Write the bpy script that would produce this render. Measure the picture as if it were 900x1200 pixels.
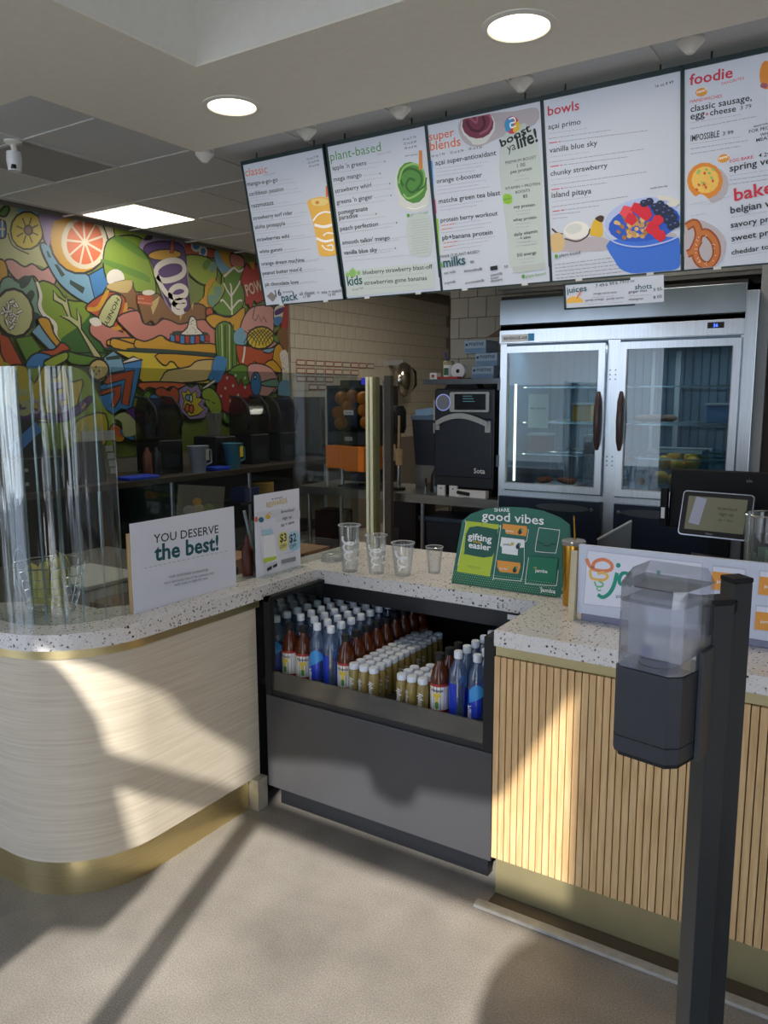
import bpy, bmesh, math, random
from mathutils import Vector, Matrix
for o in list(bpy.data.objects): bpy.data.objects.remove(o)
SC = bpy.context.scene; COL = SC.collection
# ------------------------------------------------------------ camera, sky, sun, exposure
cam = bpy.data.cameras.new('camera'); co = bpy.data.objects.new('camera', cam); COL.objects.link(co); SC.camera = co
cam.sensor_fit = 'HORIZONTAL'; cam.sensor_width = 36; cam.lens = 920.86 * 36 / 900; cam.clip_start = .02; cam.clip_end = 200
yw, pt, rl = map(math.radians, (-32.889, 8.489, .2286))
fv = Vector((math.sin(yw)*math.cos(pt), math.cos(yw)*math.cos(pt), -math.sin(pt))); rv = Vector((math.cos(yw), -math.sin(yw), 0)); dv = fv.cross(rv)
r2 = math.cos(rl)*rv + math.sin(rl)*dv; d2 = -math.sin(rl)*rv + math.cos(rl)*dv
m4 = Matrix((r2, -d2, -fv)).transposed().to_4x4(); m4.translation = (0, 0, 1.6); co.matrix_world = m4
W = bpy.data.worlds.new('sky'); SC.world = W; W.use_nodes = True; wn = W.node_tree.nodes; wl = W.node_tree.links
tcw = wn.new('ShaderNodeTexCoord'); sxyz = wn.new('ShaderNodeSeparateXYZ'); wl.new(tcw.outputs['Generated'], sxyz.inputs[0])
rmp = wn.new('ShaderNodeValToRGB'); wl.new(sxyz.outputs[2], rmp.inputs[0]); re_ = rmp.color_ramp.elements   # hazy horizon to blue zenith
re_[0].position = 0; re_[0].color = (.80, .88, 1, 1); re_[1].position = .8; re_[1].color = (.26, .46, .90, 1); wl.new(rmp.outputs[0], wn['Background'].inputs[0]); wn['Background'].inputs[1].default_value = 2.5
SUN = Vector((-.37, 1, -.67)).normalized()
sl = bpy.data.lights.new('sun', 'SUN'); sl.energy = 5.6; sl.angle = math.radians(.55); sl.color = (1, .97, .92)
so = bpy.data.objects.new('sun', sl); COL.objects.link(so); so.rotation_euler = SUN.to_track_quat('-Z', 'Y').to_euler(); so.location = (2, -5, 6)
SC.view_settings.view_transform = 'Standard'; SC.view_settings.look = 'None'; SC.view_settings.gamma = 1; SC.view_settings.use_curve_mapping = False
SC.view_settings.exposure = .34
# ------------------------------------------------------------ materials
def lin(h):
    if isinstance(h, (tuple, list)): return tuple(h)[:3]
    h = h.lstrip('#'); c = [int(h[i:i+2], 16)/255 for i in (0, 2, 4)]
    return tuple(v/12.92 if v <= .04045 else ((v+.055)/1.055)**2.4 for v in c)
MT = {}
def mat(name, col, rough=.5, metal=0., emit=0., noise=.06, scale=30., bump=0., spec=.5, stretch=None):
    if name in MT: return MT[name]
    m = bpy.data.materials.new(name); m.use_nodes = True; N = m.node_tree.nodes; L = m.node_tree.links; b = N['Principled BSDF']
    c = lin(col); b.inputs['Roughness'].default_value = rough; b.inputs['Metallic'].default_value = metal; b.inputs['Specular IOR Level'].default_value = spec
    b.inputs['Base Color'].default_value = (*c, 1)
    if noise or bump:
        tc = N.new('ShaderNodeTexCoord'); mp = N.new('ShaderNodeMapping'); L.new(tc.outputs['Object'], mp.inputs[0])
        if stretch: mp.inputs['Scale'].default_value = stretch
        nz = N.new('ShaderNodeTexNoise'); nz.inputs['Scale'].default_value = scale; nz.inputs['Detail'].default_value = 4; L.new(mp.outputs[0], nz.inputs[0])
        if noise:
            rp = N.new('ShaderNodeValToRGB'); rp.color_ramp.elements[0].position = .3; rp.color_ramp.elements[1].position = .7
            rp.color_ramp.elements[0].color = (*[v*(1-noise) for v in c], 1); rp.color_ramp.elements[1].color = (*[min(1, v*(1+noise)) for v in c], 1)
            L.new(nz.outputs[0], rp.inputs[0]); L.new(rp.outputs[0], b.inputs['Base Color'])
        if bump:
            bp = N.new('ShaderNodeBump'); bp.inputs['Strength'].default_value = bump; bp.inputs['Distance'].default_value = .004; L.new(nz.outputs[0], bp.inputs['Height']); L.new(bp.outputs[0], b.inputs['Normal'])
    if emit: b.inputs['Emission Color'].default_value = (*c, 1); b.inputs['Emission Strength'].default_value = emit
    MT[name] = m; return m
def clear(name, tint='#ffffff', gloss=.12, rough=.02, haze=0., hazecol='#ffffff', bump=0., bscale=20., stretch=None):
    if name in MT: return MT[name]
    m = bpy.data.materials.new(name); m.use_nodes = True; N = m.node_tree.nodes; L = m.node_tree.links
    N.remove(N['Principled BSDF']); out = N['Material Output']
    t = N.new('ShaderNodeBsdfTransparent'); t.inputs[0].default_value = (*lin(tint), 1)
    g = N.new('ShaderNodeBsdfGlossy'); g.inputs['Roughness'].default_value = rough
    lw = N.new('ShaderNodeLayerWeight'); lw.inputs[0].default_value = .35; mr = N.new('ShaderNodeMath'); mr.operation = 'MULTIPLY_ADD'; mr.inputs[1].default_value = .05+gloss*1.5; mr.inputs[2].default_value = gloss*.25
    L.new(lw.outputs['Fresnel'], mr.inputs[0]); mx = N.new('ShaderNodeMixShader'); L.new(mr.outputs[0], mx.inputs[0]); L.new(t.outputs[0], mx.inputs[1]); L.new(g.outputs[0], mx.inputs[2])
    if bump:
        tc = N.new('ShaderNodeTexCoord'); mp = N.new('ShaderNodeMapping'); L.new(tc.outputs['Object'], mp.inputs[0]); mp.inputs['Scale'].default_value = stretch or (1, 1, 1)
        nz = N.new('ShaderNodeTexNoise'); nz.inputs['Scale'].default_value = bscale; L.new(mp.outputs[0], nz.inputs[0]); bp = N.new('ShaderNodeBump'); bp.inputs['Strength'].default_value = bump; bp.inputs['Distance'].default_value = .02
        L.new(nz.outputs[0], bp.inputs['Height']); L.new(bp.outputs[0], g.inputs['Normal']); L.new(bp.outputs[0], lw.inputs['Normal'])
    last = mx
    if haze:
        d = N.new('ShaderNodeBsdfDiffuse'); d.inputs[0].default_value = (*lin(hazecol), 1); m2 = N.new('ShaderNodeMixShader'); m2.inputs[0].default_value = haze
        L.new(mx.outputs[0], m2.inputs[1]); L.new(d.outputs[0], m2.inputs[2]); last = m2
    L.new(last.outputs[0], out.inputs[0]); MT[name] = m; return m
def terrazzo():
    m = bpy.data.materials.new('terrazzo'); m.use_nodes = True; N = m.node_tree.nodes; L = m.node_tree.links; b = N['Principled BSDF']
    tc = N.new('ShaderNodeTexCoord'); prev = None; base = (*lin('#e2deda'), 1)
    for i, (sc, th, pick, col) in enumerate(((85, .27, .30, '#2e2a2a'), (140, .26, .30, '#8a7460'), (60, .24, .2, '#15171b'), (240, .28, .25, '#7b766e'))):
        v = N.new('ShaderNodeTexVoronoi'); v.inputs['Scale'].default_value = sc; nz = N.new('ShaderNodeTexNoise'); nz.inputs['Scale'].default_value = sc*1.6
        ad = N.new('ShaderNodeVectorMath'); ad.operation = 'MULTIPLY_ADD'; ad.inputs[1].default_value = (.010,)*3; L.new(nz.outputs['Color'], ad.inputs[0]); L.new(tc.outputs['Object'], ad.inputs[2]); L.new(ad.outputs[0], v.inputs[0])
        lt = N.new('ShaderNodeMath'); lt.operation = 'LESS_THAN'; lt.inputs[1].default_value = th; L.new(v.outputs['Distance'], lt.inputs[0])
        sx = N.new('ShaderNodeSeparateColor'); L.new(v.outputs['Color'], sx.inputs[0]); l2 = N.new('ShaderNodeMath'); l2.operation = 'LESS_THAN'; l2.inputs[1].default_value = pick; L.new(sx.outputs[0], l2.inputs[0])
        mu = N.new('ShaderNodeMath'); mu.operation = 'MULTIPLY'; L.new(lt.outputs[0], mu.inputs[0]); L.new(l2.outputs[0], mu.inputs[1])
        mx = N.new('ShaderNodeMixRGB'); L.new(mu.outputs[0], mx.inputs[0]); mx.inputs[2].default_value = (*lin(col), 1)
        if prev: L.new(prev.outputs[0], mx.inputs[1])
        else: mx.inputs[1].default_value = base
        prev = mx
    L.new(prev.outputs[0], b.inputs['Base Color']); b.inputs['Roughness'].default_value = .22; MT['terrazzo'] = m; return m
def concrete():
    m = bpy.data.materials.new('concrete'); m.use_nodes = True; N = m.node_tree.nodes; L = m.node_tree.links; b = N['Principled BSDF']
    tc = N.new('ShaderNodeTexCoord'); n1 = N.new('ShaderNodeTexNoise'); n1.inputs['Scale'].default_value = 2.6; n1.inputs['Detail'].default_value = 6; L.new(tc.outputs['Object'], n1.inputs[0])
    n2 = N.new('ShaderNodeTexNoise'); n2.inputs['Scale'].default_value = 240; n2.inputs['Detail'].default_value = 3; L.new(tc.outputs['Object'], n2.inputs[0])
    r1 = N.new('ShaderNodeValToRGB'); r1.color_ramp.elements[0].position = .32; r1.color_ramp.elements[1].position = .68; r1.color_ramp.elements[0].color = (*lin('#7b756d'), 1); r1.color_ramp.elements[1].color = (*lin('#9d968d'), 1); L.new(n1.outputs[0], r1.inputs[0])
    r2_ = N.new('ShaderNodeValToRGB'); r2_.color_ramp.elements[0].position = .38; r2_.color_ramp.elements[1].position = .66; r2_.color_ramp.elements[0].color = (.78, .78, .78, 1); r2_.color_ramp.elements[1].color = (1.3, 1.3, 1.28, 1); L.new(n2.outputs[0], r2_.inputs[0])
    mx = N.new('ShaderNodeMixRGB'); mx.blend_type = 'MULTIPLY'; mx.inputs[0].default_value = 1; L.new(r1.outputs[0], mx.inputs[1]); L.new(r2_.outputs[0], mx.inputs[2]); L.new(mx.outputs[0], b.inputs['Base Color'])
    b.inputs['Roughness'].default_value = .42; bp = N.new('ShaderNodeBump'); bp.inputs['Strength'].default_value = .15; bp.inputs['Distance'].default_value = .002; L.new(n2.outputs[0], bp.inputs['Height']); L.new(bp.outputs[0], b.inputs['Normal'])
    MT['concrete'] = m; return m
def wood(name, c1, c2, stretch, scale=6, rnd=0., rough=.45):
    m = bpy.data.materials.new(name); m.use_nodes = True; N = m.node_tree.nodes; L = m.node_tree.links; b = N['Principled BSDF']
    tc = N.new('ShaderNodeTexCoord'); mp = N.new('ShaderNodeMapping'); mp.inputs['Scale'].default_value = stretch; gm = N.new('ShaderNodeNewGeometry'); L.new(gm.outputs['Position'], mp.inputs[0])
    n = N.new('ShaderNodeTexNoise'); n.inputs['Scale'].default_value = scale; n.inputs['Detail'].default_value = 8; n.inputs['Distortion'].default_value = .35; L.new(mp.outputs[0], n.inputs[0])
    r = N.new('ShaderNodeValToRGB'); r.color_ramp.elements[0].position = .3; r.color_ramp.elements[1].position = .7; r.color_ramp.elements[0].color = (*lin(c1), 1); r.color_ramp.elements[1].color = (*lin(c2), 1); L.new(n.outputs[0], r.inputs[0])
    last = r
    if rnd:
        oi = N.new('ShaderNodeObjectInfo'); h = N.new('ShaderNodeHueSaturation'); ma = N.new('ShaderNodeMath'); ma.operation = 'MULTIPLY_ADD'; ma.inputs[1].default_value = rnd; ma.inputs[2].default_value = 1-rnd/2
        L.new(oi.outputs['Random'], ma.inputs[0]); L.new(ma.outputs[0], h.inputs['Value']); L.new(r.outputs[0], h.inputs['Color']); last = h
    L.new(last.outputs[0], b.inputs['Base Color']); b.inputs['Roughness'].default_value = rough; MT[name] = m; return m
# ------------------------------------------------------------ mesh helpers
def mesh_obj(name, me, mats, parent=None, smooth=False):
    for m in (mats if isinstance(mats, (list, tuple)) else [mats]):
        if m is not None and not me.materials.get(m.name): me.materials.append(m)
    if smooth:
        for p in me.polygons: p.use_smooth = True
        try: me.set_sharp_from_angle(angle=math.radians(40))
        except Exception: pass
    o = bpy.data.objects.new(name, me); COL.objects.link(o)
    if parent: o.parent = parent
    return o
class MB:
    def __init__(s): s.bm = bmesh.new()
    def box(s, x0, x1, y0, y1, z0, z1, M=None, bev=0):
        pts = [(x, y, z) for z in (z0, z1) for y in (y0, y1) for x in (x0, x1)]
        vs = [s.bm.verts.new(M @ Vector(p) if M else p) for p in pts]
        for f in ((0, 2, 3, 1), (4, 5, 7, 6), (0, 1, 5, 4), (2, 6, 7, 3), (0, 4, 6, 2), (1, 3, 7, 5)): s.bm.faces.new([vs[i] for i in f])
        if bev:
            es = {e for v in vs for e in v.link_edges}; bmesh.ops.bevel(s.bm, geom=list(es), offset=bev, segments=2, affect='EDGES', profile=.5)
        return s
    def prism(s, pts, z0, z1, M=None, bev=0, top=None):   # pts (x,y) ccw; extruded along z
        n = len(pts); lo = [s.bm.verts.new(M @ Vector((x, y, z0)) if M else (x, y, z0)) for x, y in pts]
        t = top or pts; hi = [s.bm.verts.new(M @ Vector((x, y, z1)) if M else (x, y, z1)) for x, y in t]
        fs = [s.bm.faces.new(lo[::-1]), s.bm.faces.new(hi)] + [s.bm.faces.new((lo[i], lo[(i+1) % n], hi[(i+1) % n], hi[i])) for i in range(n)]
        if bev:
            es = set(fs[0].edges) | set(fs[1].edges); bmesh.ops.bevel(s.bm, geom=list(es), offset=bev, segments=2, affect='EDGES', profile=.5)
        return s
    def lathe(s, prof, cx=0, cy=0, seg=20, M=None, cap0=True, cap1=True):
        rings = []
        for r, z in prof:
            rings.append([s.bm.verts.new((M @ Vector((cx+r*math.cos(2*math.pi*i/seg), cy+r*math.sin(2*math.pi*i/seg), z))) if M else (cx+r*math.cos(2*math.pi*i/seg), cy+r*math.sin(2*math.pi*i/seg), z)) for i in range(seg)])
        for a, b in zip(rings, rings[1:]):
            for i in range(seg): s.bm.faces.new((a[i], a[(i+1) % seg], b[(i+1) % seg], b[i]))
        if cap0: s.bm.faces.new(rings[0][::-1])
        if cap1: s.bm.faces.new(rings[-1])
        return s
    def tube(s, pts, r, seg=8, closed=False, rr=None):
        pts = [Vector(p) for p in pts]; n = len(pts); rings = []; up = Vector((0, 0, 1)); pn = None
        for i, p in enumerate(pts):
            if closed: t = (pts[(i+1) % n]-pts[i-1]).normalized()
            else: t = (pts[min(i+1, n-1)]-pts[max(i-1, 0)]).normalized()
            if pn is None: a = t.cross(up if abs(t.z) < .9 else Vector((1, 0, 0))).normalized()
            else: a = (pn - t*pn.dot(t)).normalized()
            pn = a; b = t.cross(a); q = rr[i] if rr else r
            rings.append([s.bm.verts.new(p+q*(a*math.cos(2*math.pi*k/seg)+b*math.sin(2*math.pi*k/seg))) for k in range(seg)])
        for i in range(n if closed else n-1):
            a, b = rings[i], rings[(i+1) % n]
            for k in range(seg): s.bm.faces.new((a[k], a[(k+1) % seg], b[(k+1) % seg], b[k]))
        if not closed: s.bm.faces.new(rings[0][::-1]); s.bm.faces.new(rings[-1])
        return s
    def sphere(s, c, r, sc=(1, 1, 1), seg=14):
        bmesh.ops.create_uvsphere(s.bm, u_segments=seg, v_segments=max(6, seg*2//3), radius=r, matrix=Matrix.Translation(c) @ Matrix.Diagonal((*sc, 1))); return s
    def obj(s, name, m, parent=None, smooth=False):
        bmesh.ops.recalc_face_normals(s.bm, faces=s.bm.faces); me = bpy.data.meshes.new(name); s.bm.to_mesh(me); s.bm.free(); return mesh_obj(name, me, m, parent, smooth)
def tag(o, label, cat, group=None, kind=None):
    o['label'] = label; o['category'] = cat
    if group: o['group'] = group
    if kind: o['kind'] = kind
    return o
def thing(name, label, cat, loc=(0, 0, 0), rz=0, group=None, mw=None):
    o = bpy.data.objects.new(name, None); COL.objects.link(o); o.empty_display_size = .05
    if mw: o.matrix_world = mw
    else: o.location = loc; o.rotation_euler = (0, 0, rz)
    return tag(o, label, cat, group)
def struct(o, ): o['kind'] = 'structure'; return o
def dup(root, loc, label, group=None, rz=None):
    r = root.copy(); COL.objects.link(r); r.location = loc; r['label'] = label
    if rz is not None: r.rotation_euler = (0, 0, rz)
    if group: r['group'] = group
    for ch in list(root.children):
        c = ch.copy(); COL.objects.link(c); c.parent = r
        for g in list(ch.children): d = g.copy(); COL.objects.link(d); d.parent = c
    return r
def rrect(w, h, r, n=4):
    P = []
    for cx, cy, a in ((w/2-r, h/2-r, 0), (-w/2+r, h/2-r, 90), (-w/2+r, -h/2+r, 180), (w/2-r, -h/2+r, 270)):
        for i in range(n+1): t = math.radians(a+90*i/n); P.append((cx+r*math.cos(t), cy+r*math.sin(t)))
    return P
# text mesh cache ----------------------------------------------------
TX = {}
def text_geo(s, bold=0):
    k = (s, bold)
    if k in TX: return TX[k]
    cu = bpy.data.curves.new('t', 'FONT'); cu.body = s; cu.size = 1; cu.resolution_u = 2; cu.offset = .0065*min(bold, 7); cu.fill_mode = 'FRONT'
    ob = bpy.data.objects.new('t', cu); COL.objects.link(ob); dg = bpy.context.evaluated_depsgraph_get(); dg.update()
    me = bpy.data.meshes.new_from_object(ob.evaluated_get(dg)); v = [tuple(q.co[:2]) for q in me.vertices]; f = [tuple(p.vertices) for p in me.polygons]
    bpy.data.objects.remove(ob); bpy.data.curves.remove(cu); bpy.data.meshes.remove(me)
    x0 = min(p[0] for p in v); x1 = max(p[0] for p in v); TX[k] = ([(p[0]-x0, p[1]) for p in v], f, x1-x0); return TX[k]
def smoothp(P, closed, sub=3):
    n = len(P); R = []
    for i in range(n if closed else n-1):
        g = (lambda k: P[k % n]) if closed else (lambda k: P[max(0, min(n-1, k))])
        a, b, c, d = g(i-1), g(i), g(i+1), g(i+2)
        for j in range(sub):
            t = j/sub; R.append(tuple(.5*(2*b[q]+(c[q]-a[q])*t+(2*a[q]-5*b[q]+4*c[q]-d[q])*t*t+(3*b[q]-a[q]-3*c[q]+d[q])*t**3) for q in (0, 1)))
    if not closed: R.append(P[-1])
    return R
def ribbon(P, w, closed):
    n = len(P); L = []; R = []
    for i in range(n):
        a = P[i-1] if (closed or i) else P[i]; b = P[(i+1) % n] if (closed or i < n-1) else P[i]
        dx, dy = b[0]-a[0], b[1]-a[1]; l = math.hypot(dx, dy) or 1; nx, ny = -dy/l*w/2, dx/l*w/2
        L.append((P[i][0]+nx, P[i][1]+ny)); R.append((P[i][0]-nx, P[i][1]-ny))
    V = L+R; F = [(i, (i+1) % n, n+(i+1) % n, n+i) for i in range(n if closed else n-1)]
    return V, F
def flat(name, data, K, org, U, V, parent, pal, eps=.00015, ow=.016, lw=.016, base=.0004, clip=None):
    """flat print: filled shapes, lines and lettering laid on a face at org with axes U, V"""
    org = Vector(org); U = Vector(U); V = Vector(V); Nn = U.cross(V); verts = []; faces = []; mi = []; mats = []; rnd = random.Random(5); z = base
    def add(P2, F, c):
        nonlocal z
        z += eps; o = len(verts)
        if clip: P2 = [(max(clip[0], min(clip[1], x)), max(clip[2], min(clip[3], y))) for x, y in P2]
        verts.extend(org+U*x+V*y+Nn*z for x, y in P2); m = pal[c]
        if m not in mats: mats.append(m)
        k = mats.index(m)
        for f in F: faces.append(tuple(o+i for i in f)); mi.append(k)
    for it in data:
        t = it[0]
        if t in 'pe':
            if t == 'p':
                _, c, o_, w, sm, fl = it; P = [(fl[i]/K, fl[i+1]/K) for i in range(0, len(fl), 2)]
                if sm and len(P) > 3: P = smoothp(P, True)
            else:
                _, c, o_, w, n, q = it; P = [(q[0]+q[2]*math.cos(2*math.pi*i/n)+q[4]*math.sin(2*math.pi*i/n), q[1]+q[3]*math.cos(2*math.pi*i/n)+q[5]*math.sin(2*math.pi*i/n)) for i in range(n)]; P = [(a/K, b/K) for a, b in P]
            ar = sum(P[i-1][0]*P[i][1]-P[i][0]*P[i-1][1] for i in range(len(P)))
            if ar < 0: P = P[::-1]
            add(P, [tuple(range(len(P)))], c)
            if o_: Vv, F = ribbon(P, w*ow, True); add(Vv, F, o_)
        elif t == 'l':
            _, c, w, sm, fl = it; P = [(fl[i]/K, fl[i+1]/K) for i in range(0, len(fl), 2)]
            if sm and len(P) > 2: P = smoothp(P, False, 5)
            Vv, F = ribbon(P, w*lw if lw else w, False); add(Vv, F, c)
        elif t == 't':
            _, c, s, x0, y0, x1, y1, b, k = it; x0 /= K; y0 /= K; x1 /= K; y1 /= K; tv, tf, tw = text_geo(s, b); L = math.hypot(x1-x0, y1-y0); sc = L/tw; k *= .88; dx, dy = (x1-x0)/L, (y1-y0)/L
            add([(x0+dx*a*sc-dy*q*sc*k, y0+dy*a*sc+dx*q*sc*k) for a, q in tv], tf, c)
        elif t == 'd':
            _, c, x0, y0, x1, y1, h = it; x0 /= K; y0 /= K; x1 /= K; y1 /= K; L = math.hypot(x1-x0, y1-y0) or 1; dx, dy = (x1-x0)/L, (y1-y0)/L; p = 0; Vv = []; F = []
            while p < L:
                w = min(h*(2+rnd.random()*5), L-p); o = len(Vv)
                for a, q in ((p, 0), (p+w, 0), (p+w, h*.62), (p, h*.62)): Vv.append((x0+dx*a-dy*q, y0+dy*a+dx*q))
                F.append((o, o+1, o+2, o+3)); p += w+h*1.1
            add(Vv, F, c)
    me = bpy.data.meshes.new(name); me.from_pydata([tuple(v) for v in verts], [], faces)
    for m in mats: me.materials.append(m)
    me.polygons.foreach_set('material_index', mi); me.update(); o = bpy.data.objects.new(name, me); COL.objects.link(o)
    if parent: o.parent = parent
    return o
def label_text(name, s, m, parent, org, U, V, width, bold=1, k=1, wrap=None, center=True):
    tv, tf, tw = text_geo(s, bold); sc = width/tw; org = Vector(org); U = Vector(U); V = Vector(V); N_ = U.cross(V); vs = []
    for a, q in tv:
        x = a*sc-(width/2 if center else 0); y = q*sc*k
        if wrap: vs.append(org+U*(wrap*math.sin(x/wrap))+V*y+N_*(wrap*math.cos(x/wrap)-wrap))
        else: vs.append(org+U*x+V*y)
    me = bpy.data.meshes.new(name); me.from_pydata([tuple(v) for v in vs], [], tf); return mesh_obj(name, me, m, parent)
# ------------------------------------------------------------ shared materials
terrazzo(); concrete()
wood('pale_wood', '#c6b9a3', '#d9cdb8', (.9, .9, 34), 4); wood('oak', '#c79f6b', '#e0bd8b', (20, 20, 1.6), 4, .10)
white = mat('white_paint', '#eceae2', .8, noise=.02); cream = mat('ceiling_paint', '#f2eee0', .85, noise=.02)
gold = mat('brushed_gold', '#dcca96', .36, 1., noise=.08, scale=8, stretch=(1, 1, 40)); steel = mat('stainless', '#cdd3da', .28, 1., noise=.08, scale=6, stretch=(30, 30, 1))
dsteel = mat('dark_steel', '#5a5d60', .35, 1., noise=.1, scale=5); black = mat('black_plastic', '#14161a', .42, noise=.1); matt = mat('matt_black', '#0c0d0f', .7, noise=.1)
navy = mat('dark_navy', '#1b2230', .4, noise=.1); grey = mat('charcoal_panel', '#47474a', .38, .25, noise=.05, scale=5); wht = mat('white_plastic', '#e6e6e6', .4, noise=.02); lgrey = mat('light_grey', '#a5a8aa', .5, noise=.04)
capw = mat('cap_white', '#dfe6ee', .35, noise=.02); acryl = clear('clear_acrylic', '#f4f8f7', .10, .01); cup = clear('cup_plastic', '#f2f5f6', .25, .06, .05); orange = mat('orange_fruit', '#e8871e', .45, bump=.2, scale=120); yell = mat('banana_skin', '#d6c46a', .5, noise=.2, scale=12)
card = mat('cardboard', '#9a7350', .8, noise=.08); whtprint = mat('white_print', '#f3f5f4', .4, noise=0)
FLAT={}
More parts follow.
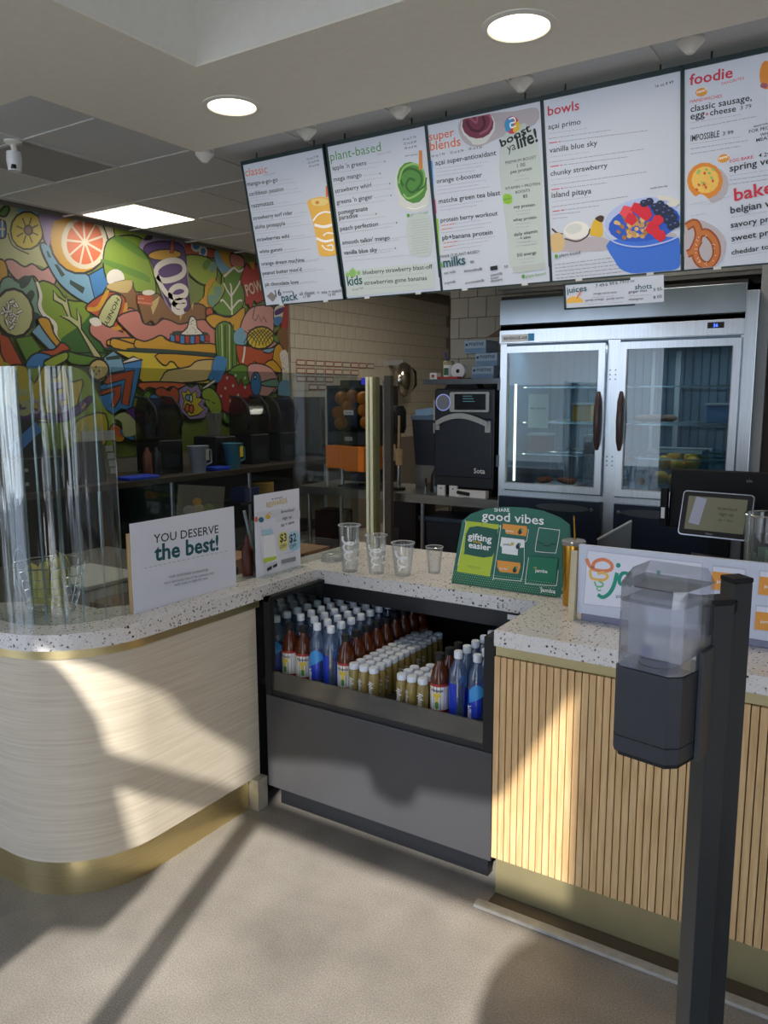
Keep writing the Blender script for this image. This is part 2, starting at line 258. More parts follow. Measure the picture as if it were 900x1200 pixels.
FLAT['mural']=[('p','pale',0,1,1,[1650,1462,1751,1457,1833,1458,1868,1305,1851,1262,1800,1273,1754,1256,1712,1278,1634,1265]),
('p','blue','k',1,1,[1651,1401,1680,1404,1688,1394,1683,1350,1646,1347]),
('l','cream',1.2,0,[1677,1406,1673,1348]),
('l','cream',1.2,0,[1654,1372,1685,1377]),
('p','green','k',1,1,[1664,1422,1690,1454,1708,1452,1691,1421]),
('p','lblue',0,1,1,[1745,1456,1833,1455,1826,1443,1738,1444]),
('e','yellow','k',1,14,(1770,1386,65,11,-5,-66)),
('l','k',1,1,[1695,1366,1705,1332,1728,1316,1771,1305]),
('l','k',1,0,[1788,1383,1813,1377]),
('l','k',1,0,[1777,1371,1787,1346]),
('l','k',1,0,[1763,1368,1751,1339]),
('l','k',1,0,[1753,1375,1728,1359]),
('l','k',1,0,[1753,1389,1729,1395]),
('l','k',1,0,[1764,1401,1755,1426]),
('l','k',1,0,[1778,1405,1790,1434]),
('l','k',1,0,[1788,1397,1814,1413]),
('e','brown','k',1,14,(1774,1388,16,2,-1,-16)),
('p','lav','k',1,1,[1823,1454,1879,1458,1874,1432,1861,1344,1851,1341,1833,1365,1830,1396]),
('e','white','k',1,14,(1868,1439,12,2,-1,-16)),
('p','pink','k',1,1,[1675,1267,1706,1277,1748,1258,1781,1273,1818,1255,1852,1271,1876,1231,1846,1190,1813,1195,1790,1226,1771,1227,1744,1207,1719,1207,1691,1231]),
('p','gold','k',1,1,[1639,1263,1675,1267,1683,1214,1652,1194,1634,1197]),
('p','teal','k',1,1,[1651,1188,1689,1217,1719,1201,1751,1211,1777,1228,1798,1165,1806,1091,1732,1045,1642,1072]),
('p','dteal',0,1,1,[1688,1203,1719,1201,1730,1180,1756,1194,1774,1224,1746,1227,1713,1206]),
('p','dteal',0,1,1,[1732,1136,1767,1179,1782,1163,1756,1115,1802,1090,1763,1042,1734,1079]),
('p','lime','k',1,1,[1802,1211,1867,1207,1919,1159,2018,1150,2115,1027,2102,944,1854,935,1836,1052,1801,1119]),
('p','green2',0,1,1,[1880,1014,1984,1081,2047,1141,2109,1046,2103,963,1925,962,1892,991]),
('l','k',1.2,1,[1873,1002,1926,965,2035,970,2104,966]),
('l','white',3.2,1,[1792,1210,1805,1165,1799,1130,1813,1097,1857,1065,1857,1024,1872,999]),
('l','k',0.8,1,[1786,1215,1798,1165,1790,1127,1806,1091,1846,1059,1847,1024,1865,995]),
('p','pale','k',1,0,[1859,1188,1878,1167,1908,1152,1913,1176,1918,1153,1928,1100,1955,1085,1955,1133,1971,1098,1971,1055,2064,943,2026,941,1954,1060,1920,1082,1880,1097,1914,1099,1893,1139,1857,1153]),
('p','lblue','k',1,1,[1832,1354,1864,1339,1902,1309,1934,1279,2018,1259,2044,1153,1961,1169,1888,1215,1846,1273,1818,1338]),
('p','blue','k',1,0,[2018,1262,2088,1301,2108,1239,2044,1154]),
('p','dteal',0,1,0,[1840,1327,1849,1325,1860,1304,1847,1305]),
('p','dteal',0,1,0,[1870,1282,1883,1285,1913,1250,1897,1240]),
('p','dteal',0,1,0,[1934,1235,1997,1212,1986,1188,1930,1219]),
('e','gold','k',1.3,20,(1984,1389,127,34,13,-123)),
('p','lav',0,1,1,[1824,1456,1927,1461,1912,1450,1885,1439,1868,1408,1854,1343,1839,1363,1830,1401]),
('e','cream',0,1,20,(2009,1381,104,23,3,-98)),
('p','orange',0,1,0,[2013,1393,2012,1465,2028,1466,2043,1465,2058,1460]),
('p','orange',0,1,0,[2020,1390,2064,1456,2076,1447,2084,1435,2090,1421]),
('p','orange',0,1,0,[2022,1384,2092,1413,2093,1396,2090,1379,2084,1363]),
('p','orange',0,1,0,[2017,1376,2080,1354,2070,1339,2057,1325,2043,1314]),
('p','orange',0,1,0,[2009,1372,2034,1310,2018,1303,2002,1299,1986,1299]),
('p','orange',0,1,0,[2001,1373,1978,1300,1964,1305,1951,1312,1941,1323]),
('p','orange',0,1,0,[1996,1378,1937,1329,1931,1342,1928,1357,1929,1373]),
('p','orange',0,1,0,[1997,1385,1930,1382,1935,1398,1942,1413,1953,1428]),
('p','orange',0,1,0,[2004,1391,1959,1435,1972,1447,1987,1456,2003,1462]),
('p','lime2',0,1,1,[2077,1472,2145,1466,2134,1421,2107,1356,2092,1305,2117,1284,2170,1259,2290,1214,2341,1219,2357,1489,2192,1480]),
('p','lime','k',1,1,[2110,1399,2173,1431,2270,1443,2334,1388,2339,1179,2206,1206,2114,1234,2088,1311]),
('p','green',0,1,1,[2134,1418,2298,1357,2300,1390,2189,1430]),
('p','green',0,1,1,[2101,1331,2295,1299,2318,1269,2293,1270,2096,1312]),
('e','white',0,1,14,(2143,1265,44,5,-2,-35)),
('p','cream','k',1,0,[2099,1470,2145,1469,2150,1427,2118,1410]),
('p','brown','k',1,1,[2105,1220,2218,1264,2240,1222,2341,1219,2368,1088,2118,1071]),
('p','tan',0,1,1,[2114,1240,2222,1266,2199,1214,2105,1220]),
('p','salmon','k',1,1,[2013,1077,2059,1105,2120,1097,2203,1154,2251,1132,2282,1096,2457,1053,2454,998,2113,982,2053,1011,2010,1040]),
('p','rorange','k',1,1,[2003,1149,2104,1208,2185,1191,2177,1120,2213,1110,2189,1054,2118,1071,2052,1104,2005,1125]),
('p','gold',0,1,1,[2005,1125,2061,1136,2108,1208,2089,1206,2047,1147,2006,1140]),
('p','gold',0,1,1,[2111,1071,2151,1086,2184,1172,2195,1153,2166,1075,2133,1060]),
('p','gold',0,1,1,[2165,1055,2190,1070,2213,1123,2221,1117,2193,1054]),
('p','pale','k',1,1,[2052,1110,2119,1197,2169,1183,2119,1078,2073,1081]),
('t','k','HONEY',2143,1190,2073,1081,2,0.8),
('p','white',0,1,1,[2010,1095,2044,1103,2065,1080,2034,1069,2013,1080]),
('l','gold',2.5,1,[2219,1078,2223,1052,2225,1014]),
('e','pale','k',1.5,14,(1698,1093,72,20,13,-81)),
('l','k',2.4,0,[1654,1110,1665,1091]),
('l','white',1.6,0,[1655,1109,1664,1092]),
('l','k',2.4,0,[1663,1095,1644,1085]),
('l','white',1.6,0,[1662,1094,1645,1086]),
('l','k',2.4,0,[1687,1076,1706,1073]),
('l','white',1.6,0,[1688,1075,1706,1073]),
('l','k',2.4,0,[1680,1098,1681,1074]),
('l','white',1.6,0,[1680,1097,1681,1075]),
('l','k',2.4,0,[1683,1121,1671,1099]),
('l','white',1.6,0,[1683,1120,1672,1100]),
('l','k',2.4,0,[1685,1106,1680,1081]),
('l','white',1.6,0,[1685,1105,1680,1083]),
('l','k',2.4,0,[1677,1066,1688,1048]),
('l','white',1.6,0,[1678,1065,1688,1049]),
('l','k',2.4,0,[1673,1125,1689,1115]),
('l','white',1.6,0,[1674,1125,1688,1116]),
('l','k',2.4,0,[1653,1109,1662,1090]),
('l','white',1.6,0,[1653,1108,1662,1091]),
('l','k',2.4,0,[1698,1062,1678,1056]),
('l','white',1.6,0,[1697,1062,1679,1056]),
('l','k',2.4,0,[1726,1103,1706,1094]),
('l','white',1.6,0,[1725,1103,1707,1094]),
('l','k',2.4,0,[1692,1119,1710,1114]),
('l','white',1.6,0,[1693,1119,1709,1114]),
('l','k',2.4,0,[1671,1130,1677,1108]),
('l','white',1.6,0,[1671,1129,1677,1110]),
('l','k',2.4,0,[1688,1070,1688,1046]),
('l','white',1.6,0,[1688,1069,1688,1047]),
('l','k',2.4,0,[1682,1075,1683,1050]),
('l','white',1.6,0,[1682,1073,1683,1052]),
('l','k',2.4,0,[1701,1130,1712,1112]),
('l','white',1.6,0,[1702,1129,1711,1113]),
('l','k',2.4,0,[1673,1063,1687,1049]),
('l','white',1.6,0,[1673,1062,1686,1050]),
('l','k',2.4,0,[1682,1058,1701,1053]),
('l','white',1.6,0,[1683,1058,1700,1053]),
('l','k',2.4,0,[1672,1095,1659,1075]),
('l','white',1.6,0,[1671,1094,1659,1076]),
('l','k',2.4,0,[1696,1142,1683,1121]),
('l','white',1.6,0,[1695,1141,1684,1122]),
('l','k',2.4,0,[1660,1069,1668,1048]),
('l','white',1.6,0,[1661,1068,1668,1049]),
('l','k',2.4,0,[1669,1113,1670,1089]),
('l','white',1.6,0,[1669,1112,1670,1090]),
('l','k',2.4,0,[1712,1084,1692,1080]),
('l','white',1.6,0,[1711,1083,1693,1080]),
('l','k',2.4,0,[1692,1060,1682,1037]),
('l','white',1.6,0,[1692,1058,1682,1038]),
('l','k',2.4,0,[1689,1136,1681,1112]),
('l','white',1.6,0,[1689,1134,1682,1113]),
('l','k',2.4,0,[1688,1091,1702,1078]),
('l','white',1.6,0,[1688,1091,1702,1079]),
('l','k',2.4,0,[1684,1081,1701,1073]),
('l','white',1.6,0,[1684,1081,1700,1073]),
('l','k',2.4,0,[1683,1098,1663,1093]),
('l','white',1.6,0,[1682,1098,1664,1093]),
('l','k',2.4,0,[1685,1133,1672,1112]),
('l','white',1.6,0,[1684,1132,1672,1113]),
('l','k',2.4,0,[1689,1048,1671,1034]),
('l','white',1.6,0,[1688,1047,1672,1035]),
('l','k',2.4,0,[1695,1131,1677,1117]),
('l','white',1.6,0,[1694,1130,1678,1118]),
('l','k',2.4,0,[1699,1135,1679,1126]),
('l','white',1.6,0,[1698,1134,1680,1127]),
('l','k',2.4,0,[1677,1123,1672,1099]),
('l','white',1.6,0,[1676,1122,1672,1100]),
('l','k',2.4,0,[1697,1079,1683,1059]),
('l','white',1.6,0,[1697,1078,1684,1060]),
('p','gold','k',1,1,[1615,1037,1638,1022,1704,934,1695,816,1597,816]),
('p','rorange','k',1,0,[1631,1016,1667,1007,1759,822,1689,821,1632,950]),
('p','green','k',1,0,[1691,1003,1755,1018,1839,911,1783,875,1750,874]),
('p','lblue','k',1,0,[1756,1030,1790,1061,1864,977,1823,970]),
('p','gold','k',1,1,[1792,1084,1831,1081,1848,1030,1879,990,1854,983,1790,1061]),
('p','rorange','k',1,1,[1783,964,1843,972,1872,997,1893,995,1912,975,1877,965,1842,949,1788,949]),
('p','blue','k',1,1,[1721,904,1742,939,1782,958,1835,945,1800,929,1798,906,1738,881]),
('p','green','k',1,1,[1800,926,1891,965,1946,959,2004,952,2064,944,2002,918,1915,921,1889,944,1866,908,1818,906]),
('p','lime2','k',1,1,[1800,926,1891,965,1899,939,1852,913,1818,903]),
('p','gold','k',1,1,[2108,1028,2365,1036,2363,1002,2113,991]),
('p','yellow','k',1,1,[2113,988,2363,989,3022,986,3017,859,2541,854,2251,855,2238,924]),
('p','dteal',0,1,1,[2105,992,2549,1000,3023,998,3022,986,2453,979,2112,978]),
('p','gold',0,1,1,[2929,1013,3023,994,3020,923,2904,943,2861,1010]),
('p','gold','k',1,1,[2108,1027,2178,1018,2276,996,2275,980,2113,989]),
('p','rorange','k',1,0,[2510,1459,2705,1455,2692,1416,2619,1416,2512,1402]),
('e','blue','white',1.6,14,(2585,1455,27,4,-1,-22)),
('e','blue','white',1.6,14,(2625,1436,21,3,-1,-21)),
('p','lime2','k',1,1,[2512,1402,2639,1416,2702,1383,2699,1322,2623,1291,2533,1332]),
('p','gold',0,1,1,[2555,1188,2620,1239,2633,1292,2694,1329,2694,1223,2660,1190,2596,1184]),
('p','lblue',0,1,1,[2700,1450,2770,1438,2795,1380,2754,1344,2702,1398]),
('p','gold',0,1,1,[2727,1458,2805,1458,2804,1388,2747,1412]),
('p','salmon','k',1,1,[2804,1454,2884,1446,2882,1398,2802,1400]),
('p','green',0,1,1,[2617,1376,2649,1406,2670,1394,2636,1356]),
('p','teal',0,1,1,[2658,1370,2681,1403,2713,1384,2678,1350]),
('p','brown','k',1,1,[2245,1209,2258,1135,2278,1094,2310,1111,2337,1095,2366,1126,2404,1118,2471,1104,2552,1132,2593,1117,2625,1134,2628,1195,2556,1203,2484,1160,2417,1176,2354,1227,2298,1207]),
('p','tan',0,1,0,[2310,1181,2363,1217,2351,1184,2321,1136]),
('p','tan',0,1,0,[2469,1159,2505,1184,2472,1123]),
('p','tan',0,1,0,[2540,1194,2556,1210,2546,1173]),
('p','tan',0,1,0,[2407,1175,2440,1167,2425,1155]),
('e','white',0,1,14,(2304,1225,34,4,-1,-11)),
('p','rorange',0,1,0,[2245,1209,2321,1216,2321,1171,2243,1174]),
('t','cream','MADE BY',2246,1194,2280,1195,0,1),
('t','cream','KEVIN BONGANG',2245,1178,2316,1178,0,1),
('p','salmon','k',1,1,[2137,1111,2241,1147,2265,1101,2309,1093,2337,1099,2376,1123,2423,1119,2471,1108,2552,1129,2625,1138,2666,1107,2692,1085,2690,1031,2547,1035,2418,1032,2371,1051,2315,1034,2269,1024,2234,1029,2184,1061]),
('p','gold','k',1,1,[2225,1029,2269,1024,2315,1037,2362,1054,2408,1032,2547,1030,2690,1031,2687,977,2415,981,2231,991]),
('p','dteal',0,1,1,[2223,996,2693,993,2693,977,2231,979]),
('p','gold','k',1,1,[2344,978,2681,973,2680,953,2542,934,2460,917,2427,942,2403,945,2383,929,2355,936]),
('p','tan','k',1,1,[2357,878,2391,908,2511,926,2563,954,2681,961,2667,907,2611,867,2360,853]),
('e','k',0,1,14,(2522,1049,120,7,-1,-27)),
('p','blue','k',0.8,0,[2412,1063,2437,1056,2435,1030,2410,1033]),
('p','red','k',0.8,0,[2440,1065,2465,1058,2464,1031,2438,1035]),
('p','blue','k',0.8,0,[2468,1061,2494,1060,2492,1025,2466,1026]),
('p','red','k',0.8,0,[2497,1062,2523,1062,2521,1027,2495,1027]),
('p','blue','k',0.8,0,[2526,1064,2553,1063,2551,1028,2524,1029]),
('p','red','k',0.8,0,[2556,1066,2583,1065,2581,1030,2554,1031]),
('p','blue','k',0.8,0,[2586,1074,2613,1067,2612,1039,2585,1043]),
('p','red','k',0.8,0,[2617,1075,2644,1069,2643,1040,2615,1044]),
('p','dteal',0,1,1,[2420,1065,2449,1078,2612,1084,2638,1074,2622,1070,2439,1059]),
('p','white','k',1,1,[2473,1063,2510,1096,2527,1138,2548,1147,2567,1130,2571,1100,2591,1087,2595,1070]),
('e','k',0,1,5,(2569,1079,2,0,0,-2)),
('e','k',0,1,5,(2561,1125,2,0,-1,-2)),
('e','k',0,1,5,(2558,1090,2,1,-1,-2)),
('e','k',0,1,5,(2538,1113,3,0,0,-2)),
('e','k',0,1,5,(2511,1077,2,0,0,-2)),
('e','k',0,1,5,(2548,1097,3,0,0,-2)),
('e','k',0,1,5,(2536,1115,2,0,0,-2)),
('e','k',0,1,5,(2559,1081,2,0,0,-2)),
('e','k',0,1,5,(2527,1112,2,0,0,-2)),
('e','k',0,1,5,(2530,1121,3,0,0,-2)),
('e','k',0,1,5,(2541,1129,2,0,0,-2)),
('e','k',0,1,5,(2555,1090,2,0,0,-2)),
('e','k',0,1,5,(2522,1122,2,0,0,-2)),
('e','k',0,1,5,(2526,1091,2,0,-1,-2)),
('e','k',0,1,5,(2554,1133,2,0,0,-2)),
('e','k',0,1,5,(2542,1098,2,0,0,-2)),
('e','k',0,1,5,(2529,1133,3,0,0,-2)),
('e','k',0,1,5,(2511,1072,2,0,0,-2)),
('e','k',0,1,5,(2544,1130,3,1,0,-2)),
('e','k',0,1,5,(2532,1112,2,1,0,-1)),
('e','k',0,1,5,(2562,1087,2,0,0,-2)),
('e','k',0,1,5,(2572,1097,2,0,0,-2)),
('e','k',0,1,5,(2556,1078,2,1,0,-2)),
('e','k',0,1,5,(2559,1112,3,0,0,-2)),
('e','k',0,1,5,(2547,1131,3,0,0,-2)),
('e','k',0,1,5,(2538,1125,3,0,0,-2)),
('p','lav',0,1,1,[2266,1401,2295,1446,2340,1457,2395,1455,2510,1459,2525,1185,2435,1156,2407,1175,2381,1208,2308,1373]),
('p','k',0,1,1,[2290,1438,2309,1455,2336,1456,2330,1441,2294,1432]),
('p','purple','k',1,1,[2287,1394,2311,1421,2404,1446,2509,1437,2517,1316,2530,1186,2484,1167,2430,1166,2373,1243,2333,1335,2308,1373]),
('e','gold','k',1,14,(2401,1390,93,16,0,-23)),
('p','rorange','k',0.6,0,[2434,1454,2454,1456,2449,1403,2428,1400]),
('l','white',5,1,[2351,1297,2385,1283,2447,1297,2498,1324,2506,1356,2481,1374,2428,1370,2375,1348,2348,1320,2356,1286,2383,1247,2415,1224,2462,1220,2506,1238,2511,1261,2480,1270,2442,1258,2420,1233,2428,1202,2456,1185,2493,1190,2501,1205,2471,1208,2442,1194,2435,1170,2459,1157,2494,1167]),
('p','lime2',0,1,1,[2687,1313,2730,1303,2744,1358,2789,1371,2825,1399,2882,1398,2904,1354,2887,1233,2849,1182,2779,1161,2702,1170,2661,1213,2641,1248]),
('p','green','k',1,1,[2749,1343,2795,1376,2813,1393,2841,1374,2883,1402,2887,1376,2862,1333,2880,1296,2881,1241,2838,1189,2785,1168,2713,1168,2681,1184,2671,1198,2710,1225,2752,1282]),
('l','white',2.2,0,[2787,1317,2795,1302,2794,1174]),
('l','white',1.8,1,[2793,1256,2763,1287,2747,1313]),
('l','white',1.8,1,[2798,1264,2844,1316,2856,1337]),
('l','white',1.8,1,[2792,1193,2738,1235,2721,1227]),
('l','white',1.8,1,[2795,1201,2840,1241,2866,1245]),
('l','white',2.2,1,[2749,1342,2795,1376,2818,1390,2847,1377,2885,1395]),
('p','teal',0,1,0,[2641,1248,2685,1256,2681,1290,2730,1299,2734,1265,2671,1198,2640,1211]),
('p','red','k',1,0,[2856,1340,2901,1424,2930,1401,2955,1432,3004,1422,3102,1361,3098,1253,3048,1273,2972,1241,2948,1255,2927,1205,2905,1235,2887,1225,2884,1296]),
('p','gold',0,1,0,[2919,1431,2961,1436,2954,1400,2930,1408]),
('t','cream','POW',2900,1270,3018,1310,3,1.6),
('e','rorange','k',1,14,(2648,1174,22,1,-1,-22)),
('p','gold','k',1,1,[2626,1149,2680,1169,2779,1161,2874,1216,2878,1169,2846,1111,2799,1100,2778,1138,2699,1109,2666,1107,2635,1127]),
('p','green','k',1,1,[2682,1092,2700,1124,2756,1140,2805,1100,2813,1021,2810,691,2701,694,2699,892,2683,1000]),
('l','green2',1.8,0,[2696,1124,2698,970,2701,694]),
('l','pale',1.8,0,[2722,1126,2720,970,2723,694]),
('l','green2',1.8,0,[2747,1128,2742,971,2746,693]),
('l','pale',1.8,0,[2773,1129,2765,972,2769,693]),
('l','green2',1.8,0,[2800,1131,2788,973,2792,692]),
('l','k',0.8,0,[2716,1118,2713,970,2713,694]),
('l','k',0.8,0,[2740,1119,2738,971,2738,693]),
('l','k',0.8,0,[2763,1121,2760,972,2761,693]),
('l','k',0.8,0,[2787,1123,2784,973,2785,692]),
('p','pink','k',1,1,[2872,1168,2934,1221,3046,1240,3097,1219,3087,1118,3104,1052,2962,1012,2891,1057,2846,1103]),
('l','k',1,0,[2952,1223,2934,1169,2956,1159,2976,1189,2995,1157,3013,1183,3037,1156]),
('p','lblue',0,1,1,[2805,1092,2858,1120,2891,1065,2867,1040,2808,1045]),
('p','rorange','k',1,0,[2814,1037,2963,1033,3089,1017,3074,958,3009,922,2948,962,2898,928,2838,934,2817,990]),
('e','yellow','k',1.4,14,(2990,1079,101,15,9,-53)),
('l','k',1,1,[2874,1106,2934,1076,2958,1052]),
('l','k',1,1,[2953,1110,2891,1073,2866,1047]),
('l','k',1,1,[2901,1113,2959,1077,2982,1047]),
('l','k',1,1,[2980,1116,2917,1075,2892,1042]),
('l','k',1,1,[2927,1119,2983,1079,3007,1041]),
('l','k',1,1,[3008,1123,2944,1076,2918,1037]),
('l','k',1,1,[2955,1126,3009,1080,3032,1036]),
('l','k',1,1,[3036,1130,2971,1078,2944,1032]),
('l','k',1,1,[2982,1123,3034,1082,3058,1044]),
('l','k',1,1,[3064,1127,2998,1080,2972,1040]),
('l','k',1,1,[3009,1120,3059,1083,3084,1052]),
('l','k',1,1,[3092,1123,3026,1081,3000,1047]),
('l','k',1,1,[3036,1117,3085,1085,3111,1060]),
('l','k',1,1,[3121,1120,3054,1083,3028,1056]),
('p','green','k',1,0,[3079,1101,3105,1094,3130,1121,3121,1087,3130,1062,3091,1064]),
('p','gold','k',1,1,[3090,1034,3130,1057,3166,1012,3153,943,3112,908,3060,940,3075,983]),
('p','lblue','k',1,0,[2994,1022,3090,1038,3076,1017,3050,1007,3012,1010]),
('p','white','k',1,1,[3098,1236,3177,1251,3168,1183,3134,1155,3094,1152]),
('p','purple',0,1,1,[3103,1220,3174,1243,3171,1221,3104,1195]),
('p','blue',0,1,1,[3096,1186,3162,1191,3134,1152,3094,1150]),
('p','red',0,1,1,[3177,1251,3201,1253,3197,1125,3146,1139]),
('p','brown',0,1,1,[3112,1103,3146,1135,3197,1125,3193,1013,3156,1037]),
('p','white',0,1,1,[3129,1011,3193,1013,3192,813,3149,848,3146,934]),
('e','k',0,1,5,(3179,845,3,0,0,-3)),
('e','k',0,1,5,(3181,917,3,0,0,-2)),
('e','k',0,1,5,(3148,1001,3,0,0,-2)),
('e','k',0,1,5,(3157,937,3,0,0,-2)),
('e','k',0,1,5,(3162,925,2,0,-1,-2)),
('e','k',0,1,5,(3163,914,3,0,0,-2)),
('e','k',0,1,5,(3174,887,3,0,0,-2)),
('e','k',0,1,5,(3167,934,3,0,0,-2)),
('e','k',0,1,5,(3145,843,3,0,0,-2)),
('e','k',0,1,5,(3152,967,3,0,0,-2)),
('e','k',0,1,5,(3133,842,3,0,0,-2)),
('e','k',0,1,5,(3140,950,3,0,0,-2)),
('e','k',0,1,5,(3138,966,2,0,-1,-2)),
('e','k',0,1,5,(3152,856,3,0,0,-2)),
('e','k',0,1,5,(3149,842,2,0,-1,-2)),
('e','k',0,1,5,(3134,945,3,0,0,-2)),
('e','k',0,1,5,(3152,878,3,0,0,-2)),
('e','k',0,1,5,(3186,952,3,0,0,-2)),
('e','k',0,1,5,(3158,959,3,0,0,-2)),
('e','k',0,1,5,(3176,899,3,0,0,-2)),
('e','k',0,1,5,(3135,904,3,0,0,-2)),
('e','k',0,1,5,(3180,999,3,0,0,-2)),
('e','k',0,1,5,(3156,874,3,0,0,-2)),
('e','k',0,1,5,(3187,908,3,0,0,-2)),
('e','k',0,1,5,(3134,930,3,0,0,-3)),
('e','k',0,1,5,(3142,900,3,0,0,-2)),
('e','k',0,1,5,(3146,978,3,0,0,-2)),
('e','k',0,1,5,(3164,987,3,0,0,-2)),
('e','k',0,1,5,(3171,849,3,0,0,-2)),
('e','k',0,1,5,(3186,943,3,0,0,-2)),
('e','k',0,1,5,(3165,895,3,0,0,-2)),
('e','k',0,1,5,(3161,926,3,0,0,-2)),
('e','k',0,1,5,(3135,991,3,0,0,-2)),
('e','k',0,1,5,(3157,933,3,0,0,-3)),
('e','k',0,1,5,(3142,916,3,0,0,-2)),
('e','k',0,1,5,(3164,885,3,0,0,-2)),
('e','k',0,1,5,(3150,937,3,0,0,-2)),
('e','k',0,1,5,(3178,908,3,0,0,-3)),
('e','k',0,1,5,(3172,920,3,0,0,-2)),
('e','k',0,1,5,(3178,886,3,0,0,-3)),
('p','gold','k',1,1,[3016,956,3075,975,3132,934,3125,912,3022,931]),
('p','orange','k',1,0,[2904,932,2936,966,2965,938]),
('p','pink','k',1,1,[2838,934,2897,920,3034,914,3111,899,3082,813,2880,813,2836,894]),
('l','white',2.6,1,[2872,1032,2864,992,2853,955]),
('e','red','k',1.3,14,(2795,813,129,0,-5,-109)),
('p','green','k',1,1,[2745,900,2792,933,2851,947,2898,928,2907,871,2858,846,2836,878,2817,845,2801,885,2767,897]),
('e','white',0,1,14,(2801,893,7,1,0,-7)),
('e','white',0,1,14,(2866,882,7,1,-1,-7)),
('e','white',0,1,14,(2744,881,6,0,-1,-8)),
('e','white',0,1,14,(2782,845,7,0,-1,-7)),
('e','white',0,1,14,(2730,833,7,0,0,-7)),
('e','white',0,1,14,(2864,838,7,0,-1,-8)),
('e','white',0,1,14,(2815,801,7,0,-1,-7)),
('e','white',0,1,14,(2700,797,7,0,0,-7)),
('e','white',0,1,14,(2761,773,7,0,0,-7)),
('e','white',0,1,14,(2830,752,7,0,0,-7)),
('p','pink','k',1,1,[2886,936,2960,954,3060,932,3110,865,3029,796,2954,805,2906,846]),
('e','blue','k',1,14,(2943,855,38,0,-2,-58)),
('e','white','k',1,14,(2938,888,9,0,0,-10)),
('p','teal','k',1,1,[2981,863,3097,882,3106,843,2993,847]),
('p','lblue',0,1,1,[3123,865,3198,870,3194,752,3133,752,3108,813]),
('p','purple','k',1,1,[3146,752,3194,761,3191,664,3142,648,3110,683]),
('p','tan','k',1,0,[3127,604,3211,654,3208,556,3139,551]),
('p','red','k',1,0,[2948,671,3025,694,3089,667,3114,605,3072,563,2995,593]),
('p','blue','k',1,1,[3087,606,3127,613,3123,561,3085,554]),
('p','blue',0,1,1,[2671,976,2748,964,2698,868,2654,860,2623,883,2646,914]),
('p','white','k',0.8,0,[2583,836,2660,874,2667,861,2593,825]),
('p','lime2','k',1,1,[2577,813,2631,836,2684,797,2703,734,2657,703,2605,751]),
('l','k',1,0,[2607,782,2628,774]),
('l','k',1,0,[2639,770,2660,762]),
('p','lav','k',1,0,[2440,824,2481,847,2516,836,2553,851,2577,813,2565,790,2602,782,2584,755,2621,743,2592,697,2498,692,2440,739]),
('p','yellow','k',0.8,0,[2454,817,2484,813,2495,828,2514,806,2541,821,2544,790,2581,786,2553,760,2589,736,2551,714,2499,707,2460,746,2472,776]),
('e','lblue','k',1,14,(2493,791,16,-1,-1,-14)),
('e','white','k',1,14,(2511,787,9,0,-1,-17)),
('e','orange','k',1,14,(2486,745,14,0,-2,-19)),
('e','orange','k',1,14,(2511,741,14,0,-1,-19)),
('p','orange','k',1,1,[2232,855,2476,854,2435,828,2407,839,2368,824,2347,799,2321,824,2275,834,2247,820]),
('p','rorange','k',1,1,[2311,824,2349,835,2386,820,2407,839,2440,820,2432,769,2364,762,2319,791]),
('p','green','k',1,1,[2247,806,2274,820,2286,792,2252,756,2235,771]),
('p','blue','k',1,1,[2282,799,2310,806,2336,777,2306,741,2271,756]),
('p','white','k',1,0,[2149,938,2203,959,2250,948,2156,925]),
('p','blue','k',1,0,[2069,913,2248,948,2227,878,2177,739,2129,747,2088,725,2028,761,2008,796,2054,805,2026,837,2073,856]),
('p','rorange','k',1,0,[2052,878,2204,904,2166,759,2130,769,2156,867,2057,843]),
('p','rorange','k',1,0,[2029,818,2135,844,2128,792,2097,754,2078,760,2102,818,2039,802]),
('p','lblue','k',1,0,[2056,950,2104,978,2142,954,2155,902,2075,888,2062,919]),
('p','dteal',0,1,0,[2064,951,2131,963,2138,947,2071,940]),
('e','tan','k',1.3,14,(2030,898,48,1,-3,-45)),
('l','k',1.6,1,[1990,877,2020,862,2059,875,2074,894]),
('e','k',0,1,6,(2006,896,5,0,0,-5)),
('e','k',0,1,6,(2030,896,5,1,0,-5)),
('e','k',0,1,6,(2018,912,5,0,0,-5)),
('e','k',0,1,6,(2018,884,5,0,0,-5)),
('p','lime2',0,1,1,[1628,896,1665,908,1752,899,1779,905,1836,877,1859,913,1915,909,1970,886,1997,849,2050,748,2094,708,2080,605,1951,606,1606,625]),
('p','yellow','k',1,1,[1621,806,1644,879,1665,908,1721,904,1748,847,1792,912,1835,865,1873,920,1897,854,1954,861,1935,799,1893,714,1803,704,1706,713,1635,755]),
('p','purple','k',1,1,[1628,755,1654,772,1728,759,1805,734,1896,751,1979,799,1989,780,1930,731,1837,703,1771,717,1648,698,1629,721]),
('p','purple','k',1,1,[2152,740,2202,752,2259,717,2346,701,2343,660,2257,677,2175,713]),
('l','gold',1.8,0,[1650,720,1674,711]),
('l','gold',1.8,0,[1943,753,1962,771]),
('l','gold',1.8,0,[2201,725,2221,712]),
('p','yellow','k',1,1,[1929,713,2049,729,2041,607,1922,613,1897,664]),
('p','yellow','k',1,1,[1618,699,1649,709,1673,697,1674,627,1618,630]),
('t','k','G',1651,726,1734,742,11,1.2),
('t','pale','G',1651,726,1734,742,7.5,1.2),
('t','k','O',1727,736,1769,738,9,1.6),
('t','lav2','O',1727,736,1769,738,5.5,1.6),
('t','k','N',1772,732,1836,739,9,1.5),
('t','pale','N',1772,732,1836,739,5.5,1.5),
('t','k','E',1840,739,1886,751,9,1.7),
('t','lav2','E',1840,739,1886,751,5.5,1.7),
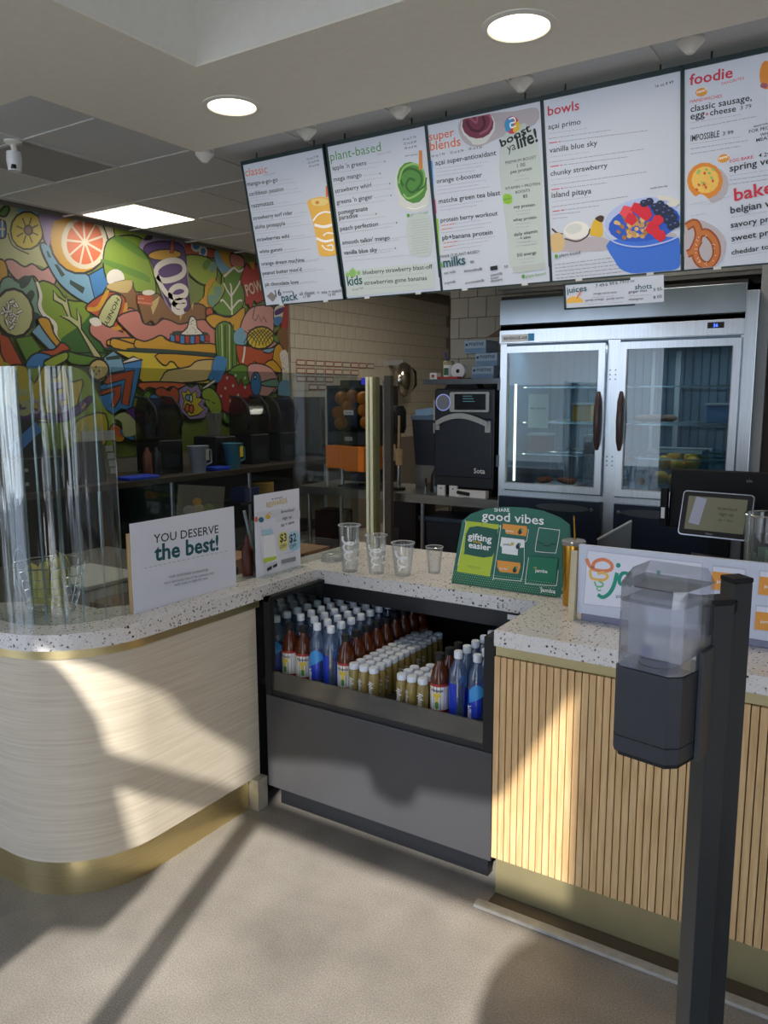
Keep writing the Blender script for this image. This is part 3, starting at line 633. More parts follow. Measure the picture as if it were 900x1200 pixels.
('t','k','B',1644,637,1681,638,9,1.1),
('t','pale','B',1644,637,1681,638,5.5,1.1),
('t','k','NAS',1851,617,2026,608,9,1.25),
('t','pale','NAS',1851,617,2026,608,5.5,1.25),
('p','gold','k',1,1,[2059,645,2085,689,2139,654,2128,615,2088,617]),
('p','orange',0,1,1,[2085,683,2139,654,2121,629,2075,657]),
('l','k',4,1,[2134,707,2166,700,2156,667,2123,655,2170,627,2203,632]),
('l','blue',3,1,[2134,707,2166,700,2156,667,2123,655,2170,627,2203,632]),
('p','green','k',1,1,[2187,639,2221,651,2228,624,2193,612]),
('p','brown','k',1,1,[2219,624,2255,650,2279,621,2235,596]),
('p','lblue','k',1,1,[2240,677,2308,668,2341,618,2286,594,2254,636]),
('p','pale',0,1,1,[2087,712,2144,733,2198,692,2221,651,2137,635,2125,694]),
('e','white',0,1,3,(2366,894,0,0,0,0))]
FLAT['menu0']=[('t','mo','classic',-1360,-310,-556,-331,0,1),
('t','mg','SMOOTHIES',-683,-399,-282,-405,0,1),
('t','mk','16 oz 7 79',842,-225,1221,-217,0,1),
('t','mk','22 oz 8 49',857,-316,1216,-314,0,1),
('t','mk','28 oz 8 99',871,-407,1211,-411,0,1),
('t','mk','mango-a-go-go',-1356,-568,-242,-599,1,1),
('d','mg',-191,-585,278,-607,0.003),
('d','mg',-1346,-633,367,-698,0.003),
('t','mk','caribbean passion',-1342,-829,-90,-853,1,1),
('d','mg',-39,-840,428,-858,0.003),
('d','mg',-1332,-894,558,-955,0.003),
('d','mg',-1348,-963,-623,-985,0.003),
('t','mk','razzmatazz',-1324,-1142,-508,-1154,1,1),
('d','mg',-456,-1140,24,-1155,0.003),
('d','mg',-1314,-1208,752,-1259,0.003),
('d','mg',-1330,-1278,-454,-1312,0.003),
('t','mk','strawberry surf rider',-1339,-1468,99,-1484,1,1),
('d','mg',150,-1469,617,-1481,0.003),
('d','mg',-1329,-1535,456,-1565,0.003),
('t','mk','aloha pineapple',-1324,-1710,-211,-1727,1,1),
('d','mg',-159,-1711,317,-1720,0.003),
('d','mg',-1313,-1777,649,-1799,0.003),
('d','mg',-1330,-1849,-581,-1857,0.003),
('t','mk','strawberries wild',-1330,-2047,-141,-2069,1,1),
('d','mg',-90,-2053,388,-2058,0.003),
('d','mg',-1319,-2115,824,-2121,0.003),
('d','mg',-1336,-2187,-434,-2204,0.003),
('t','mk','white gummi',-1302,-2376,-458,-2387,1,1),
('d','mg',-405,-2370,82,-2371,0.003),
('d','mg',-1292,-2444,564,-2435,0.003),
('d','mg',-1309,-2517,-691,-2500,0.003),
('t','mk','orange dream machine',-1306,-2712,268,-2742,1,1),
('d','mg',319,-2725,791,-2721,0.003),
('d','mg',-1296,-2780,743,-2754,0.003),
('t','mk',"peanut butter moo'd",-1314,-2975,124,-2983,1,1),
('d','mg',176,-2966,653,-2960,0.003),
('d','mg',-1304,-3044,916,-3002,0.003),
('d','mg',-1321,-3118,-393,-3117,0.003),
('t','mk','pb chocolate love',-1292,-3292,-48,-3311,1,1),
('d','mg',4,-3293,488,-3283,0.003),
('d','mg',-1282,-3361,649,-3310,0.003),
('p','y1',0,1,1,[659,-1266,805,-1176,1080,-1167,1362,-1221,1398,-1393,1406,-1800,1411,-2593,1215,-2672,987,-2665,814,-2599,792,-2216,747,-1724]),
('p','y2',0,1,1,[801,-1199,985,-1189,1250,-1223,1357,-1321,1220,-1388,951,-1371,823,-1321]),
('e','y3',0,1,14,(989,-1291,62,-8,-8,-40)),
('p','mo',0,1,0,[1341,-918,1399,-942,1378,-1206,1299,-1196]),
('l','w',0.008,1,[769,-1726,955,-1593,1189,-1553,1406,-1596]),
('l','w',0.014,1,[795,-1833,1078,-1917,1375,-1899]),
('l','w',0.012,1,[799,-2182,1056,-2286,1354,-2275]),
('l','w',0.007,1,[1037,-2137,1184,-2084,1380,-2122]),
('l','w',0.007,1,[948,-2373,1065,-2489,1286,-2529,1285,-2406,1126,-2408]),
('t','mk','16',-957,-3595,-732,-3587,2,1),
('t','mt','smoothie',-669,-3527,-289,-3528,0,1),
('t','mt','pack',-753,-3761,-149,-3740,2,1.1),
('t','mk','all classic',-78,-3633,471,-3626,1,1),
('t','mk','or',553,-3621,648,-3621,0,1),
('t','mk','mix + match',715,-3644,1390,-3637,1,1),
('t','mk','11 99',52,-3716,295,-3714,1,1),
('t','mk','13 99',935,-3725,1168,-3723,1,1),
('p','tanc',0,1,0,[-1293,-3572,-1097,-3459,-924,-3605,-1093,-3746])]
FLAT['menu1']=[('t','mgr','plant-based',-1402,-358,159,-360,0,1),
('t','mg','SMOOTHIES',34,-454,447,-442,0,1),
('t','mk','16 oz 7 79',812,-228,1182,-242,0,1),
('t','mk','22 oz 8 49',820,-330,1178,-340,0,1),
('t','mk','28 oz 8 99',828,-431,1174,-439,0,1),
('t','mk',"apple 'n greens",-1384,-583,-318,-609,1,1),
('d','mg',-271,-595,176,-613,0.003),
('e','mgr',0,1,8,(229,-614,22,-3,-3,-20)),
('d','mg',-1373,-657,-8,-707,0.003),
('t','mk','mega mango',-1389,-857,-506,-866,1,1),
('d','mg',-457,-852,-4,-867,0.003),
('e','mgr',0,1,8,(49,-868,22,-3,-3,-21)),
('d','mg',-1378,-932,159,-977,0.003),
('t','mk','strawberry whirl',-1390,-1138,-249,-1139,1,1),
('d','mg',-201,-1125,247,-1137,0.003),
('e','mgr',0,1,8,(301,-1137,21,-3,-3,-21)),
('d','mg',-1378,-1213,329,-1251,0.003),
('t','mk',"greens 'n ginger",-1389,-1414,-246,-1421,1,1),
('d','mg',-198,-1406,253,-1415,0.003),
('e','mgr',0,1,8,(306,-1415,22,-2,-3,-20)),
('d','mg',-1378,-1489,100,-1512,0.003),
('t','mk','pomegranate',-1376,-1675,-438,-1678,1,1),
('t','mk','paradise',-1374,-1806,-772,-1806,1,1),
('d','mg',-723,-1790,-256,-1794,0.003),
('e','mgr',0,1,8,(-201,-1794,23,-2,-3,-21)),
('d','mg',-1363,-1882,50,-1889,0.003),
('t','mk','peach perfection',-1382,-2079,-176,-2087,1,1),
('d','mg',-127,-2071,327,-2072,0.003),
('e','mgr',0,1,8,(381,-2071,22,-2,-3,-21)),
('d','mg',-1371,-2156,216,-2153,0.003),
('t','mk',"smooth talkin' mango",-1373,-2429,128,-2456,1,1),
('d','mg',176,-2439,626,-2436,0.003),
('e','mgr',0,1,8,(679,-2434,22,-2,-3,-21)),
('d','mg',-1362,-2507,400,-2488,0.003),
('t','mk','vanilla blue sky',-1368,-2690,-300,-2709,1,1),
('d','mg',-251,-2691,210,-2685,0.003),
('e','mgr',0,1,8,(265,-2683,22,-2,-3,-21)),
('d','mg',-1356,-2768,171,-2741,0.003),
('d','mg',-1357,-2860,677,-2891,0.003),
('e','cupw',0,1,14,(948,-1291,491,16,77,-580)),
('p','cupw',0,1,1,[518,-1583,1333,-1617,1288,-1819,1002,-1888,709,-1800]),
('e','g1',0,1,14,(950,-1206,416,13,64,-481)),
('l','g2',0.012,1,[693,-1257,639,-1008,915,-877,1195,-1019,1208,-1258,931,-1427,778,-1268,885,-1111,1049,-1168]),
('l','g3',0.01,1,[574,-1171,747,-852,1095,-802,1319,-1037,1233,-1398,828,-1552,670,-1427]),
('l','g2',0.008,1,[1061,-1410,1283,-1337,1369,-1145]),
('l','w',0.003,1,[737,-1751,968,-1814,1273,-1765]),
('p','mo2',0,1,0,[1235,-522,1318,-528,1290,-931,1182,-949]),
('t','mk','apple n greens',832,-593,1183,-607,0,1),
('e','mgr',0,1,10,(751,-1946,47,-6,-6,-46)),
('t','mgr','plant-based',826,-1973,1314,-1961,1,1),
('p','lav3',0,1,1,[722,-2032,1349,-2017,1277,-2894,828,-2924,669,-2781]),
('d','mg',812,-2084,1311,-2090,0.003),
('d','mg',834,-2147,1325,-2151,0.003),
('d','mg',857,-2210,1339,-2212,0.003),
('d','mg',793,-2264,1303,-2267,0.003),
('d','mg',816,-2327,1317,-2329,0.003),
('d','mg',839,-2390,1281,-2385,0.003),
('d','mg',775,-2444,1295,-2446,0.003),
('d','mg',797,-2508,1309,-2508,0.003),
('d','mg',820,-2571,1272,-2565,0.003),
('d','mg',756,-2626,1286,-2627,0.003),
('d','mg',778,-2690,1250,-2683,0.003),
('d','mg',801,-2754,1264,-2746,0.003),
('d','mg',737,-2809,1227,-2803,0.003),
('d','mg',760,-2873,1241,-2865,0.003),
('p','lav4',0,1,0,[-1398,-3101,1328,-3115,1320,-3753,-1463,-3785]),
('e','g3',0,1,14,(-1154,-3180,116,-9,-19,-115)),
('e','g3',0,1,14,(-1327,-3212,63,-5,-12,-69)),
('e','g3',0,1,14,(-960,-3188,57,-5,-10,-61)),
('l','mgr',0.003,1,[-1146,-3072,-1102,-3037]),
('t','mt','kids',-1364,-3495,-871,-3482,3,1.2),
('t','mk','blueberry strawberry blast-off',-824,-3246,1301,-3275,1,1),
('t','mk','strawberries gone bananas',-818,-3517,1106,-3534,1,1),
('t','mk','10 oz 7 59',-1229,-3635,-873,-3618,0,1),
('d','mg',-801,-3344,1038,-3363,0.003),
('d','mg',-796,-3624,872,-3638,0.003)]
FLAT['menu2']=[('p','shad',0,1,1,[-532,-40,356,-60,791,-104,1330,-135,1272,-453,436,-580,-192,-686,-552,-453]),
('e','cupw',0,1,14,(-111,-250,437,-23,26,-328)),
('p','cupw',0,1,1,[-416,-371,209,-372,64,-623,-229,-628,-327,-542]),
('e','b1',0,1,14,(-116,-215,397,-22,24,-303)),
('l','b2',0.012,1,[-390,-99,-282,-290,-79,-358,55,-244,30,-70]),
('l','b3',0.01,1,[-300,-46,-145,-175,-92,-48,154,-58,223,-205,128,-359,-85,-426]),
('p','w0',0,1,0,[-594,-22,397,-51,449,90,-654,223]),
('p','w0',0,1,0,[-532,-43,365,-55,370,5,-522,62]),
('t','mo','super',-1410,-356,-736,-360,1,1),
('t','mo','blends',-1408,-573,-587,-588,1,1),
('t','mk','16 oz 7 99',-1381,-722,-1024,-726,0,1),
('t','mk','22 oz 8 79',-883,-719,-528,-732,0,1),
('t','mk','28 oz 9 39',-398,-717,-46,-737,0,1),
('t','mk','açai super-antioxidant',-1304,-915,293,-929,1,1),
('d','mg',-1291,-997,111,-1040,0.003),
('d','mg',-1300,-1076,-75,-1110,0.003),
('d','mg',-1309,-1156,-264,-1182,0.003),
('t','mk','orange c-booster',-1314,-1317,-104,-1341,1,1),
('d','mg',-1300,-1400,-10,-1425,0.003),
('d','mg',-1309,-1481,-199,-1499,0.003),
('d','mg',-1319,-1562,77,-1582,0.003),
('t','mk','matcha green tea blast',-1302,-1777,331,-1792,1,1),
('d','mg',-1289,-1861,-113,-1868,0.003),
('d','mg',-1298,-1943,-304,-1946,0.003),
('t','mk','protein berry workout',-1300,-2212,229,-2226,1,1),
('d','mg',-1287,-2297,-228,-2290,0.003),
('d','mg',-1296,-2380,53,-2369,0.003),
('d','mg',-1305,-2463,-138,-2450,0.003),
('d','mo',-1287,-2297,-900,-2287,0.005),
('d','mo',-1283,-2389,-978,-2381,0.005),
('t','mk','pb+banana protein',-1296,-2626,60,-2633,1,1),
('d','mg',-1282,-2712,132,-2688,0.003),
('d','mg',-1291,-2797,-59,-2772,0.003),
('d','mg',-1301,-2881,-252,-2857,0.003),
('d','mo',-1282,-2712,-893,-2698,0.005),
('d','mo',-1279,-2806,-971,-2794,0.005),
('p','lblu',0,1,0,[-1503,-798,-1372,-803,-1414,-1556,-1515,-1558]),
('p','mag',0,1,0,[-1494,-1658,-1389,-1664,-1390,-1992,-1482,-1992]),
('p','lim',0,1,0,[-1459,-2109,-1358,-2110,-1408,-2972,-1503,-2983]),
('p','lav3',0,1,1,[407,-678,1299,-639,1320,-3231,1365,-3490,541,-3531,432,-2739]),
('e','rb1',0,1,14,(724,-375,179,-31,-14,-180)),
('p','rb2',0,1,1,[558,-297,725,-199,772,-367,602,-506]),
('p','rb3',0,1,1,[760,-532,901,-489,893,-321,769,-400]),
('l','w',0.006,1,[662,-248,781,-235,814,-324,695,-337,708,-423,828,-410]),
('t','mk','boost',439,-786,1180,-569,4,0.8),
('t','mk','ya',591,-920,794,-883,0,1.2),
('t','mk','life!',834,-883,1327,-800,4,1.2),
('t','mk','PREMIUM BOOST',512,-1160,1260,-1145,0,1),
('t','mk','1 00',794,-1270,993,-1265,0,1),
('t','mk','pea protein',625,-1374,1144,-1366,1,1),
('d','mg',793,-1454,981,-1453,0.003),
('d','mg',707,-1536,1067,-1534,0.003),
('t','mk','VITAMIN + PROTEIN',462,-1703,1319,-1707,0,1),
('t','mk','BOOSTS',715,-1818,1068,-1812,0,1),
('t','mk','85',892,-1936,1001,-1933,1,1),
('p','lim',0,1,1,[398,-1830,484,-1787,615,-1840,613,-1982,528,-2018,408,-1974]),
('t','mt','add one!',412,-1921,598,-1909,1,1),
('t','mk','soy protein',651,-2129,1167,-2140,1,1),
('d','mg',708,-2201,1071,-2209,0.003),
('d','mg',723,-2274,1046,-2277,0.003),
('t','mk','whey protein',614,-2413,1190,-2408,1,1),
('d','mg',671,-2484,1036,-2490,0.003),
('d','mg',686,-2558,1012,-2559,0.003),
('t','mk','daily vitamin',615,-2740,1195,-2719,1,1),
('d','mg',672,-2812,1040,-2814,0.003),
('d','mg',687,-2887,1015,-2884,0.003),
('t','mk','+ zinc',757,-2832,1023,-2820,1,1),
('d','mg',814,-2903,1179,-2905,0.003),
('d','mg',829,-2978,1155,-2974,0.003),
('t','mk','5G energy',657,-3205,1142,-3184,1,1),
('d','mg',714,-3277,1084,-3274,0.003),
('d','mg',729,-3353,1059,-3345,0.003),
('d','mg',645,-2963,1176,-2955,0.003),
('p','dot',0,1,0,[528,-3417,1331,-3396,1342,-3544,538,-3569]),
('t','mk','MAKE IT PLANT-BASED!',-1393,-3044,-311,-3019,0,1),
('e','mgr',0,1,14,(-1435,-3214,78,-7,-11,-94)),
('t','mt','milks',-1325,-3275,-705,-3251,3,1.2),
('t','mk','80',-570,-3244,-472,-3241,1,1),
('t','mk','oat milk',-1334,-3444,-995,-3425,1,1),
('t','mk','almondmilk',-769,-3440,-259,-3425,1,1),
('t','mk','soymilk',-1337,-3683,-1020,-3668,1,1),
('t','mk','coconutmilk',-761,-3727,-230,-3698,1,1),
('t','mk','oatmilk',-64,-3595,262,-3576,1,1),
('t','mk','frozen',-61,-3665,148,-3651,1,1),
('t','mk','dessert',-67,-3734,251,-3716,1,1),
('p','mk',0,1,0,[-53,-3366,138,-3353,139,-3452,-52,-3462]),
('t','mk','50',315,-3436,413,-3430,1,1),
('e','mgr',0,1,10,(783,-3664,45,-4,-4,-49)),
('t','mgr','plant-based',851,-3700,1343,-3665,1,1)]
FLAT['menu3']=[('t','mr','bowls',-1351,-334,-646,-338,2,1),
('t','mk','16 oz 8 49',943,-224,1297,-207,1,1),
('t','mk','açai primo',-1362,-607,-626,-624,1,1),
('d','mg',-1354,-696,-491,-736,0.003),
('d','mgd',-1360,-797,33,-853,0.003),
('d','mr',-1357,-893,-1086,-904,0.006),
('d','mgd',-1065,-900,783,-991,0.003),
('t','mk','vanilla blue sky',-1355,-1085,-278,-1098,1,1),
('d','mg',-1347,-1176,-477,-1204,0.003),
('d','mgd',-1353,-1279,697,-1331,0.003),
('d','mr',-1350,-1376,-1077,-1383,0.006),
('d','mgd',-1056,-1379,356,-1429,0.003),
('t','mk','chunky strawberry',-1356,-1560,-73,-1571,1,1),
('d','mg',-1348,-1651,-470,-1667,0.003),
('d','mgd',-1354,-1757,751,-1780,0.003),
('d','mr',-1351,-1856,-1076,-1859,0.006),
('d','mgd',-1054,-1854,-98,-1876,0.003),
('t','mk','island pitaya',-1355,-2016,-443,-2040,1,1),
('d','mg',-1348,-2109,-462,-2112,0.003),
('d','mgd',-1353,-2216,348,-2211,0.003),
('d','mr',-1350,-2317,-1073,-2316,0.006),
('d','mgd',-1051,-2311,-287,-2319,0.003),
('d','mgd',-1358,-2382,-691,-2397,0.003),
('d','mgd',-1350,-2468,-1008,-2470,0.003),
('t','mk','vanilla blue sky',821,-2128,1177,-2119,0,1),
('p','shad',0,1,1,[-1396,-2927,-464,-2947,-140,-3019,15,-3265,-1322,-3173]),
('e','shad',0,1,14,(800,-3342,860,-84,-5,-415)),
('e','w1',0,1,14,(-811,-2774,297,6,21,-195)),
('l','coc',0.006,1,[-1093,-2919,-800,-3008,-566,-2916,-499,-2770]),
('e','cupw',0,1,14,(-872,-2729,197,17,20,-108)),
('l','coc',0.008,1,[-1382,-2672,-1259,-2784,-1131,-2817]),
('p','pin',0,1,1,[-503,-2885,-411,-2608,-248,-2589,-219,-2953,-422,-2932]),
('p','coc',0,1,1,[-377,-2574,-266,-2519,-174,-2560,-230,-2667]),
('e','ban',0,1,14,(-1272,-2881,162,-17,-6,-110)),
('p','ban',0,1,1,[-1416,-2885,-1113,-2878,-1148,-3151,-1388,-3175]),
('p','bw2',0,1,1,[-60,-3066,1403,-3162,1433,-3700,1253,-3815,717,-3846,244,-3748,29,-3497]),
('e','lid',0,1,20,(636,-2711,802,43,72,-439)),
('e','bw1',0,1,20,(673,-2789,755,42,61,-372)),
('p','w0',0,1,0,[1439,-2324,1690,-2357,1696,-3429,1440,-3404]),
('e','gr0',0,1,7,(397,-2640,49,-43,-27,-29)),
('e','gr1',0,1,7,(317,-2713,60,-33,-17,-34)),
('e','gr2',0,1,7,(529,-2888,48,-19,-14,-40)),
('e','gr0',0,1,7,(647,-3052,61,-14,-7,-48)),
('e','gr1',0,1,7,(447,-2664,59,-18,-7,-33)),
('e','gr2',0,1,7,(513,-2746,42,-29,-21,-29)),
('e','gr0',0,1,7,(419,-2724,45,-50,-33,-26)),
('e','gr1',0,1,7,(353,-2992,29,-59,-34,-13)),
('e','gr2',0,1,7,(779,-2902,46,-60,-32,-22)),
('e','gr0',0,1,7,(387,-2829,4,-68,-46,2)),
('e','gr1',0,1,7,(476,-2675,46,-38,-31,-36)),
('e','gr2',0,1,7,(90,-2707,1,-47,-55,4)),
('e','gr0',0,1,7,(659,-2936,62,-37,-17,-31)),
('e','gr1',0,1,7,(459,-2800,36,-33,-35,-36)),
('e','gr2',0,1,7,(444,-2783,14,-52,-41,-6)),
('e','gr0',0,1,7,(615,-2828,42,-23,-22,-42)),
('e','gr1',0,1,7,(505,-2652,46,-50,-31,-25)),
('e','gr2',0,1,7,(378,-2788,63,-18,-10,-50)),
('e','gr0',0,1,7,(306,-2636,65,-30,-17,-41)),
('e','gr1',0,1,7,(377,-2925,11,-65,-38,-3)),
('e','gr2',0,1,7,(646,-2719,22,-68,-46,-9)),
('e','gr0',0,1,7,(474,-2739,63,-44,-25,-35)),
('e','gr1',0,1,7,(260,-3039,34,-51,-38,-22)),
('e','gr2',0,1,7,(678,-2948,37,-39,-32,-29)),
('e','gr0',0,1,7,(474,-2961,53,-15,-8,-36)),
('e','gr1',0,1,7,(277,-2618,63,-26,-13,-36)),
('e','gr2',0,1,7,(141,-2730,39,-39,-29,-26)),
('e','gr0',0,1,7,(473,-3029,72,-35,-13,-31)),
('e','gr1',0,1,7,(548,-2720,28,-67,-36,-10)),
('e','gr2',0,1,7,(550,-3016,21,-43,-35,-13)),
('e','gr1',0,1,7,(333,-2895,49,-8,-3,-34)),
('e','gr2',0,1,7,(361,-2935,40,-36,-34,-35)),
('e','gr0',0,1,7,(530,-2777,49,-46,-36,-35)),
('e','gr1',0,1,7,(223,-2806,40,-47,-34,-25)),
('e','gr0',0,1,7,(401,-2957,49,-54,-36,-31)),
('e','gr1',0,1,7,(775,-2824,12,-59,-48,-5)),
('e','gr2',0,1,7,(373,-3020,61,-8,-1,-48)),
('e','gr1',0,1,7,(142,-2908,45,-35,-24,-28)),
('e','gr2',0,1,7,(751,-2932,51,-56,-34,-29)),
('e','gr0',0,1,7,(447,-2735,29,-38,-34,-22)),
('e','gr1',0,1,7,(715,-2977,5,-70,-53,1)),
('e','gr2',0,1,7,(674,-2721,11,-54,-38,-3)),
('e','gr0',0,1,7,(655,-2819,16,-61,-48,-7)),
('p','st1',0,1,0,[165,-2536,267,-2377,413,-2426,459,-2571,343,-2666]),
('p','st0',0,1,0,[397,-2485,487,-2343,618,-2387,659,-2517,556,-2602]),
('p','st0',0,1,0,[560,-2623,666,-2455,819,-2506,868,-2659,748,-2761]),
('p','st0',0,1,0,[267,-2694,364,-2542,503,-2589,547,-2726,437,-2818]),
('p','st0',0,1,0,[698,-2937,810,-2755,972,-2809,1025,-2973,897,-3083]),
('p','st0',0,1,0,[852,-2759,940,-2617,1067,-2660,1109,-2789,1009,-2875]),
('p','st0',0,1,0,[879,-3096,971,-2944,1106,-2988,1150,-3125,1045,-3217]),
('p','st0',0,1,0,[562,-2502,644,-2372,763,-2412,802,-2531,708,-2609]),
('e','bb',0,1,9,(697,-2390,91,-11,-1,-79)),
('e','bb2',0,1,6,(683,-2362,30,-4,-1,-18)),
('e','bb',0,1,9,(811,-2368,90,-11,-1,-79)),
('e','bb2',0,1,6,(796,-2341,30,-3,0,-18)),
('e','bb',0,1,9,(923,-2490,89,-11,-1,-80)),
('e','bb2',0,1,6,(908,-2463,30,-4,0,-18)),
('e','bb',0,1,9,(1035,-2450,89,-11,-1,-79)),
('e','bb2',0,1,6,(1020,-2423,30,-4,0,-18)),
('e','bb',0,1,9,(1127,-2533,89,-11,0,-79)),
('e','bb2',0,1,6,(1113,-2506,29,-4,0,-18)),
('e','bb',0,1,9,(1219,-2616,89,-11,0,-80)),
('e','bb2',0,1,6,(1205,-2590,29,-3,0,-18)),
('e','bb',0,1,9,(978,-2587,90,-11,-1,-80)),
('e','bb2',0,1,6,(963,-2560,30,-4,0,-18)),
('e','bb',0,1,9,(1108,-2639,89,-11,0,-80)),
('e','bb2',0,1,6,(1093,-2612,30,-4,0,-18)),
('e','bb',0,1,9,(1182,-2792,88,-11,-1,-80)),
('e','bb2',0,1,6,(1167,-2765,30,-4,0,-19)),
('e','bb',0,1,9,(1293,-2733,88,-11,0,-80)),
('e','bb2',0,1,6,(1278,-2706,29,-4,0,-18)),
('e','bb',0,1,9,(1255,-2910,89,-10,0,-80)),
('e','bb2',0,1,6,(1241,-2883,29,-3,0,-18)),
('e','bb',0,1,9,(1348,-2884,88,-10,0,-80)),
('e','bb2',0,1,6,(1333,-2857,29,-3,0,-18)),
('e','ban2',0,1,14,(1073,-2329,101,-34,-11,-48)),
('e','ban2',0,1,14,(1220,-2366,100,-34,-11,-48)),
('e','ban2',0,1,14,(1348,-2436,100,-33,-11,-47)),
('e','ban2',0,1,14,(1275,-2480,100,-33,-11,-48)),
('l','lid',0.006,1,[-175,-2863,59,-3116,569,-3262,1105,-3223,1421,-3128]),
('e','mgr',0,1,10,(-1298,-3284,44,-4,-2,-47)),
('t','mk','plant-based',-1220,-3303,-727,-3282,1,1),
('d','mgd',-1347,-3472,-30,-3441,0.004),
('d','mgd',-1342,-3549,32,-3521,0.004),
('d','mgd',-1337,-3627,95,-3600,0.004),
('d','mgd',-1333,-3704,157,-3679,0.004),
('d','mgd',-1328,-3782,220,-3758,0.004),
('d','mgd',-1323,-3860,282,-3837,0.004)]
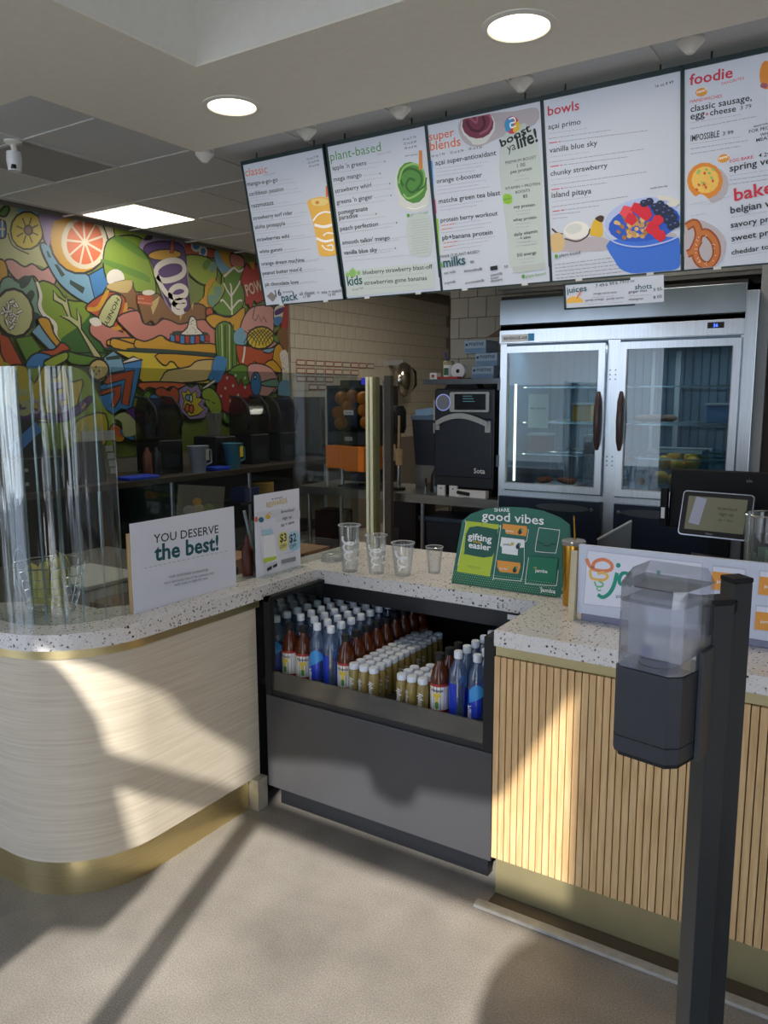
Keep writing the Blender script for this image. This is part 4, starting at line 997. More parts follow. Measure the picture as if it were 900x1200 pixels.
FLAT['menu4']=[('t','mr','foodie',-1372,-305,-576,-319,3,1),
('t','mr','FAVORITES',-772,-421,-370,-393,0,1),
('e','go',0,1,14,(-1147,-471,110,7,21,-77)),
('t','w','new!',-1233,-482,-1054,-468,1,1),
('t','mr','HANDWICHES',-1363,-627,-762,-635,1,1),
('t','mk','classic sausage,',-1352,-793,-224,-786,2,1),
('t','mk','egg',-1351,-933,-1078,-921,2,1),
('t','mr','+',-1071,-922,-1006,-923,3,1),
('t','mk','cheese',-984,-920,-505,-930,2,1),
('t','mk','3 79',-425,-917,-230,-918,1,1),
('d','mg',-1351,-996,-406,-1005,0.003),
('d','mgd',-1350,-1102,-130,-1087,0.003),
('t','mk','IMPOSSIBLE',-1345,-1333,-800,-1334,2,1.7),
('t','mk','3 99',-739,-1323,-545,-1327,1,1),
('d','mg',-1349,-1386,-379,-1403,0.003),
('d','mgd',-1348,-1476,-256,-1492,0.003),
('d','mgd',-1348,-1573,-410,-1571,0.003),
('t','mk','MADE FOR',-173,-1273,74,-1258,1,1),
('t','mk','FOR PEOPLE',-259,-1361,247,-1338,1,1),
('t','mk','WHO',-58,-1449,150,-1439,1,1),
('t','mk','MEAT!',-124,-1541,153,-1518,1,1),
('e','go',0,1,14,(-714,-1745,110,13,22,-78)),
('t','w','new!',-800,-1757,-621,-1738,1,1),
('t','mr','EGG BAKE',-598,-1840,-171,-1824,1,1),
('t','mk','4 29',-74,-1825,130,-1828,1,1),
('t','mk','spring veggie',-595,-2008,470,-1949,2,1),
('d','mg',-593,-2090,102,-2084,0.003),
('d','mgd',-592,-2173,105,-2172,0.003),
('d','mgd',-590,-2252,107,-2249,0.003),
('e','shad',0,1,14,(-954,-2202,346,-47,4,-349)),
('e','eg1',0,1,14,(-1065,-2114,347,-48,3,-349)),
('e','eg2',0,1,14,(-1058,-2097,264,-37,2,-256)),
('e','eg3',0,1,6,(-911,-2136,2,-33,-25,2)),
('e','y1',0,1,6,(-993,-2185,31,-15,-9,-23)),
('e','g3',0,1,6,(-911,-1921,31,-17,-9,-22)),
('e','eg3',0,1,6,(-1086,-2205,32,-14,-8,-23)),
('e','y1',0,1,6,(-943,-2306,32,-13,-6,-24)),
('e','g3',0,1,6,(-1035,-1904,27,-23,-15,-19)),
('e','eg3',0,1,6,(-1217,-2259,26,-24,-16,-18)),
('e','y1',0,1,6,(-915,-2231,7,-33,-25,-2)),
('e','g3',0,1,6,(-1176,-1910,20,-29,-21,-12)),
('e','eg3',0,1,6,(-1176,-2174,27,-24,-15,-19)),
('e','y1',0,1,6,(-1055,-2273,24,-27,-18,-15)),
('e','g3',0,1,6,(-1198,-1940,22,-28,-19,-14)),
('e','eg3',0,1,6,(-1057,-2152,27,-23,-15,-19)),
('e','y1',0,1,6,(-1016,-2061,18,-30,-22,-12)),
('e','g3',0,1,6,(-978,-1980,27,-22,-14,-19)),
('e','eg3',0,1,6,(-1064,-2171,31,-17,-10,-22)),
('e','y1',0,1,6,(-1047,-2148,6,-33,-25,-1)),
('e','g3',0,1,6,(-1111,-2145,32,-14,-7,-23)),
('e','eg3',0,1,6,(-1068,-1969,5,-33,-25,1)),
('e','y1',0,1,6,(-1087,-2225,27,-24,-16,-19)),
('e','g3',0,1,6,(-932,-2076,29,-21,-12,-21)),
('e','eg3',0,1,6,(-1040,-2238,7,-33,-25,-2)),
('p','w0',0,1,1,[-1287,-2490,-1175,-2356,-1044,-2410,-949,-2569]),
('t','mr','bakery',-494,-2572,558,-2479,3,1),
('d','mg',-1362,-2536,-550,-2474,0.002),
('t','mk','belgian waffle',-561,-2801,568,-2725,2,1),
('t','mk','savory pretzel',-555,-3079,513,-3019,2,1),
('t','mk','sweet pretzel',-532,-3343,524,-3271,2,1),
('t','mk','cheddar tomato twist',-526,-3608,871,-3506,2,1),
('d','mg',-541,-2877,127,-2841,0.003),
('d','mg',-536,-3130,135,-3087,0.003),
('d','mg',-531,-3392,144,-3343,0.003),
('d','mg',-525,-3665,153,-3609,0.003),
('d','mg',-1342,-2764,-1040,-2744,0.003),
('p','shad',0,1,1,[-1437,-2848,-907,-2984,-642,-3351,-820,-3830,-1435,-3816]),
('l','pz',0.034,1,[-1418,-2964,-1246,-2908,-1168,-3144,-1281,-3440,-1397,-3506]),
('l','pz',0.034,1,[-1206,-3140,-1017,-3122,-846,-3330,-824,-3599,-972,-3778,-1164,-3683,-1243,-3443,-1167,-3259]),
('l','pz2',0.02,1,[-1206,-3140,-1017,-3122,-846,-3330,-824,-3599,-972,-3778,-1164,-3683,-1243,-3443,-1167,-3259]),
('l','pz2',0.02,1,[-1418,-2964,-1246,-2908,-1168,-3144,-1281,-3440,-1397,-3506]),
('e','w',0,1,4,(-1187,-3268,11,-1,0,-8)),
('e','w',0,1,4,(-1012,-3762,11,-1,0,-8)),
('e','w',0,1,4,(-1238,-3421,12,-1,0,-8)),
('e','w',0,1,4,(-1211,-3353,11,-1,0,-7)),
('e','w',0,1,4,(-1148,-3656,12,-1,0,-8)),
('e','w',0,1,4,(-1196,-3427,12,-2,0,-8)),
('e','w',0,1,4,(-1221,-3500,11,-1,0,-8)),
('e','w',0,1,4,(-886,-3360,11,-1,0,-8)),
('e','w',0,1,4,(-1164,-3691,11,-1,0,-7)),
('e','w',0,1,4,(-1013,-3720,12,-1,0,-8)),
('e','w',0,1,4,(-1211,-3241,11,-1,0,-8)),
('e','w',0,1,4,(-1174,-3598,12,-1,0,-8)),
('e','w',0,1,4,(-862,-3448,11,-1,0,-8)),
('e','w',0,1,4,(-1034,-3191,11,-1,0,-8)),
('e','w',0,1,4,(-1136,-3678,11,-1,0,-7)),
('e','w',0,1,4,(-878,-3696,11,-1,0,-8)),
('e','w',0,1,4,(-1192,-3622,11,-1,0,-8)),
('e','w',0,1,4,(-1020,-3172,11,-1,0,-8)),
('e','w',0,1,4,(-836,-3591,11,-1,0,-8)),
('e','w',0,1,4,(-1169,-3192,12,-1,0,-8)),
('e','w',0,1,4,(-849,-3374,11,-1,0,-8)),
('e','w',0,1,4,(-1043,-3734,11,-1,0,-8)),
('e','w',0,1,4,(-1142,-3692,12,-1,0,-8)),
('e','w',0,1,4,(-1222,-3325,11,-1,0,-7)),
('e','eg1',0,1,14,(16,-403,112,-22,8,-247)),
('e','b3',0,1,14,(-12,-577,67,-13,2,-47))]
FLAT['juice']=[('e','y1',0,1,14,(-867,-4336,201,-13,-5,-128)),
('p','w0',0,1,0,[-1056,-4352,-652,-4364,-659,-4548,-1064,-4524]),
('l','mo',0.006,1,[-811,-4255,-708,-4107]),
('t','mt','juices',-1045,-4126,-568,-4104,2,1),
('t','mt','shots',523,-4155,890,-4156,2,1),
('t','mk','7 49',-362,-4049,-160,-4037,0,1),
('t','mk','6 99',-132,-4032,67,-4020,0,1),
('t','mk','6 79',95,-4015,291,-4003,0,1),
('t','mk','12 oz',319,-3998,513,-3986,0,1),
('t','mk','orange carrot twist',-418,-4198,119,-4201,1,1),
('t','mk','purely orange',-607,-4339,-184,-4332,1,1),
('t','mk','purely carrot',-112,-4337,270,-4328,1,1),
('t','mk','ginger shot',377,-4226,788,-4215,1,1),
('t','mk','wheatgrass',374,-4383,698,-4377,1,1),
('t','mk','3 55',923,-4225,1103,-4211,1,1),
('t','mk','8 05',921,-4385,1102,-4371,1,1),
('d','mg',-443,-4266,61,-4266,0.003),
('d','mg',376,-4294,889,-4289,0.003),
('d','mg',-595,-4410,-193,-4408,0.003),
('d','mg',-86,-4415,268,-4410,0.003)]
FLAT['best']=[('t','k2','YOU DESERVE',8861,5529,10388,5480,1,1.0),
('t','mt','the best!',8861,5224,10373,5166,4,1.05),
('l','mgd',0.0012,0,[8644,5142,8698,5139]),
('l','mgd',0.0012,0,[8743,5141,8798,5138]),
('l','mgd',0.0012,0,[8844,5139,8899,5136]),
('l','mgd',0.0012,0,[8946,5137,9002,5134]),
('l','mgd',0.0012,0,[9049,5135,9106,5132]),
('l','mgd',0.0012,0,[9153,5134,9211,5131]),
('l','mgd',0.0012,0,[9259,5132,9318,5129]),
('l','mgd',0.0012,0,[9367,5130,9426,5127]),
('l','mgd',0.0012,0,[9475,5128,9535,5125]),
('l','mgd',0.0012,0,[9586,5126,9646,5123]),
('l','mgd',0.0012,0,[9697,5125,9759,5121]),
('l','mgd',0.0012,0,[9810,5123,9873,5120]),
('l','mgd',0.0012,0,[9925,5121,9988,5118]),
('l','mgd',0.0012,0,[10041,5119,10105,5116]),
('l','mgd',0.0012,0,[10159,5117,10224,5114]),
('l','mgd',0.0012,0,[10278,5115,10344,5112]),
('l','mgd',0.0012,0,[10400,5113,10466,5110]),
('l','mgd',0.0012,0,[10522,5111,10590,5107]),
('t','mgd','OUR GOODNESS GUARANTEE:',9148,4870,10080,4822,1,1),
('t','mgd',"don't absolutely love it? let someone and",9034,4782,10205,4739,0,1),
('t','mgd',"we'll make it right for you!",9255,4706,10058,4672,0,1)]
FLAT['best_c']=[(8401,5944),
(10837,5905),
(10793,4429),
(8377,4478)]
FLAT['rew']=[('t','k2','MY REWARDS',11961,5907,12286,5915,1,1),
('t','yel','REWARDS',11797,5768,12435,5803,1,1.2),
('p','shad2',0,1,0,[11486,5719,12664,5675,12842,5583,12840,5513,11934,5542,11480,5581]),
('p','shad2',0,1,0,[12067,5524,12840,5513,12837,5420,12064,5434]),
('t','k2','download',12220,5603,12640,5599,1,1),
('t','k2','sign up',12270,5465,12564,5462,1,1),
('t','k2','sip + save',12210,5323,12639,5345,1,1),
('e','tealc',0,1,14,(11620,5553,77,-10,-2,-57)),
('e','yel',0,1,14,(11817,5588,78,-10,-2,-44)),
('l','yel',0.003,1,[11772,5630,11872,5661,11923,5610]),
('e','mo',0,1,14,(11468,5583,44,-6,-3,-57)),
('p','lbl2',0,1,0,[11611,5343,11926,5333,11975,5222,11659,5239]),
('p','w2','lav3',0.1,0,[11562,5228,12002,5205,12069,4641,11649,4650]),
('p','lim2',0,1,0,[11640,4763,12052,4744,12036,4683,11675,4658]),
('p','yel3',0,1,1,[12122,5168,12385,5183,12388,4861,12165,4852]),
('p','lbl2',0,1,1,[12454,5145,12769,5126,12788,4794,12471,4800]),
('t','k2','$3',12158,5013,12372,5011,3,1.2),
('t','k2','$2',12462,4955,12691,4960,3,1.2),
('t','k2','OFF!',12153,4877,12361,4879,1,1.2),
('t','k2','OFF!',12472,4819,12687,4834,1,1.2),
('d','mgd',12280,4755,12612,4739,0.0015),
('p','mg',0,1,0,[12192,4637,12652,4629,12656,4534,12203,4552]),
('p','k2',0,1,0,[11736,4544,11884,4575,11881,4503,11747,4483]),
('p','k2',0,1,0,[11917,4568,12047,4599,12051,4534,11922,4518]),
('l','lav3',0.0015,0,[11537,5420,11615,5422,11665,4400]),
('d','mgd',11698,4582,12034,4624,0.001)]
FLAT['rew_c']=[(11424,6042),
(12821,6073),
(12842,4405),
(11464,4418)]
FLAT['gift']=[('OUT',[(-6961,4399),(-6741,5630),(-6567,5776),(-6267,5894),(-5890,5961),(-5482,5976),(-5125,5943),(-4813,5848),(-4638,5733),(-4612,5494),(-4769,4413)]),
('t','w','SHARE',-6076,5858,-5773,5881,2,1.0),
('t','w','good vibes',-6328,5693,-5110,5696,2,0.95),
('p','lim2',0,1,0,[-6653,5638,-5975,5625,-6147,4623,-6841,4636]),
('p','dgr',0,1,1,[-6585,5520,-6049,5532,-6006,5497,-6103,5015,-6645,4996,-6681,5045]),
('t','w','gifting',-6613,5293,-6120,5278,4,1),
('t','yel','made',-6507,5239,-6333,5229,2,1.1),
('t','w','easier',-6593,5134,-6134,5118,4,1),
('d','dgr',-6620,4776,-6326,4770,0.0015),
('d','dgr',-6575,4749,-6356,4742,0.0015),
('l','w',0.0022,1,[-5966,5579,-5944,5542,-6066,4641,-6032,4606,-5572,4616,-5512,4651,-5466,4949,-5467,5335,-5428,5377,-5393,5591]),
('l','w',0.002,0,[-6675,5656,-6652,5578,-6820,4753]),
('l','w',0.0022,1,[-5175,5637,-4864,5627,-4813,5595,-4864,5244,-4909,5209,-5203,5201,-5256,5241,-5202,5608,-5175,5637]),
('l','dgk',0.003,0,[-5208,5368,-5117,5362,-5108,5325,-4983,5323,-4968,5366,-4883,5363]),
('l','w',0.0022,1,[-5380,5074,-5429,4623,-5368,4591,-4892,4615,-4835,4671,-4815,4910]),
('p','mo3',0,1,0,[-5892,5651,-5434,5645,-5413,5589,-5438,5461,-5830,5470,-5848,5550,-5907,5557]),
('p','w',0,1,0,[-5920,5399,-5468,5393,-5465,5250,-5586,5226,-5591,5090,-5906,5095,-5908,5213,-5942,5229]),
('p','mo3',0,1,0,[-5996,4959,-5539,4956,-5529,4883,-5575,4749,-5941,4744,-5993,4829]),
('e','yel',0,1,14,(-5667,5566,32,3,0,-30)),
('p','k2',0,1,1,[-5593,5535,-5538,5601,-5520,5511,-5576,5482]),
('e','g3',0,1,14,(-5521,5572,20,2,1,-31)),
('e','yel',0,1,14,(-5702,5292,32,3,0,-31)),
('p','k2',0,1,1,[-5628,5261,-5572,5328,-5554,5237,-5610,5208]),
('e','g3',0,1,14,(-5555,5299,20,2,0,-31)),
('e','yel',0,1,14,(-5755,4845,33,4,1,-31)),
('p','k2',0,1,1,[-5680,4815,-5624,4884,-5605,4792,-5662,4762]),
('e','g3',0,1,14,(-5606,4855,20,2,0,-32)),
('t','w','jamba',-5839,5512,-5683,5507,1,1),
('t','mg','jamba',-5884,5254,-5726,5251,1,1),
('t','w','jamba',-5942,4795,-5783,4795,1,1),
('p','dgr2',0,1,0,[-5348,5105,-4821,5117,-4843,4925,-4836,4687,-5390,4655,-5378,4978]),
('t','w','jamba',-5245,4828,-5008,4833,3,1),
('l','yel',0.002,1,[-5275,4901,-5224,4915,-5238,4867,-5206,4855]),
('t','w','jamba',-5132,4479,-4849,4479,3,1),
('l','w',0.0016,1,[-5154,4553,-5103,4560,-5125,4518,-5093,4500]),
('e','k2',0,1,6,(-6313,5599,10,1,0,-10))]
FLAT['board']=[('p','mg2',0,1,0,[-3936,5559,-2205,5545,-2178,4742,-3969,4666]),
('p','w3',0,1,0,[-3921,5547,-2216,5531,-2191,4753,-3955,4683]),
('l','mo4',0.011,1,[-3938,5418,-3855,5276,-3680,5247,-3543,5288,-3540,5375,-3652,5432,-3772,5401,-3822,5343,-3827,5279]),
('l','ye4',0.009,1,[-3872,5249,-3850,5121,-3744,5099,-3640,5112,-3591,5178,-3661,5222,-3747,5194]),
('l','gr4',0.006,1,[-3795,5064,-3757,4991,-3670,5003,-3665,5053,-3725,5073]),
('l','gr4',0.0045,1,[-3756,4970,-3730,4924,-3686,4944]),
('l','te4',0.012,1,[-3446,5248,-3480,5069,-3530,4940,-3596,4861,-3664,4827,-3735,4860]),
('e','te4',0,1,14,(-3431,5367,37,5,2,-38)),
('l','te4',0.011,1,[-3265,5252,-3355,5252,-3403,5166,-3392,5081,-3315,5091,-3263,5218,-3239,5273,-3258,5098,-3214,5069]),
('l','te4',0.011,0,[-3138,5244,-3144,5072]),
('l','te4',0.011,1,[-3141,5165,-3073,5252,-3021,5197,-3032,5076]),
('l','te4',0.011,1,[-3024,5180,-2955,5253,-2907,5194,-2915,5074]),
('l','te4',0.011,1,[-2818,5357,-2837,5084,-2755,5045,-2696,5137,-2731,5216,-2825,5171]),
('l','te4',0.011,1,[-2497,5246,-2591,5251,-2634,5162,-2598,5082,-2537,5107,-2481,5248,-2495,5080,-2457,5068]),
('t','mgd','smoothies • juices • bowls',-3451,4846,-2291,4851,0,1),
('p','mg2',0,1,0,[-2069,5528,-1616,5523,-1609,5160,-2079,5152]),
('p','w3',0,1,0,[-2056,5513,-1630,5509,-1624,5174,-2065,5170]),
('p','mo3',0,1,0,[-2064,5438,-1631,5435,-1630,5173,-2068,5170]),
('t','w','jamba',-1996,5277,-1819,5280,2,1),
('p','mg2',0,1,0,[-1441,5528,-1014,5523,-1004,5171,-1447,5163]),
('p','w3',0,1,0,[-1429,5514,-1027,5510,-1019,5185,-1434,5181]),
('p','mo3',0,1,0,[-1435,5440,-1027,5438,-1024,5184,-1437,5181]),
('t','w','jamba',-1370,5285,-1203,5288,2,1),
('p','mg2',0,1,0,[-2091,4986,-1634,4993,-1627,4625,-2101,4604]),
('p','w3',0,1,0,[-2078,4971,-1647,4978,-1642,4638,-2086,4623]),
('p','mo3',0,1,0,[-2086,4894,-1649,4903,-1648,4637,-2089,4622]),
('t','w','jamba',-2017,4733,-1839,4741,2,1),
('p','mg2',0,1,0,[-1458,5018,-1028,5024,-1018,4667,-1464,4648]),
('p','w3',0,1,0,[-1446,5004,-1040,5010,-1033,4680,-1451,4666]),
('p','mo3',0,1,0,[-1453,4929,-1041,4937,-1038,4679,-1454,4666]),
('t','w','jamba',-1386,4773,-1218,4780,2,1)]
# ============================================================ THE SETTING
f = MB().box(-8, 7, -9, 12, -.1, 0).obj('floor', MT['concrete']); struct(f)
kitch = mat('brown_tile', '#4c4033', .5)
# left wall with mural, tiled further in
w = MB().box(-5.44, -5.325, -2.1, 10.1, 0, 3.1).obj('wall_left', mat('grout', '#6f6a60', .8)); struct(w)
tile_m = mat('ivory_tile', '#aaa497', .25, noise=.05, scale=3)
tb = MB().box(-.0715, .0715, -.0715, .0715, 0, .007, None, .002); tme = tb.obj('tile', tile_m, w); tme.matrix_local = Matrix()
n = 0; first = True
def place_tile(par, M):
    global first
    o = tme if first else tme.copy()
    if not first: COL.objects.link(o)
    first = False; o.parent = par; o.matrix_local = M; return o
R1 = Matrix.Rotation(math.radians(90), 4, 'Y')
rt = random.Random(3)
for i in range(23):
    for j in range(12):
        z = 1.13+j*.147; y = 6.53+i*.147+(.0735 if j % 2 else 0)
        place_tile(w, Matrix.Translation((-5.325, y, z)) @ Matrix.Rotation(rt.uniform(-.004, .004), 4, 'Z') @ R1)
for j in range(1, 12, 2):
    o = place_tile(w, Matrix.Translation((-5.325, 6.4895, 1.13+j*.147)) @ R1 @ Matrix.Diagonal((1, .5, 1, 1)))
struct_back = MB().box(-2.86, 5.2, 5.35, 5.47, 0, 3.1).box(-2.86, -2.74, 5.47, 10.1, 0, 3.1).obj('wall_back', MT['grout']); struct(struct_back)
R2 = Matrix.Rotation(math.radians(90), 4, 'X')
for i in range(6):
    for j in range(10):
        z = 1.35+j*.147; x = -2.78+i*.147+(.0735 if j % 2 else 0)
        if x < -2.0: place_tile(struct_back, Matrix.Translation((x+.0, 5.35, z)) @ R2)
we = MB().box(-5.44, -2.74, 10.1, 10.2, 0, 3.1).obj('wall_far', tile_m); struct(we)
wr = MB().box(5.2, 5.3, -2.1, 5.5, 0, 4.8).obj('wall_right', white); struct(wr)
for j in range(1, 10, 2): place_tile(struct_back, Matrix.Translation((-2.82, 5.35, 1.35+j*.147)) @ R2 @ Matrix.Diagonal((.5, 1, 1, 1)))
# ceilings
band = MB().prism([(-5.32, -2), (-2.345, -2), (-2.345, 2.316), (5.2, 2.316), (5.2, 3.08), (-3.127, 3.08), (-3.127, 2.14), (-5.32, 2.14)], 2.84, 2.85)
band = band.obj('ceiling_band', cream); band.name = 'trim_1'; struct(band)
fa = MB().box(-2.365, -2.345, -2, 2.316, 2.8505, 4.7).box(-2.345, 5.2, 2.316, 2.336, 2.8505, 4.7).obj('trim_2', white); struct(fa)
uc = MB().box(-2.4, 5.2, -2, 2.4, 4.7, 4.8).obj('ceiling', white); struct(uc)
ct = MB()
gx = [-3.33+.605*k for k in range(-4, 15)]; gy = [2.633+.607*k for k in range(-1, 13)]
ct.box(-5.325, -2.37, 2.0, 10.1, 2.95, 3.0).box(-2.37, 5.2, 2.34, 10.1, 2.95, 3.0)
for x in gx:
    if x > -5.32: ct.box(x-.011, x+.011, 2.03 if x < -2.4 else 2.35, 10.1, 2.918, 2.925)
for y in gy: ct.box(-5.32, 5.2 if y > 2.4 else -2.4, y-.011, y+.011, 2.919, 2.926)
ceil2 = ct.obj('ceiling_grid', mat('grid_paint', '#cfcfcc', .7)); ceil2.name = 'ceiling_lower'; struct(ceil2)
ctile_m = mat('ceiling_tile', '#cdd0d2', .9, noise=.05, scale=90, bump=.2); grille_m = mat('grille_tile', '#a2a4a4', .9, noise=.25, scale=260)
cme = MB().box(-.292, .292, -.292, .292, 0, .02).obj('ceiling_tile', ctile_m, ceil2); cf = True
for i in range(len(gx)-1):
    for j in range(len(gy)-1):
        x = gx[i]+.3025; y = gy[j]+.3035
        if x < -5.6 or (x > -3.33 and (y < 3.2 or y > 5.4)): continue
        if x > .5 or (abs(x+4.84) < .1 and abs(y-4.15) < .2): continue
        wx = .292
        if x < -5.2: continue
        o = cme if cf else cme.copy()
        if not cf: COL.objects.link(o)
        cf = False; o.parent = ceil2; o.location = (x, y, 2.925)
        if abs(x+4.2375) < .1 and abs(y-2.93) < .1:
            o.data = cme.data.copy(); o.data.materials.clear(); o.data.materials.append(grille_m); o.name = 'ceiling_tile_grille'; o['label'] = 'perforated ceiling tile'
# downlights
glow = mat('lamp_glow', '#ffe9c8', .5, emit=4.5, noise=0)
def downlight(x, y, r, lab):
    t = thing('recessed_downlight', lab, 'ceiling light', (x, y, 2.84), group='round downlights in the plaster band')
    MB().lathe([(r*1.22, 0), (r*1.22, -.004), (r*1.02, -.008), (r*.97, -.001)], seg=40, cap0=False, cap1=False).obj('trim_ring', white, t, True)
    MB().lathe([(r, -.0035), (r, -.001)], seg=40).obj('diffuser', glow, t)
    la = bpy.data.lights.new('downlight_lamp', 'AREA'); la.shape = 'DISK'; la.size = r*1.8; la.energy = 5.5; la.color = (1, .86, .68)
    lo = bpy.data.objects.new('lamp', la); COL.objects.link(lo); lo.parent = t; lo.location = (0, 0, -.012)
downlight(-2.515, 2.69, .103, 'round recessed downlight nearer the corner of the plaster band, above the left menu board')
downlight(-1.18, 2.683, .105, 'round recessed downlight at the top of the picture, above the right menu boards')
t = thing('ceiling_troffer', 'lit square ceiling panel light between grey tiles in front of mural', 'ceiling light', (-4.8425, 4.1505, 2.915))
MB().box(-.295, .295, -.295, .295, 0, .03).obj('housing', white, t); MB().box(-.28, .28, -.28, .28, -.003, -.001).obj('diffuser', mat('troffer_glow', '#fff3e2', .5, emit=3.2, noise=0), t)
la = bpy.data.lights.new('troffer_lamp', 'AREA'); la.size = .52; la.energy = 10; la.color = (1, .93, .82); lo = bpy.data.objects.new('lamp', la); COL.objects.link(lo); lo.parent = t; lo.location = (0, 0, -.02)
# the other fittings of the kitchen ceiling, beyond the menu boards
for x, y, s in ((-3.63, 7.2, 18), (-1.2, 4.15, 9), (-4.23, 5.38, 12)):
    t = thing('ceiling_troffer', 'square panel light over the kitchen hidden behind the menu boards' if y < 5 else ('square panel light over the tiled far end of the kitchen' if y > 6 else 'square panel light over the kitchen between mural and tiles, hidden by boards'), 'ceiling light', (x, y, 2.915))
    MB().box(-.28, .28, -.28, .28, -.003, .003).obj('diffuser', MT['troffer_glow'], t)
    la = bpy.data.lights.new('troffer_lamp', 'AREA'); la.size = .52; la.energy = s; la.color = (1, .9, .76); lo = bpy.data.objects.new('lamp', la); COL.objects.link(lo); lo.parent = t; lo.location = (0, 0, -.02)
spots = [(-3.24, 'spot lamp cone left of the first menu board'), (-2.54, 'spot lamp cone above the first and second menu boards'), (-2.0, 'spot lamp cone above the second and third menu boards'), (-1.41, 'spot lamp cone above the third and fourth menu boards'), (-.74, 'spot lamp cone above the rightmost menu board')]
for i, (x, lab) in enumerate(spots):
    if i == 0:
        sp0 = thing('spot_lamp', 'white '+lab, 'spot lamp', (x, 3.24, 2.918), group='white spot lamps behind the plaster band')
        MB().lathe([(.012, 0), (.048, -.02), (.050, -.035), (.014, -.075)], seg=20).obj('shade', white, sp0, True); MB().lathe([(.05, .0), (.05, -.012)], seg=16).obj('mount', white, sp0)
    else: dup(sp0, (x, 3.24, 2.918), 'white '+lab)
t = thing('security_camera', 'small white camera on a stalk under the ceiling tiles at left edge', 'camera', (-3.98, 2.60, 2.918))
MB().lathe([(.045, 0), (.045, -.01), (.02, -.02)], seg=16).obj('mount', white, t, True); MB().tube([(0, 0, -.01), (.01, 0, -.06)], .015).obj('stalk', white, t, True)
MB().lathe([(.035, -.055), (.038, -.10), (.032, -.15)], seg=18).obj('housing', wht, t, True); MB().box(.01, .034, -.03, -.012, -.145, -.125).obj('lens', black, t)
# unseen storefront behind the photographer; hangings added to shape the sun patches
fw = MB().box(-2.6, -.9, -2.03, -2, 0, 4.7).box(.82, 2.7, -2.03, -2, 0, 4.7).box(-.9, .82, -2.03, -2, 3.55, 4.7).box(-5.44, -2.6, -2.03, -2, 2.84, 3.1).box(2.7, 5.3, -2.03, -2, 2.9, 4.7).obj('wall_front', mat('wall_charcoal', '#b4b4b0', .7)); struct(fw)
mul = MB().box(-.455, -.388, -2.07, -2.02, 0, 3.05).box(-.9, .82, -2.07, -2.02, 2.757, 2.845).obj('window_1', mat('mullion_black', '#202224', .4)); struct(mul)
def xzpanel(name, pts, y0, y1, m):
    mb = MB(); mb.prism(pts, -y1, -y0, Matrix.Rotation(math.radians(90), 4, 'X')); return mb.obj(name, m)
b1 = xzpanel('shadow_panel_left', [(-.95, .1), (-.86, .1), (-.86, 2.07), (-.823, 2.19), (-.657, 2.24), (-.636, 2.373), (-.646, 2.47), (-.687, 2.505), (-.722, 2.745), (-.737, 2.85), (-.75, 2.92), (-.807, 3.01), (-.86, 3.06), (-.95, 3.06)][::-1], -2.0, -1.985, wht)  # unseen panel added to cut the left edge of the sun patch
tag(b1, 'unseen white panel added left in the shop window to cast shadow', 'shadow panel')
b2 = xzpanel('shadow_panel_right', [(.90, .1), (.56, .1), (.56, 2.47), (.584, 2.56), (.64, 2.64), (.743, 2.727), (.796, 2.78), (.82, 2.85), (.90, 2.85)], -2.0, -1.985, wht)  # unseen panel added, its outline casts the shoulder-shaped shadow on the floor
tag(b2, 'unseen white panel added right in the shop window to cast a shoulder-shaped shadow', 'poster')
b3 = xzpanel('shadow_panel_top', [(-.95, 3.56), (-.95, 3.10), (-.807, 3.09), (-.72, 3.10), (-.61, 3.10), (-.585, 3.036), (-.448, 2.977), (-.337, 3.01), (-.1, 3.06), (.06, 3.08), (.096, 2.997), (.18, 2.975), (.25, 3.0), (.27, 3.06), (.53, 3.09), (.585, 3.12), (.82, 3.54), (.82, 3.56)], -2.0, -1.985, wht)  # unseen panel added, lower edge cut to shape the top of the sun patch
tag(b3, 'unseen white panel with wavy lower edge added atop shop window to cast shadow', 'valance')
# ============================================================ COUNTERS
arc = [(-2.31+.33*math.cos(math.radians(a)), 1.65+.33*math.sin(math.radians(a))) for a in range(0, -91, -9)]
def outline(ins, xl=-4.4):     # outer edge of the curved counter pulled in by ins
    return [(-2.31+(.33-ins)*math.cos(math.radians(a)), 1.65+(.33-ins)*math.sin(math.radians(a))) for a in range(0, -91, -6)] + [(xl, 1.32+ins)]
slab = [(-1.98, 2.54)] + outline(0) + [(-4.4, 1.53), (-2.6, 1.53), (-2.44, 1.66), (-2.24, 1.66), (-2.19, 1.74), (-2.19, 3.15), (1.25, 3.15), (1.25, 2.155), (-.99, 2.155), (-.99, 2.54)]
o = MB().prism(slab[::-1], .828, .88, None, .003).obj('countertop', MT['terrazzo']); tag(o, 'speckled terrazzo countertop running round the curved end, cooler and till', 'countertop')
t = thing('curved_counter', 'curved counter clad in pale wood laminate with a brass kick band', 'counter', (0, 0, 0))
ol = outline(.012); inn = [(-4.4, 1.50), (-2.6, 1.50), (-2.44, 1.62), (-2.24, 1.64), (-2.17, 1.74), (-2.17, 2.175)]
MB().prism(([(-1.992, 2.175)]+ol+inn)[::-1], .123, .80).obj('wood_panel', MT['pale_wood'], t, True)
MB().prism(([(-2.006, 2.12)]+outline(.026)+inn)[::-1], .0, .123).obj('kick_band', gold, t, True)
MB().prism(([(-1.986, 2.19)]+outline(.006)+inn)[::-1], .80, .828).obj('brass_trim', gold, t, True)
MB().box(-2.02, -1.96, 2.125, 2.18, 0, .125).obj('end_plate', mat('pale_metal', '#cfc8b4', .35, .6), t)
MB().box(-2.17, -2.035, 2.18, 3.12, 0, .826).obj('back_panel', matt, t)
t = thing('till_counter', 'till counter faced with narrow vertical oak slats above a brass kick band', 'counter', (0, 0, 0))
